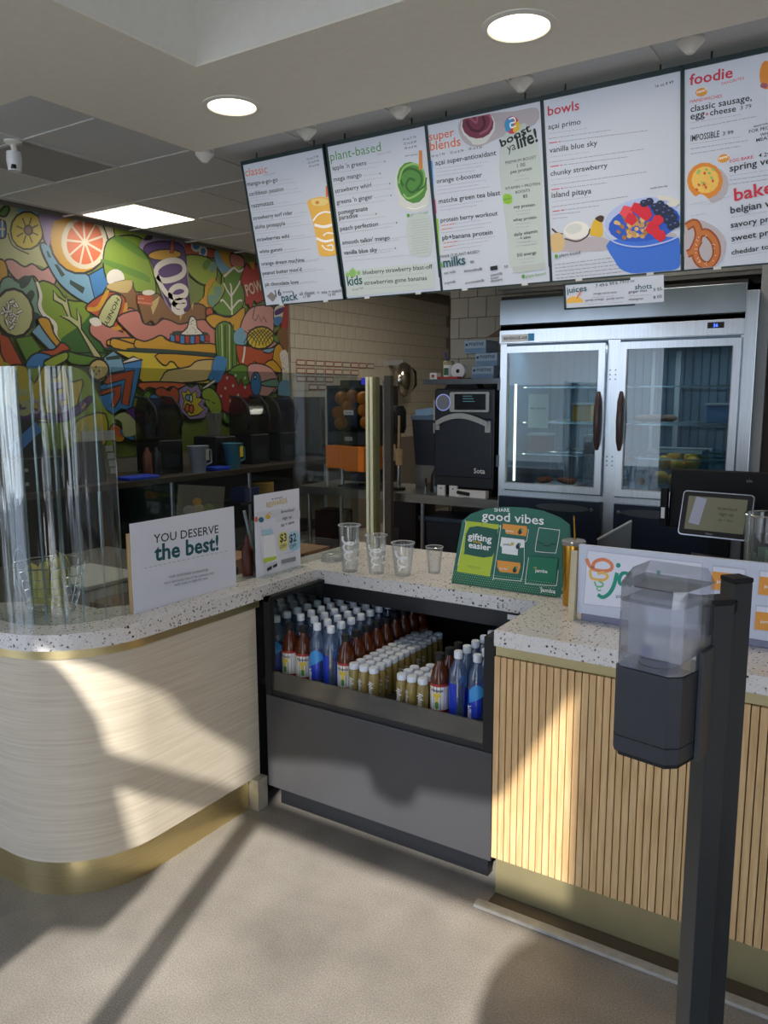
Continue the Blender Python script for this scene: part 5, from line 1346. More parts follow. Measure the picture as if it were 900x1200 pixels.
MB().box(-.985, 1.22, 2.172, 3.1, .123, .797).obj('carcass', mat('slat_gap', '#3a2a1a', .8), t)
MB().box(-.97, 1.22, 2.155, 3.1, 0, .123).obj('kick_band', mat('brass_dull', '#b9ad83', .42, .75, noise=.1, scale=5), t)
MB().box(-.985, 1.22, 2.16, 3.1, .799, .828).obj('brass_trim', MT['brass_dull'], t)
sm = MB().box(-.0093, .0093, 2.152, 2.172, .1235, .797, None, .0015).obj('slat', MT['oak'], t)
for i in range(102):
    o = sm if i == 0 else sm.copy()
    if i: COL.objects.link(o); o.parent = t
    o.location = (-.9765+i*.0215, 0, 0)
o = MB().box(-1.0, 1.25, 2.055, 2.09, 0, .012, None, .002).obj('trim_4', mat('curb_strip', '#a9a49a', .6, noise=.15)); struct(o)
o = MB().box(-.97, 1.25, 2.09, 2.154, 0, .004).obj('trim_5', kitch); struct(o)
# ============================================================ BOTTLE COOLER
t = thing('bottle_cooler', 'black open front bottle cooler built in below the terrazzo counter', 'cooler', (0, 0, 0))
MB().box(-1.955, -1.925, 2.18, 2.205, .09, .845).box(-1.955, -1.93, 2.18, 2.53, .828, .845).box(-2.03, -2.008, 2.2, 3.1, .09, .822).obj('side_panel', matt, t)
MB().box(-1.035, -.998, 2.18, 2.53, .09, .845).box(-1.035, -.998, 2.53, 3.1, .09, .822).obj('side_panel', matt, t)
MB().box(-2.008, -1.035, 3.06, 3.1, .09, .822).obj('back_panel', matt, t); MB().box(-2.008, -1.035, 2.215, 3.06, .48, .509).obj('deck', matt, t)
MB().box(-2.0, -1.03, 2.545, 2.58, .765, .824).obj('top_rail', mat('black_satin', '#191b1e', .3), t)
MB().box(-1.95, -1.0, 2.176, 2.2, .09, .462, None, .002).obj('front_panel', grey, t)
MB().box(-1.953, -1.0, 2.185, 2.215, .462, .482).obj('black_rail', black, t)
MB().box(-1.925, -1.035, 2.187, 2.193, .482, .556).obj('clear_lip', clear('lip_plastic', '#c9c8c0', .3, .12, .35, '#6f6c64'), t)
MB().box(-1.93, -1.03, 2.225, 2.26, 0, .095).obj('toe_kick', mat('toe_black', '#14161b', .5), t)
MB().box(-1.945, -1.942, 2.205, 2.53, .553, .828).obj('side_glass', acryl, t)
MB().tube([(-1.9, 3.02, .80), (-1.06, 3.02, .80)], .008).obj('lamp_tube', lgrey, t)
MB().box(-1.115, -1.055, 2.538, 2.541, .80, .818).obj('badge', wht, t)
# ============================================================ BOTTLES
def pal(d, emit=0, **k): return {n: mat('ink_'+n+('_lit' if emit else ''), c, .5, 0, emit, noise=0) for n, c in d.items()}
cp = clear('water_plastic', '#cfe0f2', .3, .05, .12, '#a9c4e6'); tea = mat('tea', '#5a2a10', .12, noise=.1, scale=9); jui = mat('juice_yellow', '#948049', .2, noise=.15); blu = mat('water_blue', '#1838b8', .3, noise=.15, scale=40); blu2 = mat('label_cyan', '#3f9be0', .35)
red = mat('label_red', '#a92a22', .5); labw = mat('label_paper', '#e9e6df', .5, noise=.02); yel = mat('label_yellow', '#e8c93a', .5, noise=0); grn = mat('label_green', '#4f8f3c', .5, noise=0)
amber = mat('tea_neck', '#2a140a', .15)
def wrapq(mb, r, a0, a1, z0, z1, n=8, shape=None):
    P = [];
    for i in range(n+1):
        a = a0+(a1-a0)*i/n; t = i/n; lo = z0; hi = z1
        if shape: lo, hi = shape(t)
        P.append((mb.bm.verts.new((r*math.sin(a), -r*math.cos(a), lo)), mb.bm.verts.new((r*math.sin(a), -r*math.cos(a), hi))))
    for a, b in zip(P, P[1:]): mb.bm.faces.new((a[0], b[0], b[1], a[1]))
    return mb
def water():
    t = thing('water_bottle', '-', 'bottle')
    MB().lathe([(.028, 0), (.031, .006), (.031, .142), (.029, .168), (.018, .194), (.0125, .208), (.0125, .214)], seg=16).obj('body', cp, t, True)
    MB().lathe([(.0145, .213), (.015, .215), (.015, .235), (.013, .238)], seg=14).obj('cap', capw, t, True)
    b = wrapq(MB(), .0314, -1.2, .9, .02, .12, 10, lambda q: (.012+.02*q, .10+.02*math.sin(q*9))); wrapq(b, .0316, 2.2, 4.2, .01, .13, 6); b.obj('blue_wrap', blu, t, True)
    wrapq(MB(), .0318, -.5, 1.3, .08, .135, 8, lambda q: (.075+.03*q, .12+.022*math.sin(q*3))).obj('cyan_print', blu2, t, True)
    label_text('lettering', 'smart', wht, t, (-.006, -.0321, .045), (0, 0, 1), (-1, 0, 0), .05, 4, 1.1)
    return t
def teab():
    t = thing('tea_bottle', '-', 'bottle')
    MB().lathe([(.029, 0), (.0325, .006), (.0325, .12), (.0315, .135), (.024, .165), (.014, .182), (.013, .195)], seg=16).obj('body', tea, t, True)
    MB().lathe([(.0155, .193), (.0165, .196), (.0165, .214), (.015, .217)], seg=14).obj('cap', matt, t, True)
    MB().lathe([(.0328, .022), (.0328, .112)], seg=18, cap0=False, cap1=False).obj('paper_label', labw, t, True)
    MB().lathe([(.0330, .106), (.0330, .115)], seg=18, cap0=False, cap1=False).lathe([(.0330, .012), (.0330, .024)], seg=18, cap0=False, cap1=False).obj('red_stripe', red, t, True)
    m = MB(); wrapq(m, .0332, -.42, .42, .070, .084, 6); wrapq(m, .0332, -.16, .16, .052, .082, 3); m.obj('yellow_print', yel, t)
    wrapq(MB(), .0334, -.2, .2, .030, .052, 4, lambda q: (.03+.004*abs(q-.5), .05+.004*math.sin(q*3.1))).obj('green_print', grn, t)
    label_text('lettering', 'Honest', mat('ink_dark', '#2b2b33', .5), t, (0, -.0334, .088), (1, 0, 0), (0, 0, 1), .045, 2, 1.1, wrap=.0332)
    return t
def juice():
    t = thing('juice_bottle', '-', 'bottle')
    MB().lathe([(.019, 0), (.0205, .004), (.0205, .088), (.018, .102), (.0155, .106)], seg=14).obj('body', jui, t, True)
    MB().lathe([(.017, .104), (.018, .107), (.018, .122), (.016, .125)], seg=14).obj('cap', capw, t, True)
    label_text('lettering', 'simply', wht, t, (.005, -.0209, .05), (0, 0, 1), (-1, 0, 0), .055, 3, 1.2)
    return t
protos = {'w': water(), 't': teab(), 'j': juice()}; used = {'w': 0, 't': 0, 'j': 0}
DK = .5095
cols = [(-1.973, 'wwwwwwww'), (-1.906, 'twwwwwwww'), (-1.839, 'twwwwwwww'), (-1.772, 'wwwwwwwww'), (-1.708, 'wwwwwwwww'), (-1.640, 'ttttttttt'), (-1.586, 'j'*11), (-1.5435, 'j'*12), (-1.501, 'j'*12),
        (-1.383, 'jjj'), (-1.3405, 'jjjj'), (-1.298, 'jjjjj'), (-1.244, 'ttt'), (-1.174, 'wwwww'), (-1.102, 'wwwwww')]
names = {'w': ('white-capped water bottle', 'water bottles in the open cooler'), 't': ('brown black-capped tea bottle', 'tea bottles in the open cooler'), 'j': ('small yellow juice bottle', 'juice bottles in the open cooler')}
ordn = ['first', 'second', 'third', 'fourth', 'fifth', 'sixth', 'seventh', 'eighth', 'ninth', 'tenth', 'eleventh', 'twelfth']
rb = random.Random(2); clab = ['the leftmost row', 'the second row from the left', 'the third row from the left', 'the fourth row from the left', 'the fifth row from the left', 'the row left of the juices', 'the left juice row', 'the second juice row', 'the third juice row', 'the fourth juice row', 'the fifth juice row', 'the right juice row', 'the row right of the juices', 'the second row from the right', 'the rightmost row']
for ci, (x, kinds) in enumerate(cols):
    y = 2.24
    for q, k in enumerate(kinds):
        r_ = {'w': .0325, 't': .0335, 'j': .0212}[k]; y += r_; loc = (x+rb.uniform(-.0008, .0008), y+(-.012 if k == 'j' else 0), DK); y += r_+.001
        lab = names[k][0]+', '+ordn[q]+' in '+clab[ci]
        p = protos[k]
        if not used[k]: used[k] = 1; p.location = loc; p['label'] = lab; p['group'] = names[k][1]
        else: dup(p, loc, lab, names[k][1], rz={'w': [0, 2.4, rb.uniform(-3, 3)][min(2, q+(ci in (4, 13)))], 't': rb.uniform(-.5, .5)+.3, 'j': rb.uniform(-.8, .8)}[k])
# ============================================================ THINGS ON THE COUNTER
P0 = {'mg': '#8b8b90', 'mgd': '#55585c', 'k2': '#22262b', 'mt': '#12555a', 'yel': '#d9b53a', 'shad2': '#d5d8e2', 'tealc': '#2a6f86', 'mo': '#e0683a', 'lbl2': '#a9d2e8', 'w2': '#eef0f4', 'lav3': '#b9bfd0', 'lim2': '#b7cc3c', 'yel3': '#e8e08a', 'w': '#f3f5f4', 'dotg': '#8fcf8a', 'dgr': '#155a4c', 'dgr2': '#0a7a58', 'dgk': '#0a2a24', 'mo3': '#eda040', 'g3': '#5fa86a', 'mg2': '#c3c5d2', 'w3': '#e6e8f4',
      'mo4': '#ea8a5c', 'ye4': '#efc064', 'gr4': '#7cc08a', 'te4': '#1f9a84'}
P0['lim2'] = '#bcd23a'; pf = pal(P0)
def board_x(name, lab, x, corners, data, th=.003):       # upright card facing +x
    cx = sum(c[0] for c in corners)/4; t = thing(name, lab, 'sign', (x, cx, .8805)); mb = MB()
    P = [(c[0]/5000-0, c[1]/5000) for c in corners]
    t.location = (x, sum(p[0] for p in P)/4, .8805); cy = t.location.y
    z0 = min(p[1] for p in P); mb.bm.free(); mb = MB()
    y0 = (P[0][0]+P[3][0])/2-cy; y1 = (P[1][0]+P[2][0])/2-cy; h = (P[0][1]+P[1][1])/2-.8805
    mb.box(-th, 0, y0, y1, 0, h); mb.obj('card', mat('sign_card', '#dfe2ee', .35, noise=.01), t)
    flat('print', data, 5000, (0, -cy, -.8805), (0, 1, 0), (0, 0, 1), t, pf, ow=.001, lw=0); return t
t = board_x('counter_sign', 'white card reading YOU DESERVE the best on the counter edge', -2.075, FLAT['best_c'], FLAT['best'])
MB().box(-.02, -.004, -.245, -.225, 0, .27).obj('card_back', mat('tan_card', '#c9a878', .7), t)
t = board_x('rewards_sign', 'white rewards flyer with $3 and $2 offers in a clear stand', -2.085, FLAT['rew_c'], FLAT['rew'])
MB().box(-.012, -.0045, -.14, .14, 0, .335).obj('clear_stand', acryl, t); MB().box(-.011, .04, -.13, .13, 0, .003).obj('stand_foot', acryl, t)
# acrylic guard with rounded corner
t = thing('sneeze_guard', 'clear acrylic guard with bent corner standing on the counter', 'guard', (-2.1, 1.66, .8805))
gl = clear('guard_acrylic', '#dfe4e4', .02, .015)
wav = clear('bent_acrylic', '#e8eeee', .22, .02, bump=.5, bscale=22, stretch=(1, 1, .05))
MB().box(-.003, .003, .0, 1.36, 0, .81).obj('flat_pane', gl, t)
arcp = [(-.26+.26*math.cos(math.radians(a)), .26*math.sin(math.radians(a))) for a in range(0, -91, -5)]; inp = [(-.26+.254*math.cos(math.radians(a)), .254*math.sin(math.radians(a))) for a in range(-90, 1, 5)]
MB().prism((arcp+inp)[::-1], 0, .81).obj('bent_corner', wav, t, True)
MB().box(-2.3, -.26, -.26, -.254, 0, .81).obj('front_pane', gl, t)
# pale upright strips added as the reflection streaks of the bent corner
for i, (a, w_) in enumerate(((-14, .005), (-30, .007), (-42, .013), (-56, .006), (-66, .010), (-84, .005))):
    x = -.26+.25*math.cos(math.radians(a)); y = .25*math.sin(math.radians(a)); MB().box(-w_/2, w_/2, -.002, .002, 0, .8, Matrix.Translation((x, y, 0)) @ Matrix.Rotation(math.radians(a+70), 4, 'Z')).obj('reflection_streak', clear('reflection_streak', '#e8f2f2', .45, .06, .10, '#dfe8ea'), t)
t = thing('guard_post', 'slim pale gold post with dark slot holding the glass at corner', 'post', (-2.025, 3.03, .8805))
pg = mat('post_gold', '#f0eecb', .45, .0, noise=.03); og = mat('olive_metal', '#6d6744', .4, .6)
MB().box(-.020, -.008, -.02, .016, 0, .80).box(.003, .014, -.02, .016, 0, .80).obj('front_strip', pg, t); MB().box(-.008, .003, -.006, .014, 0, .80).obj('slot', matt, t); MB().box(.014, .03, -.012, .022, 0, .80).obj('side_strip', og, t); MB().box(-.03, .035, -.03, .03, 0, .006).obj('foot', pg, t)
# plastic cups
def plastic_cup(lab, x, y, r, h, swirl=1):
    t = thing('plastic_cup', lab, 'cup', (x, y, .8805), group='empty size sample cups on the counter')
    MB().lathe([(r*.66, 0), (r*.68, .002), (r*.95, h-.006), (r*1.0, h-.004), (r*1.03, h-.001), (r*1.0, h)], seg=32, cap1=False).obj('body', cup, t, True)
    rim = MB().tube([(r*1.0*math.cos(a*math.pi/16), r*1.0*math.sin(a*math.pi/16), h-.002) for a in range(32)], .0014, 6, True).obj('rim', clear('rim_plastic', '#ffffff', .5, .05, .35), t, True)
    if swirl:
        N = 44; P = []; fr_ = .62
        for i in range(N):
            q = i/(N-1); tu = q*2*math.pi*(3.1 if swirl == 1 else 2.1)+2.6; amp = (.60-.38*q)*r; P.append((amp*math.cos(tu)-.12*r, h*(.74-.56*q)+amp*.5*math.sin(tu)))
        V2 = []; F2 = []
        for i in range(N-1):
            w_ = r*.19*(1-.5*i/N)*(1.25 if math.cos(i*.45) > 0 else .9); v_, f_ = ribbon(P[i:i+2], w_, False); o_ = len(V2); V2 += v_; F2 += [tuple(o_+k for k in g) for g in f_]
        VV = []
        for a_, z_ in V2: rr_ = r*(.68+.27*z_/h)+.0016; al = a_/rr_+fr_; VV.append((rr_*math.sin(al), -rr_*math.cos(al), z_))
        me = bpy.data.meshes.new('swirl'); me.from_pydata(VV, [], F2); mesh_obj('white_swirl', me, whtprint, t)
    if swirl == 1:
        for k, s_ in enumerate(('life', 'good', 'the')):
            al = fr_+.85; label_text('lettering', s_, whtprint, t, ((r*.93)*math.sin(al), -(r*.93)*math.cos(al), h*(.62-.17*k)), (math.cos(al), math.sin(al), 0), (0, 0, 1), r*.6, 1, wrap=r*.93)
    return t
plastic_cup('tallest clear plastic cup with white swirl, left of the row', -1.842, 2.588, .047, .195)
plastic_cup('second tallest clear cup with white swirl and lettering', -1.728, 2.612, .046, .160)
plastic_cup('medium clear cup with short white swirl, third of the row', -1.618, 2.64, .048, .135, 2)
plastic_cup('smallest clear cup without swirl, right of the row', -1.532, 2.745, .036, .11, 0)
t = thing('clear_lid', 'flat clear plastic lid lying left of the tallest cup', 'lid', (-2.03, 2.72, .8805)); MB().lathe([(.05, 0), (.05, .01), (.04, .03), (.03, .034)], seg=28).obj('dome', cup, t, True); MB().tube([(.052*math.cos(a*math.pi/14), .052*math.sin(a*math.pi/14), .002) for a in range(28)], .002, 5, True).obj('rim', MT['rim_plastic'], t, True)
# banana basket
BX, BY = -2.355, 1.565
t = thing('wire_basket', 'round chrome wire basket holding bananas behind the bent guard', 'basket', (BX, BY, .8805)); chrome = mat('chrome_wire', '#d8dadc', .15, 1., noise=.02)
mb = MB(); R_ = lambda z: .070+.045*(z/.17)**.7
for z in (.004, .035, .066, .097, .128): r = R_(z); mb.tube([(r*math.cos(a*math.pi/14), r*math.sin(a*math.pi/14), z) for a in range(28)], .0015, 5, True)
for k in range(12):
    a = k*math.pi/6; mb.tube([(R_(z)*math.cos(a), R_(z)*math.sin(a), z) for z in (.004, .04, .09, .16)], .0012, 4)
for k in range(-2, 3): c = math.sqrt(.07**2-(k*.024)**2); mb.tube([(-c, k*.024, .004), (c, k*.024, .004)], .0011, 4)
mb.obj('basket_wires', chrome, t, True)
MB().tube([(.118*math.cos(a*math.pi/16), .118*math.sin(a*math.pi/16), .165) for a in range(32)], .0024, 6, True).obj('rim', chrome, t, True)
for a0 in (200, 340):
    a = math.radians(a0); c = Vector((.116*math.cos(a), .116*math.sin(a), 0)); tn = Vector((-math.sin(a), math.cos(a), 0))
    MB().tube([c+tn*-.034+Vector((0, 0, .08)), c+tn*-.028+Vector((0, 0, .17)), c+tn*-.02+Vector((0, 0, .20)), c+Vector((0, 0, .21)), c+tn*.02+Vector((0, 0, .20)), c+tn*.028+Vector((0, 0, .17)), c+tn*.034+Vector((0, 0, .08))], .002, 6).obj('handle', chrome, t, True)
def banana(lab, x, y, z, yaw, lean, s=1.):
    t = thing('banana', lab, 'banana', (x, y, z), group='bananas in the wire basket'); pts = []; rr = []
    for i in range(11):
        q = i/10; an = -0.9+1.8*q; pts.append((.082*s*math.sin(an), 0, .082*s*(1-math.cos(an))*-1+.0)); rr.append(.022*s*(1-abs(2*q-1)**3.2)+.004)
    M = Matrix.Rotation(yaw, 3, 'Z') @ Matrix.Rotation(lean, 3, 'Y'); mb = MB().tube([M @ Vector(p) for p in pts[1:]], .01, 7, rr=rr[1:]); mb.obj('peel', yell, t, True)
    MB().tube([M @ (Vector(pts[1])), M @ (Vector(pts[0])+Vector((-.012, 0, -.004)))], .0045, 6).obj('stem', mat('banana_stem', '#6b5a2a', .7), t, True)
banana('front banana curving upright at the left of basket', BX-.028, BY-.03, .985, .3, 1.35); banana('banana leaning in the middle of basket', BX+.012, BY-.022, .99, -.4, 1.5); banana('banana at the right side of basket', BX+.04, BY+.0, .985, -1., 1.2)
banana('banana lying across the basket bottom', BX+.0, BY-.02, .93, .5, .1, .95); banana('banana at the back of basket with tip above rim', BX+.02, BY+.035, 1.02, 2.2, 1.4); banana('banana at the back left of basket', BX-.03, BY+.03, 1.0, 2.8, 1.45)
# utensil holder with syrup
t = thing('utensil_holder', 'clear plastic holder with white spoons between the two signs', 'holder', (-2.245, 2.40, .8)); MB().box(-.03, .03, -.04, .04, 0, .21).obj('box', clear('holder_plastic', '#d8dcdc', .3, .08, .15), t)
t.location.z = .8805; t.location.x = -2.15
for k, (dx, dy, lx, ly) in enumerate(((0, -.03, -.02, -.05), (.0, .01, -.01, -.02))): MB().tube([(dx, dy, .005), (dx+lx, dy+ly, .26-.04*k)], .006).obj('spoon', wht, t, True)
t = thing('syrup_bottle', 'red syrup squeeze bottle beside the spoon holder', 'bottle', (-2.15, 2.31, .8805)); MB().lathe([(.022, 0), (.024, .01), (.024, .10), (.012, .12)], seg=16).obj('body', mat('red_syrup', '#8a2a18', .3), t, True); MB().lathe([(.012, .12), (.004, .165)], seg=12).obj('nozzle', red, t, True)
# gift card display
GD = [it for it in FLAT['gift'] if it[0] != 'OUT']; OUTL = [it for it in FLAT['gift'] if it[0] == 'OUT'][0][1]; OP = [(a/5000, b/5000) for a, b in OUTL]
GX, GY = -1.17, 2.63; t = thing('gift_card_display', 'green arched gift card display reading good vibes beside the gold tumbler', 'display stand', (GX, GY, .8805))
OP = [(a-GX, max(.0, b-.8805)) for a, b in OP]; gm = mat('display_green', '#1d6b58', .45, noise=.03)
MB().prism(OP[::-1], 0, .004, Matrix(((1, 0, 0, 0), (0, 0, 1, 0), (0, 1, 0, 0), (0, 0, 0, 1)))).obj('backboard', gm, t)
fl = flat('print', GD, 5000, (-GX, -.0005, -.8805), (1, 0, 0), (0, 0, 1), t, pf, ow=.001, lw=0)
dm = MB()
for j in range(6):
    for i in range(46):
        x = -.218+i*.0092+(j % 2)*.0046; z = .006+j*.0085
        if x < .20: dm.box(x-.0015, x+.0015, -.0012, -.0006, z, z+.003)
dm.obj('dot_pattern', pf['dotg'], t)
MB().box(-.205, .2, .004, .09, 0, .004).box(-.12, -.1, .004, .085, .004, .12).box(.1, .12, .004, .085, .004, .12).obj('easel_back', gm, t)
# tumbler
t = thing('gold_tumbler', 'tall gold metal tumbler with clear lid beside green display', 'tumbler', (-.888, 2.565, .8805)); tg = mat('tumbler_gold', '#c99a3f', .25, 1., noise=.05, scale=6, stretch=(60, 60, 1))
MB().lathe([(.029, 0), (.031, .003), (.038, .205), (.038, .212)], seg=32).obj('body', tg, t, True); MB().lathe([(.040, .212), (.041, .216), (.041, .224), (.036, .228)], seg=32).obj('lid', clear('lid_clear', '#d8dcd8', .35, .05, .2), t, True); MB().tube([(.006, 0, .19), (-.004, .005, .31)], .0032).obj('straw', tg, t, True)
# jamba board
BX0 = -.815; t = thing('smoothie_board', 'long white framed board with swirl logo in front of the till', 'sign', (-.44, 2.40, .8805)); bw = mat('board_white', '#d3d8e8', .35, noise=.02)
MB().box(-.375, .39, .001, .018, .022, .2455, None, .002).obj('board', bw, t); MB().box(-.36, .38, .004, .012, 0, .022).obj('clear_base', clear('lav_acrylic', '#c9cde8', .3, .05, .3, '#b7bcd8'), t)
MB().prism([(-.02, 0), (.012, 0), (.012, .16), (.002, .225), (-.004, .225)], -.397, -.377, Matrix(((0, 0, 1, 0), (1, 0, 0, 0), (0, 1, 0, 0), (0, 0, 0, 1)))).obj('wooden_foot', mat('pale_foot', '#cdbf9e', .6), t)
flat('print', FLAT['board'], 5000, (.44, .0, -.8805), (1, 0, 0), (0, 0, 1), t, pf, eps=.0001, ow=.001, lw=0, clip=(-.81, -.055, .9, 1.122))
# till
t = thing('till_monitor', 'large black till monitor seen from behind', 'monitor', (-.36, 2.93, .8805)); bp = mat('monitor_black', '#08090c', .6, noise=.03, spec=.25)
MB().box(-.31, .30, .0, .035, .235, .45, Matrix.Rotation(math.radians(-4), 4, 'X'), .008).obj('shell', bp, t); MB().box(-.31, .31, .0, .02, .39, .452, Matrix.Rotation(math.radians(-4), 4, 'X') @ Matrix.Translation((0, .012, 0)), .004).obj('top_rim', bp, t)
MB().box(-.06, .06, .02, .10, .02, .30).obj('neck', bp, t); MB().box(-.16, .16, -.02, .2, 0, .02, None, .005).obj('foot', bp, t); MB().box(-.335, -.312, .0, .03, .24, .38).obj('card_reader', bp, t); MB().box(-.331, -.318, -.001, 0, .27, .31).obj('sticker', wht, t)
label_text('lettering', 'elo', mat('badge_grey', '#6d7278', .5), t, (-.045, .02, .415), (1, 0, 0), (0, 0, 1), .02, 1)
t = thing('customer_display', 'small tablet screen with silver rim tilted towards the customer', 'tablet', mw=Matrix.Translation((-.47, 2.72, 1.207)) @ Matrix.Rotation(math.radians(-7), 4, 'Z') @ Matrix.Rotation(math.radians(-16), 4, 'X'))
def plate(pts, y0, y1): return MB().prism(pts, -y1, -y0, Matrix.Rotation(math.radians(90), 4, 'X'))
plate(rrect(.225, .150, .012), .003, .014).obj('silver_rim', steel, t, True); plate(rrect(.218, .143, .010), .0, .004).obj('bezel', matt, t)
MB().box(-.092, .094, -.0006, .0, -.055, .057).obj('screen', mat('dim_screen', '#6e6e5c', .12, emit=.12, noise=.02), t)
sc = MB().box(-.075, -.040, -.0012, -.0008, -.045, .045, Matrix.Rotation(.15, 4, 'Y')).obj('phone_picture', mat('screen_lav', '#8d90a0', .3, emit=.12), t)
for s_, zz in (('download', .018), ('sign up', .0), ('sip + save', -.018)): label_text('lettering', s_, mat('screen_ink', '#2b2b26', .4), t, (.035, -.001, zz), (1, 0, 0), (0, 0, 1), .06 if zz > .01 else .045, 1)
label_text('lettering', 'Clover', lgrey, t, (-.01, -.001, -.067), (1, 0, 0), (0, 0, 1), .022, 1)
t = thing('display_stand', 'black stand carrying the small customer tablet', 'stand', (-.46, 2.74, .8805))
MB().prism([(-.09, -.06), (.09, -.06), (.09, .09), (-.09, .09)], 0, .09, top=[(-.05, -.01), (.05, -.01), (.05, .06), (-.05, .06)]).obj('base', bp, t); MB().box(-.03, .03, .01, .035, .09, .33).obj('arm', bp, t); MB().tube([(-.075, -.03, .185), (.06, -.03, .178)], .012).obj('scanner_bar', navy, t, True)
t = thing('receipt_printer', 'low black receipt printer behind the white board', 'printer', (-.66, 2.74, .8805)); MB().prism([(-.08, -.1), (.09, -.1), (.09, .1), (-.08, .1)], 0, .15, None, .004, top=[(-.03, -.06), (.09, -.06), (.09, .1), (-.03, .1)]).obj('body', bp, t); MB().box(-.0, .06, -.02, -.0, .149, .155).obj('paper_slot', lgrey, t)
t = thing('price_panel', 'dark grey slanted card leaning between display and till', 'sign', (-.82, 2.80, .8805)); MB().prism([(-.06, 0), (.06, 0), (.06, .27), (-.06, .19)], 0, .004, Matrix(((1, 0, 0, 0), (0, 0, 1, 0), (0, 1, 0, 0), (0, 0, 0, 1)))).obj('card', mat('slate_card', '#55585a', .5), t); MB().tube([(-.06, -.002, .192), (.06, -.002, .272)], .004).obj('edge', lgrey, t)
t = thing('tip_jar', 'round clear tip jar holding green dollar bills', 'jar', (-.298, 2.62, .8805)); MB().box(-.09, .09, -.08, .08, 0, .13).obj('riser', bp, t)
MB().lathe([(.060, .131), (.064, .135), (.066, .30), (.068, .355)], seg=32, cap1=False).obj('glass', clear('jar_glass', '#dfe6e4', .4, .04, .04), t, True); MB().tube([(.069*math.cos(a*math.pi/16), .069*math.sin(a*math.pi/16), .355) for a in range(32)], .0028, 6, True).obj('rim', chrome, t, True)
bill = mat('bill_green', '#6f8a74', .7, noise=.35, scale=90); bj = random.Random(4)
for k in range(9):
    a = -2.6+k*.32; MB().box(-.016, .016, -.0008, .0008, .14, .245+bj.uniform(-.02, .02), Matrix.Translation((.05*math.cos(a), .05*math.sin(a), 0)) @ Matrix.Rotation(a+1.57+bj.uniform(-.3, .3), 4, 'Z')).obj('dollar_bill', bill if k % 2 else mat('bill_pale', '#a3b39a', .7, noise=.3, scale=90), t)
# ============================================================ SANITISER STAND
t = thing('sanitiser_stand', 'matt black floor stand of two square posts carrying the soap dispenser', 'stand', (-.19, 1.23, 0)); ps = mat('post_black', '#2e3235', .35, .0, noise=.05)
Rz = Matrix.Rotation(math.radians(47), 4, 'Z')
for y in (-.078, .074):
    Mx = Matrix.Translation((0 if y < 0 else .002, y, 0)) @ Rz
    MB().box(-.0165, .0165, -.0165, .0165, .012, 1.31, Mx, .001).obj('post', ps, t); MB().box(-.0175, .0175, -.0175, .0175, 1.31, 1.318, Mx, .002).obj('post_cap', matt, t)
MB().box(-.008, .008, -.06, .06, 1.268, 1.284).box(-.008, .008, -.06, .06, .02, .04).obj('crossbar', matt, t); MB().box(-.20, .20, -.17, .17, 0, .012, None, .004).obj('base_plate', ps, t)
DM = Matrix.Translation((-.243, 1.095, 1.105)) @ Matrix.Rotation(math.radians(-9), 4, 'Z')
t = thing('soap_dispenser', 'wall type sanitiser dispenser with clear upper tank and dark lower cover', 'dispenser', mw=DM)
lowc = mat('dispenser_dark', '#33363c', .38, noise=.04)
ch = [(-.054, -.038), (-.046, -.05), (.026, -.052), (.040, -.038), (.048, .02), (.048, .045), (-.054, .045)]
ch2 = [(x*.93, y*.93+.002) for x, y in ch]
MB().prism(ch, .022, .122, None, .002).prism(ch, .0, .022, None, 0, top=ch).obj('lower_cover', lowc, t)
MB().prism([(x*1.0, y) for x, y in ch2], -.008, .0).obj('nozzle_lip', matt, t)
top = [(x*.96, y*.96) for x, y in ch]
tk = clear('tank_plastic', '#f6f7fa', .35, .05, .08, '#f2f4fc')
mb = MB(); mb.prism(top, .123, .215, top=top); mb.prism([(x*1.0, y*1.0) for x, y in top], .2151, .238, top=[(x*.98, y*.94+.002) for x, y in ch]); mb.prism([(x*.98, y*.94+.002) for x, y in ch], .2381, .258, top=[(x*.80, y*.70+.006) for x, y in ch]); mb.obj('clear_tank', tk, t, False)
mb = MB(); mb.prism([(-.042, -.03), (.034, -.03), (.036, .03), (-.042, .03)], .135, .222, None, .004); mb.obj('inner_bag', clear('bag_plastic', '#f4f6fa', .3, .15, .28, '#f6f8ff'), t)
MB().prism([(-.036, -.03), (.030, -.03), (.034, .028), (-.04, .028)], .232, .236).obj('dark_liner', clear('liner', '#6a5a5e', .3, .1, .5, '#5f5258'), t)
MB().lathe([(.028, .124), (.028, .132), (.024, .134)], -.008, 0, 20).obj('pump_ring', mat('pump_grey', '#5a6072', .4), t, True); MB().lathe([(.007, .132), (.007, .146)], -.022, -.012, 12).obj('blue_valve', mat('valve_blue', '#3b62b8', .35), t, True)
MB().tube([(-.0, -.01, .133), (.008, -.01, .150), (.014, -.01, .178)], .004, 8, rr=[.007, .004, .0015]).obj('bag_fold', wht, t, True)
MB().box(.046, .053, .0, .04, -.006, .150, None, .001).box(.036, .047, .03, .05, .165, .205).obj('back_bracket', mat('bracket_grey', '#3d4044', .4), t)
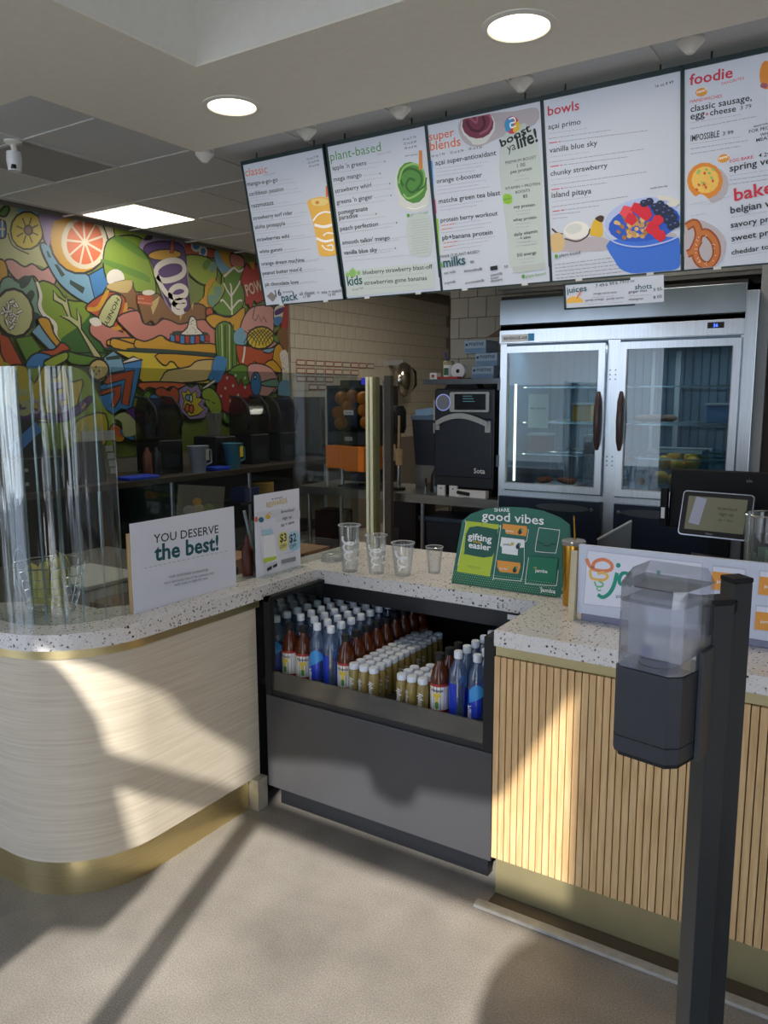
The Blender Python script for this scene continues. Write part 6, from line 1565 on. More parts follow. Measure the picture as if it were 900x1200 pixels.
# ============================================================ MENU BOARDS
PM = {'mo': '#e0703c', 'mg': '#a9abb3', 'mgd': '#7c7f86', 'mk': '#1c2328', 'mt': '#15545c', 'mgr': '#5b9a4e', 'mr': '#c8344a', 'y1': '#eebb58', 'y2': '#f0d487', 'y3': '#d98a2c', 'w': '#ffffff', 'tanc': '#8d8480', 'cupw': '#d6dbd6', 'g1': '#4f8f3c', 'g2': '#2f6a26', 'g3': '#8fc06c', 'mo2': '#d98a3c', 'lav3': '#c3cfcc', 'lav4': '#c6d1d0',
      'shad': '#b9b2b8', 'b1': '#7a3148', 'b2': '#541c30', 'b3': '#a35a70', 'w0': '#ccd3e0', 'lblu': '#2f8fd8', 'mag': '#c43a8a', 'lim': '#8fc43c', 'rb1': '#d8405a', 'rb2': '#3a9ad0', 'rb3': '#e8c23a', 'dot': '#bcc4c2', 'w1': '#eceae4', 'coc': '#4a3426', 'pin': '#e0b83a', 'ban': '#d9bb84', 'bw2': '#3f74d8', 'lid': '#b4c4ec', 'bw1': '#2c5cc8',
      'gr0': '#c79a5c', 'gr1': '#a87838', 'gr2': '#dcb87c', 'st0': '#d8283a', 'st1': '#e8505a', 'bb': '#222c48', 'bb2': '#5668a0', 'ban2': '#dcdad0', 'go': '#dd9a3c', 'eg1': '#dd8a30', 'eg2': '#f0c460', 'eg3': '#cc5a30', 'pz': '#9a4a1c', 'pz2': '#c4743a'}
EM = .13
pm = pal(PM, EM); face = mat('menu_face', '#ccd3e0', .3, 0, EM, noise=0); fr = mat('frame_teal', '#1f3a3c', .4, noise=.03)
tilt = Matrix.Rotation(math.radians(12.5), 4, 'X')
tl = ['menu board headed classic, leftmost of the five', 'menu board headed plant-based, with a green smoothie picture', 'menu board headed super blends, middle of the five', 'menu board headed bowls, with a blue bowl of fruit', 'menu board headed foodie, rightmost, with pictures of baked food']
for i in range(5):
    cx = [-2.88, -2.281, -1.6925, -1.1075, -.5125][i]; ww = [.555, .58, .567, .573, .585][i]
    t = thing('menu_board', 'hanging lit '+tl[i], 'menu board', mw=Matrix.Translation((cx, 3.45, 2.87)) @ tilt, group=None)
    t['group'] = 'menu boards hanging in a row over the counter'
    h = ww/2+.0085; MB().box(-ww/2, ww/2, .0002, .03, -.765, -.004).obj('lit_face', face, t)
    MB().box(-h, h, -.006, .034, -.003, .016).obj('top_frame', fr, t); MB().box(-h, h, .001, .034, -.772, -.766).obj('bottom_frame', fr, t)
    for s_ in (-1, 1): MB().box(min(s_*(h-.008), s_*(h+.001)), max(s_*(h-.008), s_*(h+.001)), -.006, .034, -.70, .016).box(min(s_*(h-.005), s_*(h+.0005)), max(s_*(h-.005), s_*(h+.0005)), -.003, .034, -.772, -.70).obj('side_frame', fr, t)
    for x in (-.16, .16): MB().box(x-.015, x+.015, -.004, .004, -.775, -.764).obj('clip', fr if 0 else wht, t)
    MB().box(-h, h, .034, .05, -.77, .01).obj('back_case', fr, t)
    flat('print', FLAT['menu%d' % i], 5000, (0, 0, 0), (1, 0, 0), (0, 0, 1), t, pm, eps=.00008, base=-.0001, ow=.001, lw=0, clip=(-ww/2, ww/2, -.763, -.006))
    for x in (-.2, .2): MB().tube([(x, .03, .0), (x, .042, .16 if 0 else .05)], .004).obj('hanger', dsteel, t)
t = thing('juice_menu', 'small menu strip reading juices and shots hanging below the big boards', 'menu board', mw=Matrix.Translation((-1.1175, 3.45, 2.87)) @ tilt)
MB().box(-.215, .215, -.001, .012, -.893, -.789).obj('lit_face', face, t); MB().box(-.226, -.215, -.003, .014, -.900, -.782).box(-.226, .1, -.003, .014, -.901, -.893).box(-.226, .1, -.003, .014, -.789, -.782).obj('frame', fr, t)
MB().box(.085, .228, -.004, -.0012, -.892, -.778).obj('shots_card', face, t)
flat('print', FLAT['juice'], 5000, (0, -.0045, 0), (1, 0, 0), (0, 0, 1), t, pm, eps=.00008, ow=.001, lw=0, clip=(-.214, .227, -.892, -.784))
# ============================================================ MURAL
PC = {'k': '#101316', 'pale': '#c3c78e', 'blue': '#3a86c8', 'cream': '#e6dcc0', 'green': '#5f8f2c', 'green2': '#2f6a24', 'lblue': '#7ab0d0', 'lime': '#84a42c', 'lime2': '#9cb43a', 'brown': '#8a6036', 'lav': '#a08ab8', 'lav2': '#b4aac8', 'white': '#eeeae0', 'pink': '#d8a09c', 'gold': '#d6a322', 'teal': '#76a08c', 'dteal': '#1d3f3a', 'orange': '#dd6a30', 'rorange': '#bf5228', 'tan': '#cfb878', 'salmon': '#d08478', 'purple': '#54287c', 'red': '#b8322a', 'yellow': '#dcc634'}
pw = pal({'mural_'+k: v for k, v in PC.items()}); pw = {k: pw['mural_'+k] for k in PC}
for m_ in pw.values():
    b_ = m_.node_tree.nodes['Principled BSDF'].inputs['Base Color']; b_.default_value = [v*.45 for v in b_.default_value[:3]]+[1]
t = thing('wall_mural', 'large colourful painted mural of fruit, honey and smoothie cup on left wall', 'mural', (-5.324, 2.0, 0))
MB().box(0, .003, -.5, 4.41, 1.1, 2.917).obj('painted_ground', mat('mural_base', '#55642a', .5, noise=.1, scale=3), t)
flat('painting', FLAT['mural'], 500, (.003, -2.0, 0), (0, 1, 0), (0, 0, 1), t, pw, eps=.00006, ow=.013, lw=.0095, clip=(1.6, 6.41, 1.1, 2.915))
# ============================================================ FRIDGE
t = thing('glass_door_fridge', 'tall stainless fridge with two glass doors above two dark solid doors', 'fridge', (0, 0, 0)); FY = 4.4
ins = mat('fridge_liner', '#6d8294', .45, .3, noise=.05); lou = mat('louver_steel', '#a4adb5', .3, 1., noise=.15, scale=3)
MB().box(-2.02, -1.98, FY+.02, 5.25, .1, 2.0).box(-.69, -.665, FY+.02, 5.25, .1, 2.0).box(-1.98, -.69, FY+.02, 5.25, 1.895, 2.0).box(-1.98, -.69, FY+.02, 5.25, .1, 1.02).box(-1.365, -1.297, FY+.005, FY+.10, 1.02, 1.895).obj('cabinet', steel, t)
MB().box(-2.02, -.672, FY, FY+.03, 1.897, 1.975, None, .002).obj('control_band', steel, t)
MB().box(-2.02, -.672, FY+.02, FY+.05, 1.975, 2.005).obj('shadow_gap', matt, t)
MB().box(-2.02, -.672, FY+.0, FY+.03, 2.005, 2.15, None, .002).obj('upper_louver', lou, t)
MB().box(-2.02, -.672, FY+.02, 5.25, 2.15, 2.17).obj('top', matt, t)
MB().box(-.850, -.770, FY-.004, FY+.001, 1.932, 1.962).obj('display', matt, t); label_text('lettering', '36', mat('led_blue', '#3a5cff', .4, emit=3, noise=0), t, (-.81, FY-.0045, 1.938), (1, 0, 0), (0, 0, 1), .022, 2)
MB().box(-2.006, -1.815, FY-.003, FY+.001, 1.906, 1.948).obj('brand_plate', wht, t); MB().box(-1.835, -1.80, FY-.004, FY+.001, 1.908, 1.950).obj('brand_plate_blue', mat('plate_blue', '#2f8fc8', .4), t); label_text('lettering', 'BEVERAGE-AIR', mat('ink_navy', '#26304a', .4), t, (-1.915, FY-.0032, 1.919), (1, 0, 0), (0, 0, 1), .15, 3)
fg = clear('fridge_glass', '#c3d3d8', .2, .01); hb = mat('handle_brown', '#4a3a3a', .35)
for x0, x1, hx, hs in ((-1.995, -1.37, -1.398, 1), (-1.292, -.678, -1.272, 1)):
    d = MB().box(x0, x0+.04, FY-.03, FY+.01, 1.033, 1.878).box(x1-.036, x1, FY-.03, FY+.01, 1.033, 1.878).box(x0+.04, x1-.036, FY-.03, FY+.01, 1.84, 1.878).box(x0+.04, x1-.036, FY-.03, FY+.01, 1.033, 1.07).obj('glass_door', steel, t)
    MB().box(x0+.04, x1-.036, FY-.018, FY-.012, 1.07, 1.84).obj('pane', fg, d)
    MB().box(x0+.04, x0+.045, FY-.026, FY-.019, 1.07, 1.84).box(x1-.041, x1-.036, FY-.026, FY-.019, 1.07, 1.84).box(x0+.04, x1-.036, FY-.026, FY-.019, 1.07, 1.075).obj('gasket', lgrey, d)
    MB().tube([(hx, FY-.032, 1.61), (hx+.002, FY-.058, 1.56), (hx+.003, FY-.068, 1.45), (hx+.002, FY-.058, 1.34), (hx, FY-.032, 1.29)], .012, 8, rr=[.009, .014, .016, .014, .009]).obj('handle', hb, d, True)
for z in (1.20, 1.66):
    MB().box(-2.012, -1.995, FY-.034, FY, z-.035, z+.035).obj('hinge', dsteel, t)
sb = MB()
for x in (-1.348, -1.318):
    for z in (1.2, 1.225, 1.25, 1.68, 1.705, 1.73): sb.lathe([(.004, 0), (.004, .003)], 0, 0, 8, Matrix.Translation((x, FY+.006, z)) @ Matrix.Rotation(math.radians(90), 4, 'X'))
sb.obj('mullion_screw', dsteel, t)
for x0, x1, h0, h1 in ((-1.995, -1.375, -1.75, -1.43), (-1.29, -.678, -1.25, -.93)):
    d = MB().box(x0, x1, FY-.03, FY+.01, .12, .99, None, .003).obj('solid_door', mat('blue_black_steel', '#20293a', .3, .5, noise=.1, scale=3), t)
    c = [(.5*(h0+h1)+.16*math.cos(a*math.pi/12), .022*math.sin(a*math.pi/12)) for a in range(24)]
    MB().prism(c, 0, .006, Matrix.Translation((0, FY-.03, .945)) @ Matrix.Rotation(math.radians(90), 4, 'X')).obj('handle', dsteel, d, True)
    MB().lathe([(.012, 0), (.012, .006)], 0, 0, 14, Matrix.Translation((x1-.04 if x0 < -1.5 else x0+.03, FY-.03, .945)) @ Matrix.Rotation(math.radians(90), 4, 'X')).obj('lock', chrome, d)
MB().box(-1.98, -.69, 5.15, 5.17, 1.02, 1.895).obj('inner_back', ins, t); rb_ = MB()
for k in range(26): x = -1.97+k*.05; rb_.box(x, x+.006, 5.138, 5.15, 1.03, 1.89)
rb_.obj('back_ribs', mat('rib_dark', '#5c6f80', .4), t)
MB().box(-1.982, -1.978, FY+.03, 5.15, 1.02, 1.89).box(-.692, -.688, FY+.03, 5.15, 1.02, 1.89).box(-1.98, -.69, FY+.03, 5.15, 1.022, 1.03).box(-1.98, -.69, FY+.03, 5.15, 1.885, 1.893).obj('inner_liner', ins, t)
for x0, x1 in ((-1.97, -1.36), (-1.30, -.70)):
    for z in (1.24, 1.43, 1.64):
        s_ = MB()
        for k in range(9): x = x0+(x1-x0)*k/8; s_.box(x-.002, x+.002, FY+.10, 5.1, z, z+.004)
        for y in (FY+.10, 4.75, 5.1): s_.box(x0, x1, y-.004, y+.004, z-.004, z+.003)
        s_.obj('wire_shelf', chrome, t)
MB().box(-1.925, -1.913, FY+.02, FY+.03, 1.08, 1.66).obj('led_strip', mat('led_warm', '#fff0d0', .5, emit=4, noise=0), t)
MB().box(-1.13, -1.10, 4.98, 5.0, 1.25, 1.85).box(-1.27, -1.25, 4.98, 5.0, 1.25, 1.85).obj('shelf_upright', lgrey, t)
la = bpy.data.lights.new('fridge_lamp', 'AREA'); la.shape = 'RECTANGLE'; la.size = 1.2; la.size_y = .1; la.energy = 6; la.color = (.85, .93, 1); lo = bpy.data.objects.new('lamp', la); COL.objects.link(lo); lo.location = (-1.33, 4.6, 1.87); lo.parent = t
# food in the fridge
def fruitpile(nm, lab, grp, pts, m, r):
    for k, (x, y, z) in enumerate(pts):
        o = thing(nm, lab+', '+['left', 'middle', 'right', 'front left', 'lower front', 'back left', 'back right'][k]+' one', 'fruit', (x, y, z), group=grp); MB().sphere((0, 0, 0), r, (1, 1, .95)).obj('peel', m, o, True); MB().lathe([(.005, 0), (.003, .004)], seg=8, M=Matrix.Translation((.01, -.006, r*.92))).obj('stem', mat('stem_green', '#5a6a34', .6), o)
og_ = mat('lemon_orange', '#f7b030', .4, bump=.15, scale=90)
fruitpile('orange', 'orange in the tub at the bottom of the right glass door', 'oranges in the fridge tub', [(-1.085, 4.62, 1.215), (-1.01, 4.61, 1.20), (-.93, 4.62, 1.215), (-1.09, 4.575, 1.13), (-1.01, 4.57, 1.12), (-1.05, 4.69, 1.235), (-.955, 4.69, 1.235)], og_, .042)
t = thing('fruit_tub', 'clear tub full of oranges low in the right half of fridge', 'tub', (-1.01, 4.64, 1.035)); mb = MB(); mb.box(-.135, -.130, -.12, .14, 0, .25).box(.130, .135, -.12, .14, 0, .25).box(-.13, .13, -.12, -.115, 0, .25).box(-.13, .13, .135, .14, 0, .25).box(-.13, .13, -.115, .135, 0, .004); mb.obj('tub_wall', clear('tub_clear', '#e8f0f4', .1, .05, .03), t); MB().box(-.145, .145, -.13, -.12, .24, .255).box(-.145, .145, .14, .15, .24, .255).obj('rim', wht, t)
t = thing('frozen_packs', 'crumpled brown packs on the middle shelf of the right fridge door', 'food packs', (-1.14, 4.66, 1.435)); bk = random.Random(6)
for k in range(6): MB().sphere((bk.uniform(-.09, .09), bk.uniform(-.04, .04), .025), .035, (1.4, .8, .6), 8).obj('pack', mat('pack_brown', '#6b5040', .6, noise=.3), t)
t = thing('fruit_tray', 'low tray of reddish fruit at the bottom left of fridge', 'tray', (-1.72, 4.66, 1.033)); MB().box(-.14, .14, -.1, .1, 0, .02).obj('tray', lgrey, t)
for k in range(9): MB().sphere((bk.uniform(-.12, .12), bk.uniform(-.06, .06), .04), .026, (1.2, 1, .7), 8).obj('fruit', mat('red_fruit', '#8f3c22', .5, noise=.2), t)
t = thing('fridge_leaflet', 'white leaflet standing behind the right fridge door at the lower left', 'leaflet', (-1.19, 4.55, 1.035)); MB().box(-.045, .05, 0, .003, 0, .21, Matrix.Rotation(.1, 4, 'Y')).obj('paper', wht, t); label_text('lettering', 'bright', mat('ink_dark', '#2b2b33'), t, (.006, -.001, .12), (1, 0, 0), (0, 0, 1), .08, 1); MB().sphere((0, -.002, .07), .02, (1, .1, 1), 8).obj('printed_orange', orange, t)
t = thing('door_sign', 'white sign fixed inside the left fridge door', 'sign', (-1.80, 4.47, 1.40)); MB().box(-.055, .07, 0, .003, 0, .20).obj('paper', mat('sign_pale', '#c9dcd6', .5), t); label_text('lettering', 'we deliver', mat('ink_dark', '#2b2b33'), t, (.008, -.001, .11), (1, 0, 0), (0, 0, 1), .1, 1)
for k, (x, z, c) in enumerate(((-1.86, 1.245, '#7a2f28'), (-1.58, 1.435, '#b88a2f'), (-1.50, 1.245, '#44586a'), (-.82, 1.435, '#5a86b0'))):
    t = thing('food_container', ['dark red tub on the lower shelf of left fridge half', 'mustard bag on middle shelf of the left fridge half', 'slate blue tub on lower shelf of left fridge half', 'pale blue tub on the middle shelf of right fridge half'][k], 'container', (x, 4.7, z)); MB().box(-.06, .06, -.07, .07, 0, .10, None, .006).obj('tub', mat('tub_%d' % k, c, .5), t); MB().box(-.064, .064, -.074, .074, .10, .112).obj('lid', lgrey, t)
# jamb, cladding and the window right of the fridge
o = MB().box(-.672, -.612, 4.385, 4.42, 0, 2.11, None, .002).obj('trim_6', steel); struct(o)
o = MB().box(-.612, 5.2, 4.42, 4.5, 0, 1.0).box(-.612, 5.2, 4.42, 4.5, 2.0, 2.95).box(-.612, -.565, 4.42, 4.5, 1.0, 2.0).obj('wall_kitchen', mat('wall_grey', '#8a8d8e', .6, noise=.03)); struct(o)
o = MB().box(-.565, 5.2, 4.45, 4.47, 1.0, 2.0).obj('window_2', mat('dark_glazing', '#3a3430', .1, .2)); struct(o)
o = MB().box(-2.03, -.6, 4.62, 5.3, 2.17, 2.19).box(-2.05, -.6, 4.43, 4.46, 2.215, 2.235).box(-2.05, -.6, 4.45, 4.5, 2.29, 2.31).box(-2.05, -.6, 4.5, 4.52, 2.2, 2.90).obj('roller_shutter', mat('shutter_grey', '#6b6c6a', .5, noise=.1)); tag(o, 'grey roller shutter box above the stainless fridge', 'shutter')
# ============================================================ WORKTOP WITH OVEN
t = thing('steel_worktop', 'stainless worktop on legs left of the fridge carrying sink and oven', 'worktop', (0, 0, 0)); wt = mat('worktop_steel', '#8f8f8c', .3, .9, noise=.1, scale=4)
MB().box(-3.88, -2.06, 4.78, 5.33, .865, .90, None, .003).box(-3.88, -2.06, 4.78, 4.80, .838, .866).obj('top', wt, t)
for x in (-3.83, -3.52, -2.80, -2.12):
    for y in (4.84, 5.28): MB().lathe([(.016, 0), (.016, .865)], x, y, 10).obj('leg', dsteel if 0 else steel, t, True)
MB().box(-3.86, -3.0, 4.84, 5.28, .25, .27).obj('lower_shelf', dsteel, t)
t = thing('sink_backsplash', 'stainless sink box with brass tap on the worktop beside oven', 'sink', (-2.90, 5.08, .9005)); MB().box(-.10, .16, -.0, .2, 0, .19).obj('box', wt, t); MB().tube([(.02, -.06, 0), (.02, -.06, .09)], .012).obj('tap', chrome, t, True); MB().tube([(.02, -.06, .05), (.08, -.09, .055)], .007).obj('lever', chrome, t, True); MB().lathe([(.05, 0), (.045, .12), (.02, .17)], .14, -.1, 16).obj('spray_head', dsteel, t, True)
t = thing('speed_oven', 'black countertop oven with arched silver handle and small screen', 'oven', (-2.488, 4.86, .9005)); ob = mat('oven_black', '#12161e', .35, noise=.05)
MB().box(-.232, .232, 0, .45, .05, .74, None, .012).obj('body', ob, t); MB().box(-.22, .22, -.012, .0, .13, .535, None, .006).obj('door', mat('oven_door', '#10182a', .3), t)
MB().prism([(-.16, 0), (.10, 0), (.07, .05), (-.12, .055)], 0, .3, Matrix(((1, 0, 0, 0), (0, 0, 1, .02), (0, 1, 0, .74), (0, 0, 0, 1)))).obj('air_hood', matt, t)
hp = [(-.195+.39*q/12, 0, .50+.055*math.sin(math.pi*(q/12)**.9)) for q in range(13)]; MB().box(-.205, -.175, -.03, -.012, .455, .52).box(.175, .215, -.03, -.012, .445, .52).obj('handle_bracket', mat('silver_satin', '#b5b3ae', .4, .5), t)
hm = MB()
for a, b in zip(hp, hp[1:]):
    vs = [hm.bm.verts.new(v) for v in ((a[0], -.04, a[2]-.018), (b[0], -.04, b[2]-.018), (b[0], -.04, b[2]+.018), (a[0], -.04, a[2]+.018), (a[0], -.02, a[2]-.018), (b[0], -.02, b[2]-.018), (b[0], -.02, b[2]+.018), (a[0], -.02, a[2]+.018))]
    for f_ in ((0, 1, 2, 3), (4, 7, 6, 5), (3, 2, 6, 7), (0, 4, 5, 1)): hm.bm.faces.new([vs[k] for k in f_])
hm.obj('handle', MT['silver_satin'], t)
MB().lathe([(.052, 0), (.052, .012), (.046, .018)], 0, 0, 28, Matrix.Translation((-.155, 0, .645)) @ Matrix.Rotation(math.radians(90), 4, 'X')).obj('dial', mat('dial_grey', '#8b8d98', .4), t, True); MB().tube([(-.155+.055*math.cos(a*math.pi/14), -.01, .645+.055*math.sin(a*math.pi/14)) for a in range(28)], .004, 6, True).obj('dial_ring', mat('ring_violet', '#9aa0e0', .4, emit=.4), t, True)
MB().prism(rrect(.30, .135, .015), .0, .012, Matrix.Translation((.045, 0, .648)) @ Matrix.Rotation(math.radians(90), 4, 'X')).obj('screen_frame', MT['silver_satin'], t); MB().box(-.065, .17, -.016, -.012, .595, .703).obj('screen', mat('oven_screen', '#0d1420', .1), t)
for k, zz in enumerate((.685, .668, .650)): MB().box(.0, .07+.01*k, -.0166, -.016, zz, zz+.005).obj('screen_text', mat('screen_teal', '#4f7f86', .4, emit=.3), t)
MB().box(-.25, -.232, .02, .06, .52, .66).box(-.25, -.232, .02, .06, .43, .50).obj('side_hinge', MT['silver_satin'], t); label_text('lettering', 'Sota', wht, t, (.13, -.0125, .165), (1, 0, 0), (0, 0, 1), .085, 3); MB().box(-.21, .21, .02, .42, 0, .05).obj('feet_base', matt, t)
t = thing('utensil_tray', 'white tray holding a black peel in front of oven', 'tray', (-2.42, 4.81, .9005)); MB().box(-.10, .14, -.02, .03, 0, .05, None, .003).obj('tray', wht, t); MB().tube([(-.07, -.03, .035), (.02, -.03, .025)], .012).obj('black_tool', matt, t, True)
for k, x in enumerate((-2.64, -2.545)):
    t = thing('tent_card', ['small white card standing by oven, left one', 'small white card standing by oven, right one'][k], 'card', (x, 4.82, .9005)); MB().box(-.03, .03, 0, .02, 0, .07).obj('card', wht, t); MB().box(-.006, .006, -.001, 0, .045, .055).obj('blue_dot', blu2, t)
t = thing('wall_shelf', 'dark steel shelf above the oven stacked with glove boxes', 'shelf', (-2.49, 5.08, 1.67)); MB().box(-.32, .28, -.22, .26, 0, .035).obj('board', dsteel, t)
for x in (-.24, .2): MB().box(x, x+.03, .0, .26, -.12, 0).obj('bracket', matt, t)
MB().box(-.18, .1, -.1, .1, -.04, -.001).obj('under_tray', lgrey, t)
gb = mat('glove_box', '#a9c2d8', .6, noise=.04)
for k, (x0, x1, z0, z1, lab) in enumerate(((-2.50, -2.335, 1.706, 1.792, 'blue glove box at the bottom of the stack on the shelf'), (-2.475, -2.31, 1.794, 1.88, 'blue glove box in the middle of the stack on the shelf'), (-2.56, -2.395, 1.882, 1.97, 'blue glove box on top of the stack, shifted left'))):
    t = thing('glove_box', lab, 'box', ((x0+x1)/2, 5.0, z0), group='glove boxes on the shelf over the oven'); w_ = (x1-x0)/2; MB().box(-w_, w_, 0, .2, 0, z1-z0, None, .002).obj('carton', gb, t); MB().box(-w_+.003, w_-.003, -.001, 0, .004, .034).obj('lower_band', mat('band_blue', '#7a9cc0', .6), t)
    label_text('lettering', 'POSITIVE', mat('ink_navy', '#26304a'), t, (.01, -.0012, .052), (1, 0, 0), (0, 0, 1), .11, 3); MB().box(-w_+.01, -w_+.026, -.0015, 0, .05, .066).obj('logo', MT['ink_navy'], t)
t = thing('paper_bag', 'crumpled dark bag with open flap behind the glove boxes', 'bag', (-2.24, 5.12, 1.706)); MB().prism([(-.09, -.06), (.06, -.06), (.06, .08), (-.07, .08)], 0, .30, None, .01, top=[(-.02, -.03), (.05, -.05), (.06, .05), (-.0, .06)]).obj('bag', mat('dark_bag', '#33363a', .8, noise=.2), t); MB().prism([(-.16, 0), (-.02, .0), (-.02, .05)], 0, .006, Matrix(((1, 0, 0, 0), (0, 0, 1, -.1), (0, 1.6, 0, .28), (0, 0, 0, 1)))).obj('flap', mat('bag_brown', '#6a5a48', .8), t)
t = thing('label_roll', 'white roll of stickers standing on the shelf', 'roll', (-2.60, 5.0, 1.762)); MB().lathe([(.014, -.02), (.055, -.02), (.055, .02), (.014, .02)], 0, 0, 28, Matrix.Rotation(math.radians(90), 4, 'X'), False, False).obj('roll', wht, t, True); MB().lathe([(.014, -.021), (.014, .021)], 0, 0, 14, Matrix.Rotation(math.radians(90), 4, 'X')).obj('core', matt, t)
t = thing('food_can', 'white and green can with beige lid on the shelf end', 'can', (-2.70, 5.03, 1.706)); MB().lathe([(.036, 0), (.036, .10)], seg=20).obj('can', wht, t, True); MB().lathe([(.039, .10), (.039, .125), (.034, .13)], seg=20).obj('lid', mat('lid_beige', '#a8a07a', .6), t, True); wrapq(MB(), .0365, -.7, .5, .03, .08, 6).obj('green_label', mat('label_dgreen', '#1f5a3c', .5), t); MB().tube([(.0, 0, .12), (-.03, .0, .19)], .004).obj('pen', blu, t)
t = thing('red_box', 'flat red box under the roll on the shelf', 'box', (-2.62, 4.93, 1.706)); MB().box(-.10, .06, -.03, .03, 0, .016).obj('tray', mat('box_red', '#b02a20', .5), t)
t = thing('tape_box', 'small white box with red square at the shelf end', 'box', (-2.745, 4.93, 1.706)); MB().box(-.035, .022, -.03, .03, 0, .045).obj('carton', wht, t); MB().box(-.02, .002, -.031, -.03, .012, .032).obj('red_square', MT['box_red'], t)
# tub, utensils
t = thing('navy_tub', 'deep navy plastic tub with pale blue lid beside oven', 'tub', (-2.83, 5.06, 1.0905)); MB().prism([(-.10, -.10), (.09, -.10), (.09, .12), (-.10, .12)], 0, .33, top=[(-.12, -.12), (.10, -.12), (.10, .14), (-.12, .14)]).obj('tub', navy, t); MB().box(-.125, .105, -.125, .145, .33, .36).obj('rim', mat('rim_blue', '#5c7690', .5), t)
t2 = thing('stack_tray', 'pale blue tray tilted on top of the navy tub', 'tray', (-2.83, 5.06, 1.4515)); MB().box(-.10, .10, -.1, .12, .0, .05, Matrix.Rotation(math.radians(-6), 4, 'Y')).obj('tray', mat('tray_blue', '#8fb0cc', .5), t2)
t = thing('immersion_blender', 'black and silver stick mixer standing with beige paddles left of tub', 'mixer', (-3.055, 4.93, .9005)); MB().lathe([(.05, 0), (.05, .02)], seg=16).obj('foot', matt, t); MB().lathe([(.016, .02), (.016, .42)], seg=12).obj('shaft', chrome, t, True); MB().lathe([(.04, .42), (.055, .46), (.055, .58), (.035, .62)], seg=16).obj('motor_head', matt, t, True)
for k, (dx, c) in enumerate(((-.07, .0), (-.02, .02), (.04, -.01))): MB().prism([(-.025, 0), (.025, 0), (.03, .12), (-.03, .12)], 0, .012, Matrix(((1, 0, 0, dx), (0, 0, 1, -.07+.0), (0, 1, 0, .20+c), (0, 0, 0, 1)))).box(dx-.008, dx+.008, -.066, -.058, .32+c, .56+c).obj('paddle', mat('paddle_tan', '#b09470', .6), t)
t = thing('hanging_bowl', 'shiny steel bowl with black handle hanging on the tiled wall', 'bowl', (-5.10, 8.35, 1.78)); MB().sphere((0, 0, 0), .17, (.7, 1, 1.25), 24).obj('bowl', mat('bowl_steel', '#b0aaa0', .15, 1., noise=.02), t, True); MB().tube([(0, .17, .14), (.0, .27, .10), (0, .28, -.06), (0, .18, -.12)], .02).obj('handle', matt, t, True); MB().box(-.22, .0, -.02, .02, .18, .24).obj('hook', steel, t)
t = thing('waste_bin', 'dark navy bin with flat rim under the worktop', 'bin', (-2.62, 4.98, 0)); MB().prism([(-.19, -.1), (.19, -.1), (.19, .16), (-.19, .16)], .0, .70, top=[(-.215, -.12), (.215, -.12), (.215, .18), (-.215, .18)]).obj('body', navy, t); MB().box(-.225, .225, -.13, .19, .70, .735, None, .006).obj('rim', mat('bin_rim', '#2c3a50', .5), t)
# ============================================================ ORANGE JUICER
t = thing('orange_juicer', 'orange squeezing machine with glass front full of oranges behind the post', 'juicer', (-3.47, 4.92, .9005)); ja = mat('juicer_orange', '#e07a16', .4); jd = mat('juicer_dark', '#1c2023', .4)
X = 1.06
MB().box(-.195, .195, .16, .36, .02, .77, None, .006).box(-.195, -.178, -.05, .16, .32, .77).box(.178, .195, -.05, .16, .32, .77).box(-.195, .195, -.05, -.03, .75, .77).obj('body', jd, t)
MB().box(-.178, .178, -.05, .16, .325, .42).obj('squeezer_block', black, t); MB().box(-.178, -.002, -.10, .16, .145, .32, None, .006).box(.002, .19, -.12, .16, .13, .315, None, .006).obj('peel_bins', ja, t)
MB().box(-.03, .04, -.052, -.05, .355, .385).obj('badge', lgrey, t); MB().box(-.178, .178, -.048, -.044, .421, .749).obj('front_glass', clear('juicer_glass', '#e2e6e6', .03, .02), t); MB().box(-.205, -.195, -.06, -.04, -.0, .74).obj('side_rod', mat('rod_white', '#c9c4b8', .4), t)
MB().box(-.04, .05, -.05, -.049, .55, .585).obj('brand_plate', wht, t); label_text('lettering', 'Zumex', mat('ink_dark', '#2b2b33'), t, (.005, -.0505, .56), (1, 0, 0), (0, 0, 1), .07, 2)
for x in (-.13, .12): MB().lathe([(.014, 0), (.014, .13)], x, .05, 10).obj('leg', steel, t, True)
MB().box(-.12, .06, .02, .2, .77, .81).obj('feed_ramp', jd, t); MB().box(.09, .17, .0, .02, .775, .825).obj('display', mat('blue_display', '#2a2a9a', .3, emit=.5, noise=0), t)
MB().box(-.1, .1, -.05, .15, 0, .012).obj('drip_tray', navy, t)
for k, (x, z) in enumerate(((-.10, .71), (.0, .72), (.10, .71), (-.13, .60), (-.11, .52), (.11, .62), (.13, .53), (-.04, .64))):
    o = thing('orange', 'orange inside the juicer window, '+['upper left', 'upper middle', 'upper right', 'middle left', 'lower left', 'middle right', 'lower right', 'near the centre'][k], 'fruit', (-3.47+x, 4.93, .9005+z-.035), group='oranges in the juicer'); MB().sphere((0, 0, 0), .052).obj('peel', orange, o, True)
t = thing('shelf_upright', 'brown grey steel upright right behind the gold post', 'post', (-3.01, 4.70, 0)); MB().box(-.012, .042, -.02, .02, 0, 1.73).obj('column', mat('column_taupe', '#4b453e', .5), t); MB().box(-.03, -.014, -.01, .01, .6, 1.70).obj('rod', chrome, t)
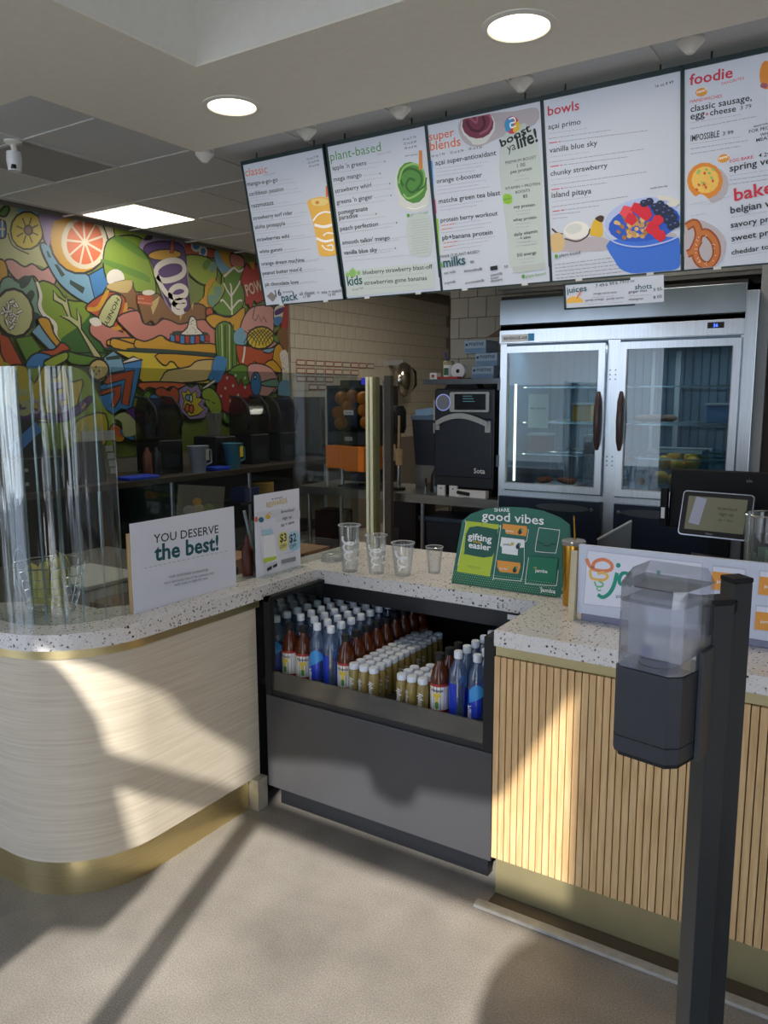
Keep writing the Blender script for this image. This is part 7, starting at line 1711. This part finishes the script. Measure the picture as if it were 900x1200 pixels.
# cards taped on the tiled wall
cp_ = mat('order_card', '#b0a596', .7); ce = mat('card_edge', '#6e3a34', .7); rc = random.Random(9)
t = thing('recipe_cards', 'rows of small recipe cards taped along the tiled wall', 'cards', (-5.316, 6.5, 1.86))
for r_ in range(4):
    for k in range(9 if r_ < 1 else 7 if r_ == 1 else 4 if r_ == 2 else 2):
        y = .04+k*.165+(.2 if r_ == 3 else 0); z = .11-r_*.085; c = MB().box(0, .002, y, y+.15, z-.062, z).obj('card', ce if k % 3 != 2 else mat('card_grey', '#5a544c', .7), t); MB().box(.002, .003, y+.01, y+.14, z-.05, z-.012).obj('paper', cp_, c)
# steel cabinet and tub at the wall
t = thing('steel_cabinet', 'dark stainless wall cabinet beyond the mural end', 'cabinet', (-5.14, 6.66, 1.45)); MB().box(-.17, .17, -.18, .62, 0, .13).obj('hood', mat('hood_grey', '#4d4b48', .5), t); MB().box(-.17, .17, -.18, -.15, -.45, 0).obj('leg_panel', MT['hood_grey'], t); MB().box(-.15, .17, -.15, .6, -.46, -.43).obj('shelf', MT['hood_grey'], t)
t = thing('white_bucket', 'tapering white translucent tub standing on the cabinet shelf', 'tub', (-4.95, 6.92, 1.0205)); MB().lathe([(.10, 0), (.14, .33), (.15, .335)], seg=20).obj('tub', mat('milky', '#9a9a9c', .5), t, True)
# ============================================================ BLENDER BENCH UNDER THE MURAL
t = thing('blender_bench', 'long dark bench under the mural carrying blenders and pitchers', 'bench', (0, 0, 0)); MB().box(-5.31, -4.65, 1.9, 6.4, .935, .98, None, .003).obj('top', mat('bench_steel', '#554c42', .4, .6), t)
for y in (2.6, 3.55, 4.22, 5.1, 6.2): MB().lathe([(.016, 0), (.016, .935)], -4.70, y, 10).obj('leg', steel, t, True)
MB().box(-5.30, -4.7, 1.95, 6.35, .30, .33).obj('lower_shelf', matt, t); MB().box(-5.31, -5.28, 1.9, 6.4, .33, .93).obj('back_panel', matt, t)
smoke = clear('smoke_dome', '#b4b0b4', .10, .03, .06, '#4a4650')
for k, y in enumerate((4.36, 4.98, 5.42, 5.83)):
    t = thing('blender', ['blender with smoked dome, leftmost on the bench', 'low blender base with clear jar, second from left', 'blender with smoked dome, third from left', 'blender with smoked dome, rightmost on the bench'][k], 'blender', (-4.98, y, .9805), group='blenders on the bench under the mural')
    MB().box(-.14, .14, -.12, .12, 0, .27, None, .01).obj('base', black, t); MB().box(.139, .142, -.08, .08, .05, .15).obj('control_panel', mat('panel_dim', '#2b3036', .3), t)
    if k != 1:
        pr = [(-.12, .27), (.12, .27), (.13, .45), (.06, .58), (-.08, .60), (-.12, .50)]
        MB().prism([(a, b) for a, b in pr], -.13, .13, Matrix(((1, 0, 0, 0), (0, 0, 1, 0), (0, 1, 0, 0), (0, 0, 0, 1)))).obj('dome', smoke, t)
        for s_ in (-.13, .13): MB().tube([(.10, s_, .33), (.14, s_, .42), (.11, s_, .53), (.03, s_, .60), (-.1, s_, .61)], .012, 6).obj('arm', matt, t, True); MB().lathe([(.025, 0), (.025, .01)], 0, 0, 14, Matrix.Translation((.10, s_, .33)) @ Matrix.Rotation(math.radians(90), 4, 'Y')).obj('pivot', dsteel, t)
    MB().lathe([(.05, .27), (.07, .46), (.072, .47)], seg=16).obj('jar', clear('jar_clear', '#b8b4b0', .3, .05, .08), t, True)
for k, (y, c, lab) in enumerate(((4.55, '#8d98a8', 'grey translucent pitcher with white label on the bench'), (4.95, '#3f7f94', 'blue translucent pitcher in front of the blenders'))):
    t = thing('pitcher', lab, 'pitcher', (-4.74, y, .9805)); MB().lathe([(.055, 0), (.055, .03), (.06, .04), (.085, .21), (.09, .215)], seg=20).obj('jug', mat('jug_%d' % k, c, .3), t, True); MB().tube([(0, .085, .19), (0, .14, .17), (0, .14, .07), (0, .07, .05)], .01).obj('handle', MT['jug_%d' % k], t, True); wrapq(MB(), .088, .3+1.2, 1.0+1.2, .1, .19, 4).obj('label', lgrey if k == 0 else yel, t)
t = thing('blue_tray', 'bright blue flat tray between the two pitchers', 'tray', (-4.74, 4.76, .9805)); MB().box(-.07, .07, -.09, .09, 0, .03, None, .006).obj('tray', mat('tray_vivid', '#1f3fb8', .4), t)
t = thing('blue_tray', 'blue tray left of the pitchers near the leaning board', 'tray', (-4.74, 3.93, .9805)); MB().box(-.08, .08, -.14, .14, 0, .025, None, .006).obj('tray', MT['tray_vivid'], t)
t = thing('recipe_stand', 'small grey stand with white printed cards near the mural', 'stand', (-4.8, 3.66, .9805)); MB().box(-.01, .01, -.2, .03, 0, .30, Matrix.Rotation(-.1, 4, 'Y')).obj('board', mat('board_slate', '#2c3336', .5), t); MB().box(.0, .012, -.16, .12, .30, .37).obj('top_card', mat('card_pale', '#9a9c98', .6), t)
for k in range(4): MB().box(.012, .016, .03+k*.012, .09+k*.012, .22-k*.055, .262-k*.055).obj('side_card', MT['card_pale'], t)
t = thing('order_printer', 'black till cabinet with a blue card at left behind the bent guard', 'cabinet', (-4.75, 2.95, .9805)); MB().box(-.12, .1, -.28, .32, 0, .22, None, .006).obj('cabinet', black, t); MB().prism([(-.16, 0), (.22, 0), (.18, .24), (-.04, .26)], 0, .02, Matrix(((0, 0, 1, .0), (1, 0, 0, 0), (0, 1, 0, .22), (0, 0, 0, 1)))).obj('screen_back', mat('navy_screen', '#18202c', .4), t); MB().box(.022, .026, -.035, .035, -.13, .13, Matrix.Translation((.0, .08, .345)) @ Matrix.Rotation(math.radians(-52), 4, 'X')).obj('blue_card', mat('card_blue', '#3f7fc8', .5), t)
for z in (.06, .15):
    MB().lathe([(.012, 0), (.012, .008)], 0, 0, 10, Matrix.Translation((.10, .02, z)) @ Matrix.Rotation(math.radians(90), 4, 'Y')).obj('knob', lgrey, t)
cols_ = ['#4a2418', '#2b3a3c', '#6a3a28', '#23282c']
for k in range(4):
    t = thing('syrup_jug', ['brown syrup jug, leftmost of the row on bench', 'slate syrup jug, second of the row on bench', 'rust syrup jug, third of the row on bench', 'black syrup jug, last of the row on bench'][k], 'jug', (-4.85, 3.36+k*.075 if k < 2 else 4.12+(k-2)*.09, .9805)); MB().lathe([(.03, 0), (.034, .01), (.034, .17), (.015, .20), (.015, .22)], seg=14).obj('body', mat('jug_c%d' % k, cols_[k], .4), t, True)
t = thing('fruit_poster', 'grey tilted card with printed fruit in front of the bench', 'poster', mw=Matrix.Translation((-4.58, 4.14, .66)) @ Matrix.Rotation(math.radians(-8), 4, 'X')); MB().box(-.0, .006, 0, .5, 0, .27).obj('card', mat('card_smoke', '#6b6a64', .5, noise=.1), t)
for k, (y, z, r, c) in enumerate(((.12, .07, .05, '#9a9a98'), (.22, .08, .055, '#a8a08c'), (.33, .09, .05, '#7a8a5a'), (.2, .14, .04, '#b09048'))): MB().sphere((.007, y, z), r, (.06, 1.2, .8), 12).obj('printed_fruit', mat('pr_%d' % k, c, .5), t, True)
MB().box(-.0, .004, -.0, .02, -.66, 0).box(0, .004, .46, .48, -.66, 0).obj('stand_leg', dsteel, t)
for k in range(9):
    t = thing('lid_stack', 'yellow lid, '+ordn[k]+' from the bottom of the stack under the bench' if k < 8 else 'yellow lid on top of the stack under the bench', 'lid', (-4.78, 5.36, .682+k*.016), group='yellow lids stacked under the bench'); MB().lathe([(.10, 0), (.105, .003), (.10, .013)], seg=20).obj('disc', mat('lid_yellow', '#b8923a', .5), t, True)
t = thing('blue_crate', 'dark blue lids standing beside the yellow stack', 'crate', (-4.78, 5.12, .682)); MB().box(-.09, .09, -.09, .10, 0, .12, None, .01).obj('crate', mat('crate_blue', '#1d2c66', .5), t)
t = thing('lid_shelf', 'thin steel shelf under the bench holding the lids', 'shelf', (-4.8, 5.3, .66)); MB().box(-.13, .13, -.35, .5, 0, .02).obj('board', dsteel, t)
for s_ in (-.33, .48): MB().box(-.01, .01, s_, s_+.015, -.33, 0).obj('leg', dsteel, t)
# boxes and counters behind the front counter
t = thing('prep_counter', 'low pale prep counter behind the acrylic guard', 'counter', (0, 0, 0)); MB().box(-3.6, -2.62, 1.75, 2.75, .74, .78, None, .004).obj('top', mat('prep_slate', '#3d3a36', .5), t); MB().box(-3.58, -2.66, 1.8, 2.7, 0, .74).obj('cabinet', mat('prep_dark', '#2b2622', .7, noise=.2), t)
t = thing('white_tray', 'pale tray on the prep counter behind the bananas', 'tray', (-3.02, 2.2, .7805)); MB().box(-.2, .2, -.16, .16, 0, .02, None, .005).obj('tray', mat('tray_pale', '#b4b4ae', .5), t)
for k, (x, y, c, lab) in enumerate(((-2.42, 2.12, '#4a5a38', 'green salad carton behind the best sign'), (-2.40, 1.93, '#6a4a3a', 'brown carton between the bananas and the best sign'))):
    t = thing('food_carton', lab, 'carton', (x, y, .55)); MB().box(-.14, .12, -.085, .085, 0, .27, None, .005).obj('carton', mat('carton_%d' % k, c, .6, noise=.25, scale=15), t); MB().box(-.13, .11, -.075, .075, .27, .275).obj('window', acryl, t)
t = thing('under_shelf', 'dark shelf inside the front counter holding cartons', 'shelf', (0, 0, 0)); MB().box(-2.60, -2.18, 1.75, 3.1, .52, .549).box(-2.60, -2.57, 1.75, 3.1, 0, .52).obj('shelf_board', matt, t)
for k, (x, y, w_, h_) in enumerate(((-3.62, 4.4, .20, .50), (-3.19, 4.42, .18, .42), (-4.05, 4.1, .2, .45))):
    t = thing('cardboard_box', ['open cardboard box left of the gold post behind the counter', 'cardboard box just behind the gold post', 'cardboard box half hidden by the rewards sign'][k], 'box', (x, y, 0), .1*k); MB().box(-w_, w_, -.15, .15, 0, h_).obj('carton', card, t); MB().box(-w_, w_, -.24, -.15, h_-.005, h_, Matrix.Rotation(-.0, 4, 'X')).obj('flap', card, t)
t = thing('red_crate', 'dark red crate under the worktop', 'crate', (-3.75, 5.05, .2705)); MB().box(-.12, .12, -.1, .1, 0, .42, None, .01).obj('crate', mat('crate_red', '#2c1010', .6), t)
t = thing('counter_cabinet', 'low black cabinet under the far worktop', 'cabinet', (-3.1, 5.1, .0)); MB().box(-.10, .15, -.1, .2, 0, .84).obj('cabinet', black, t); MB().box(-.04, .0, -.102, -.1, .4, .6).obj('handle', dsteel, t)
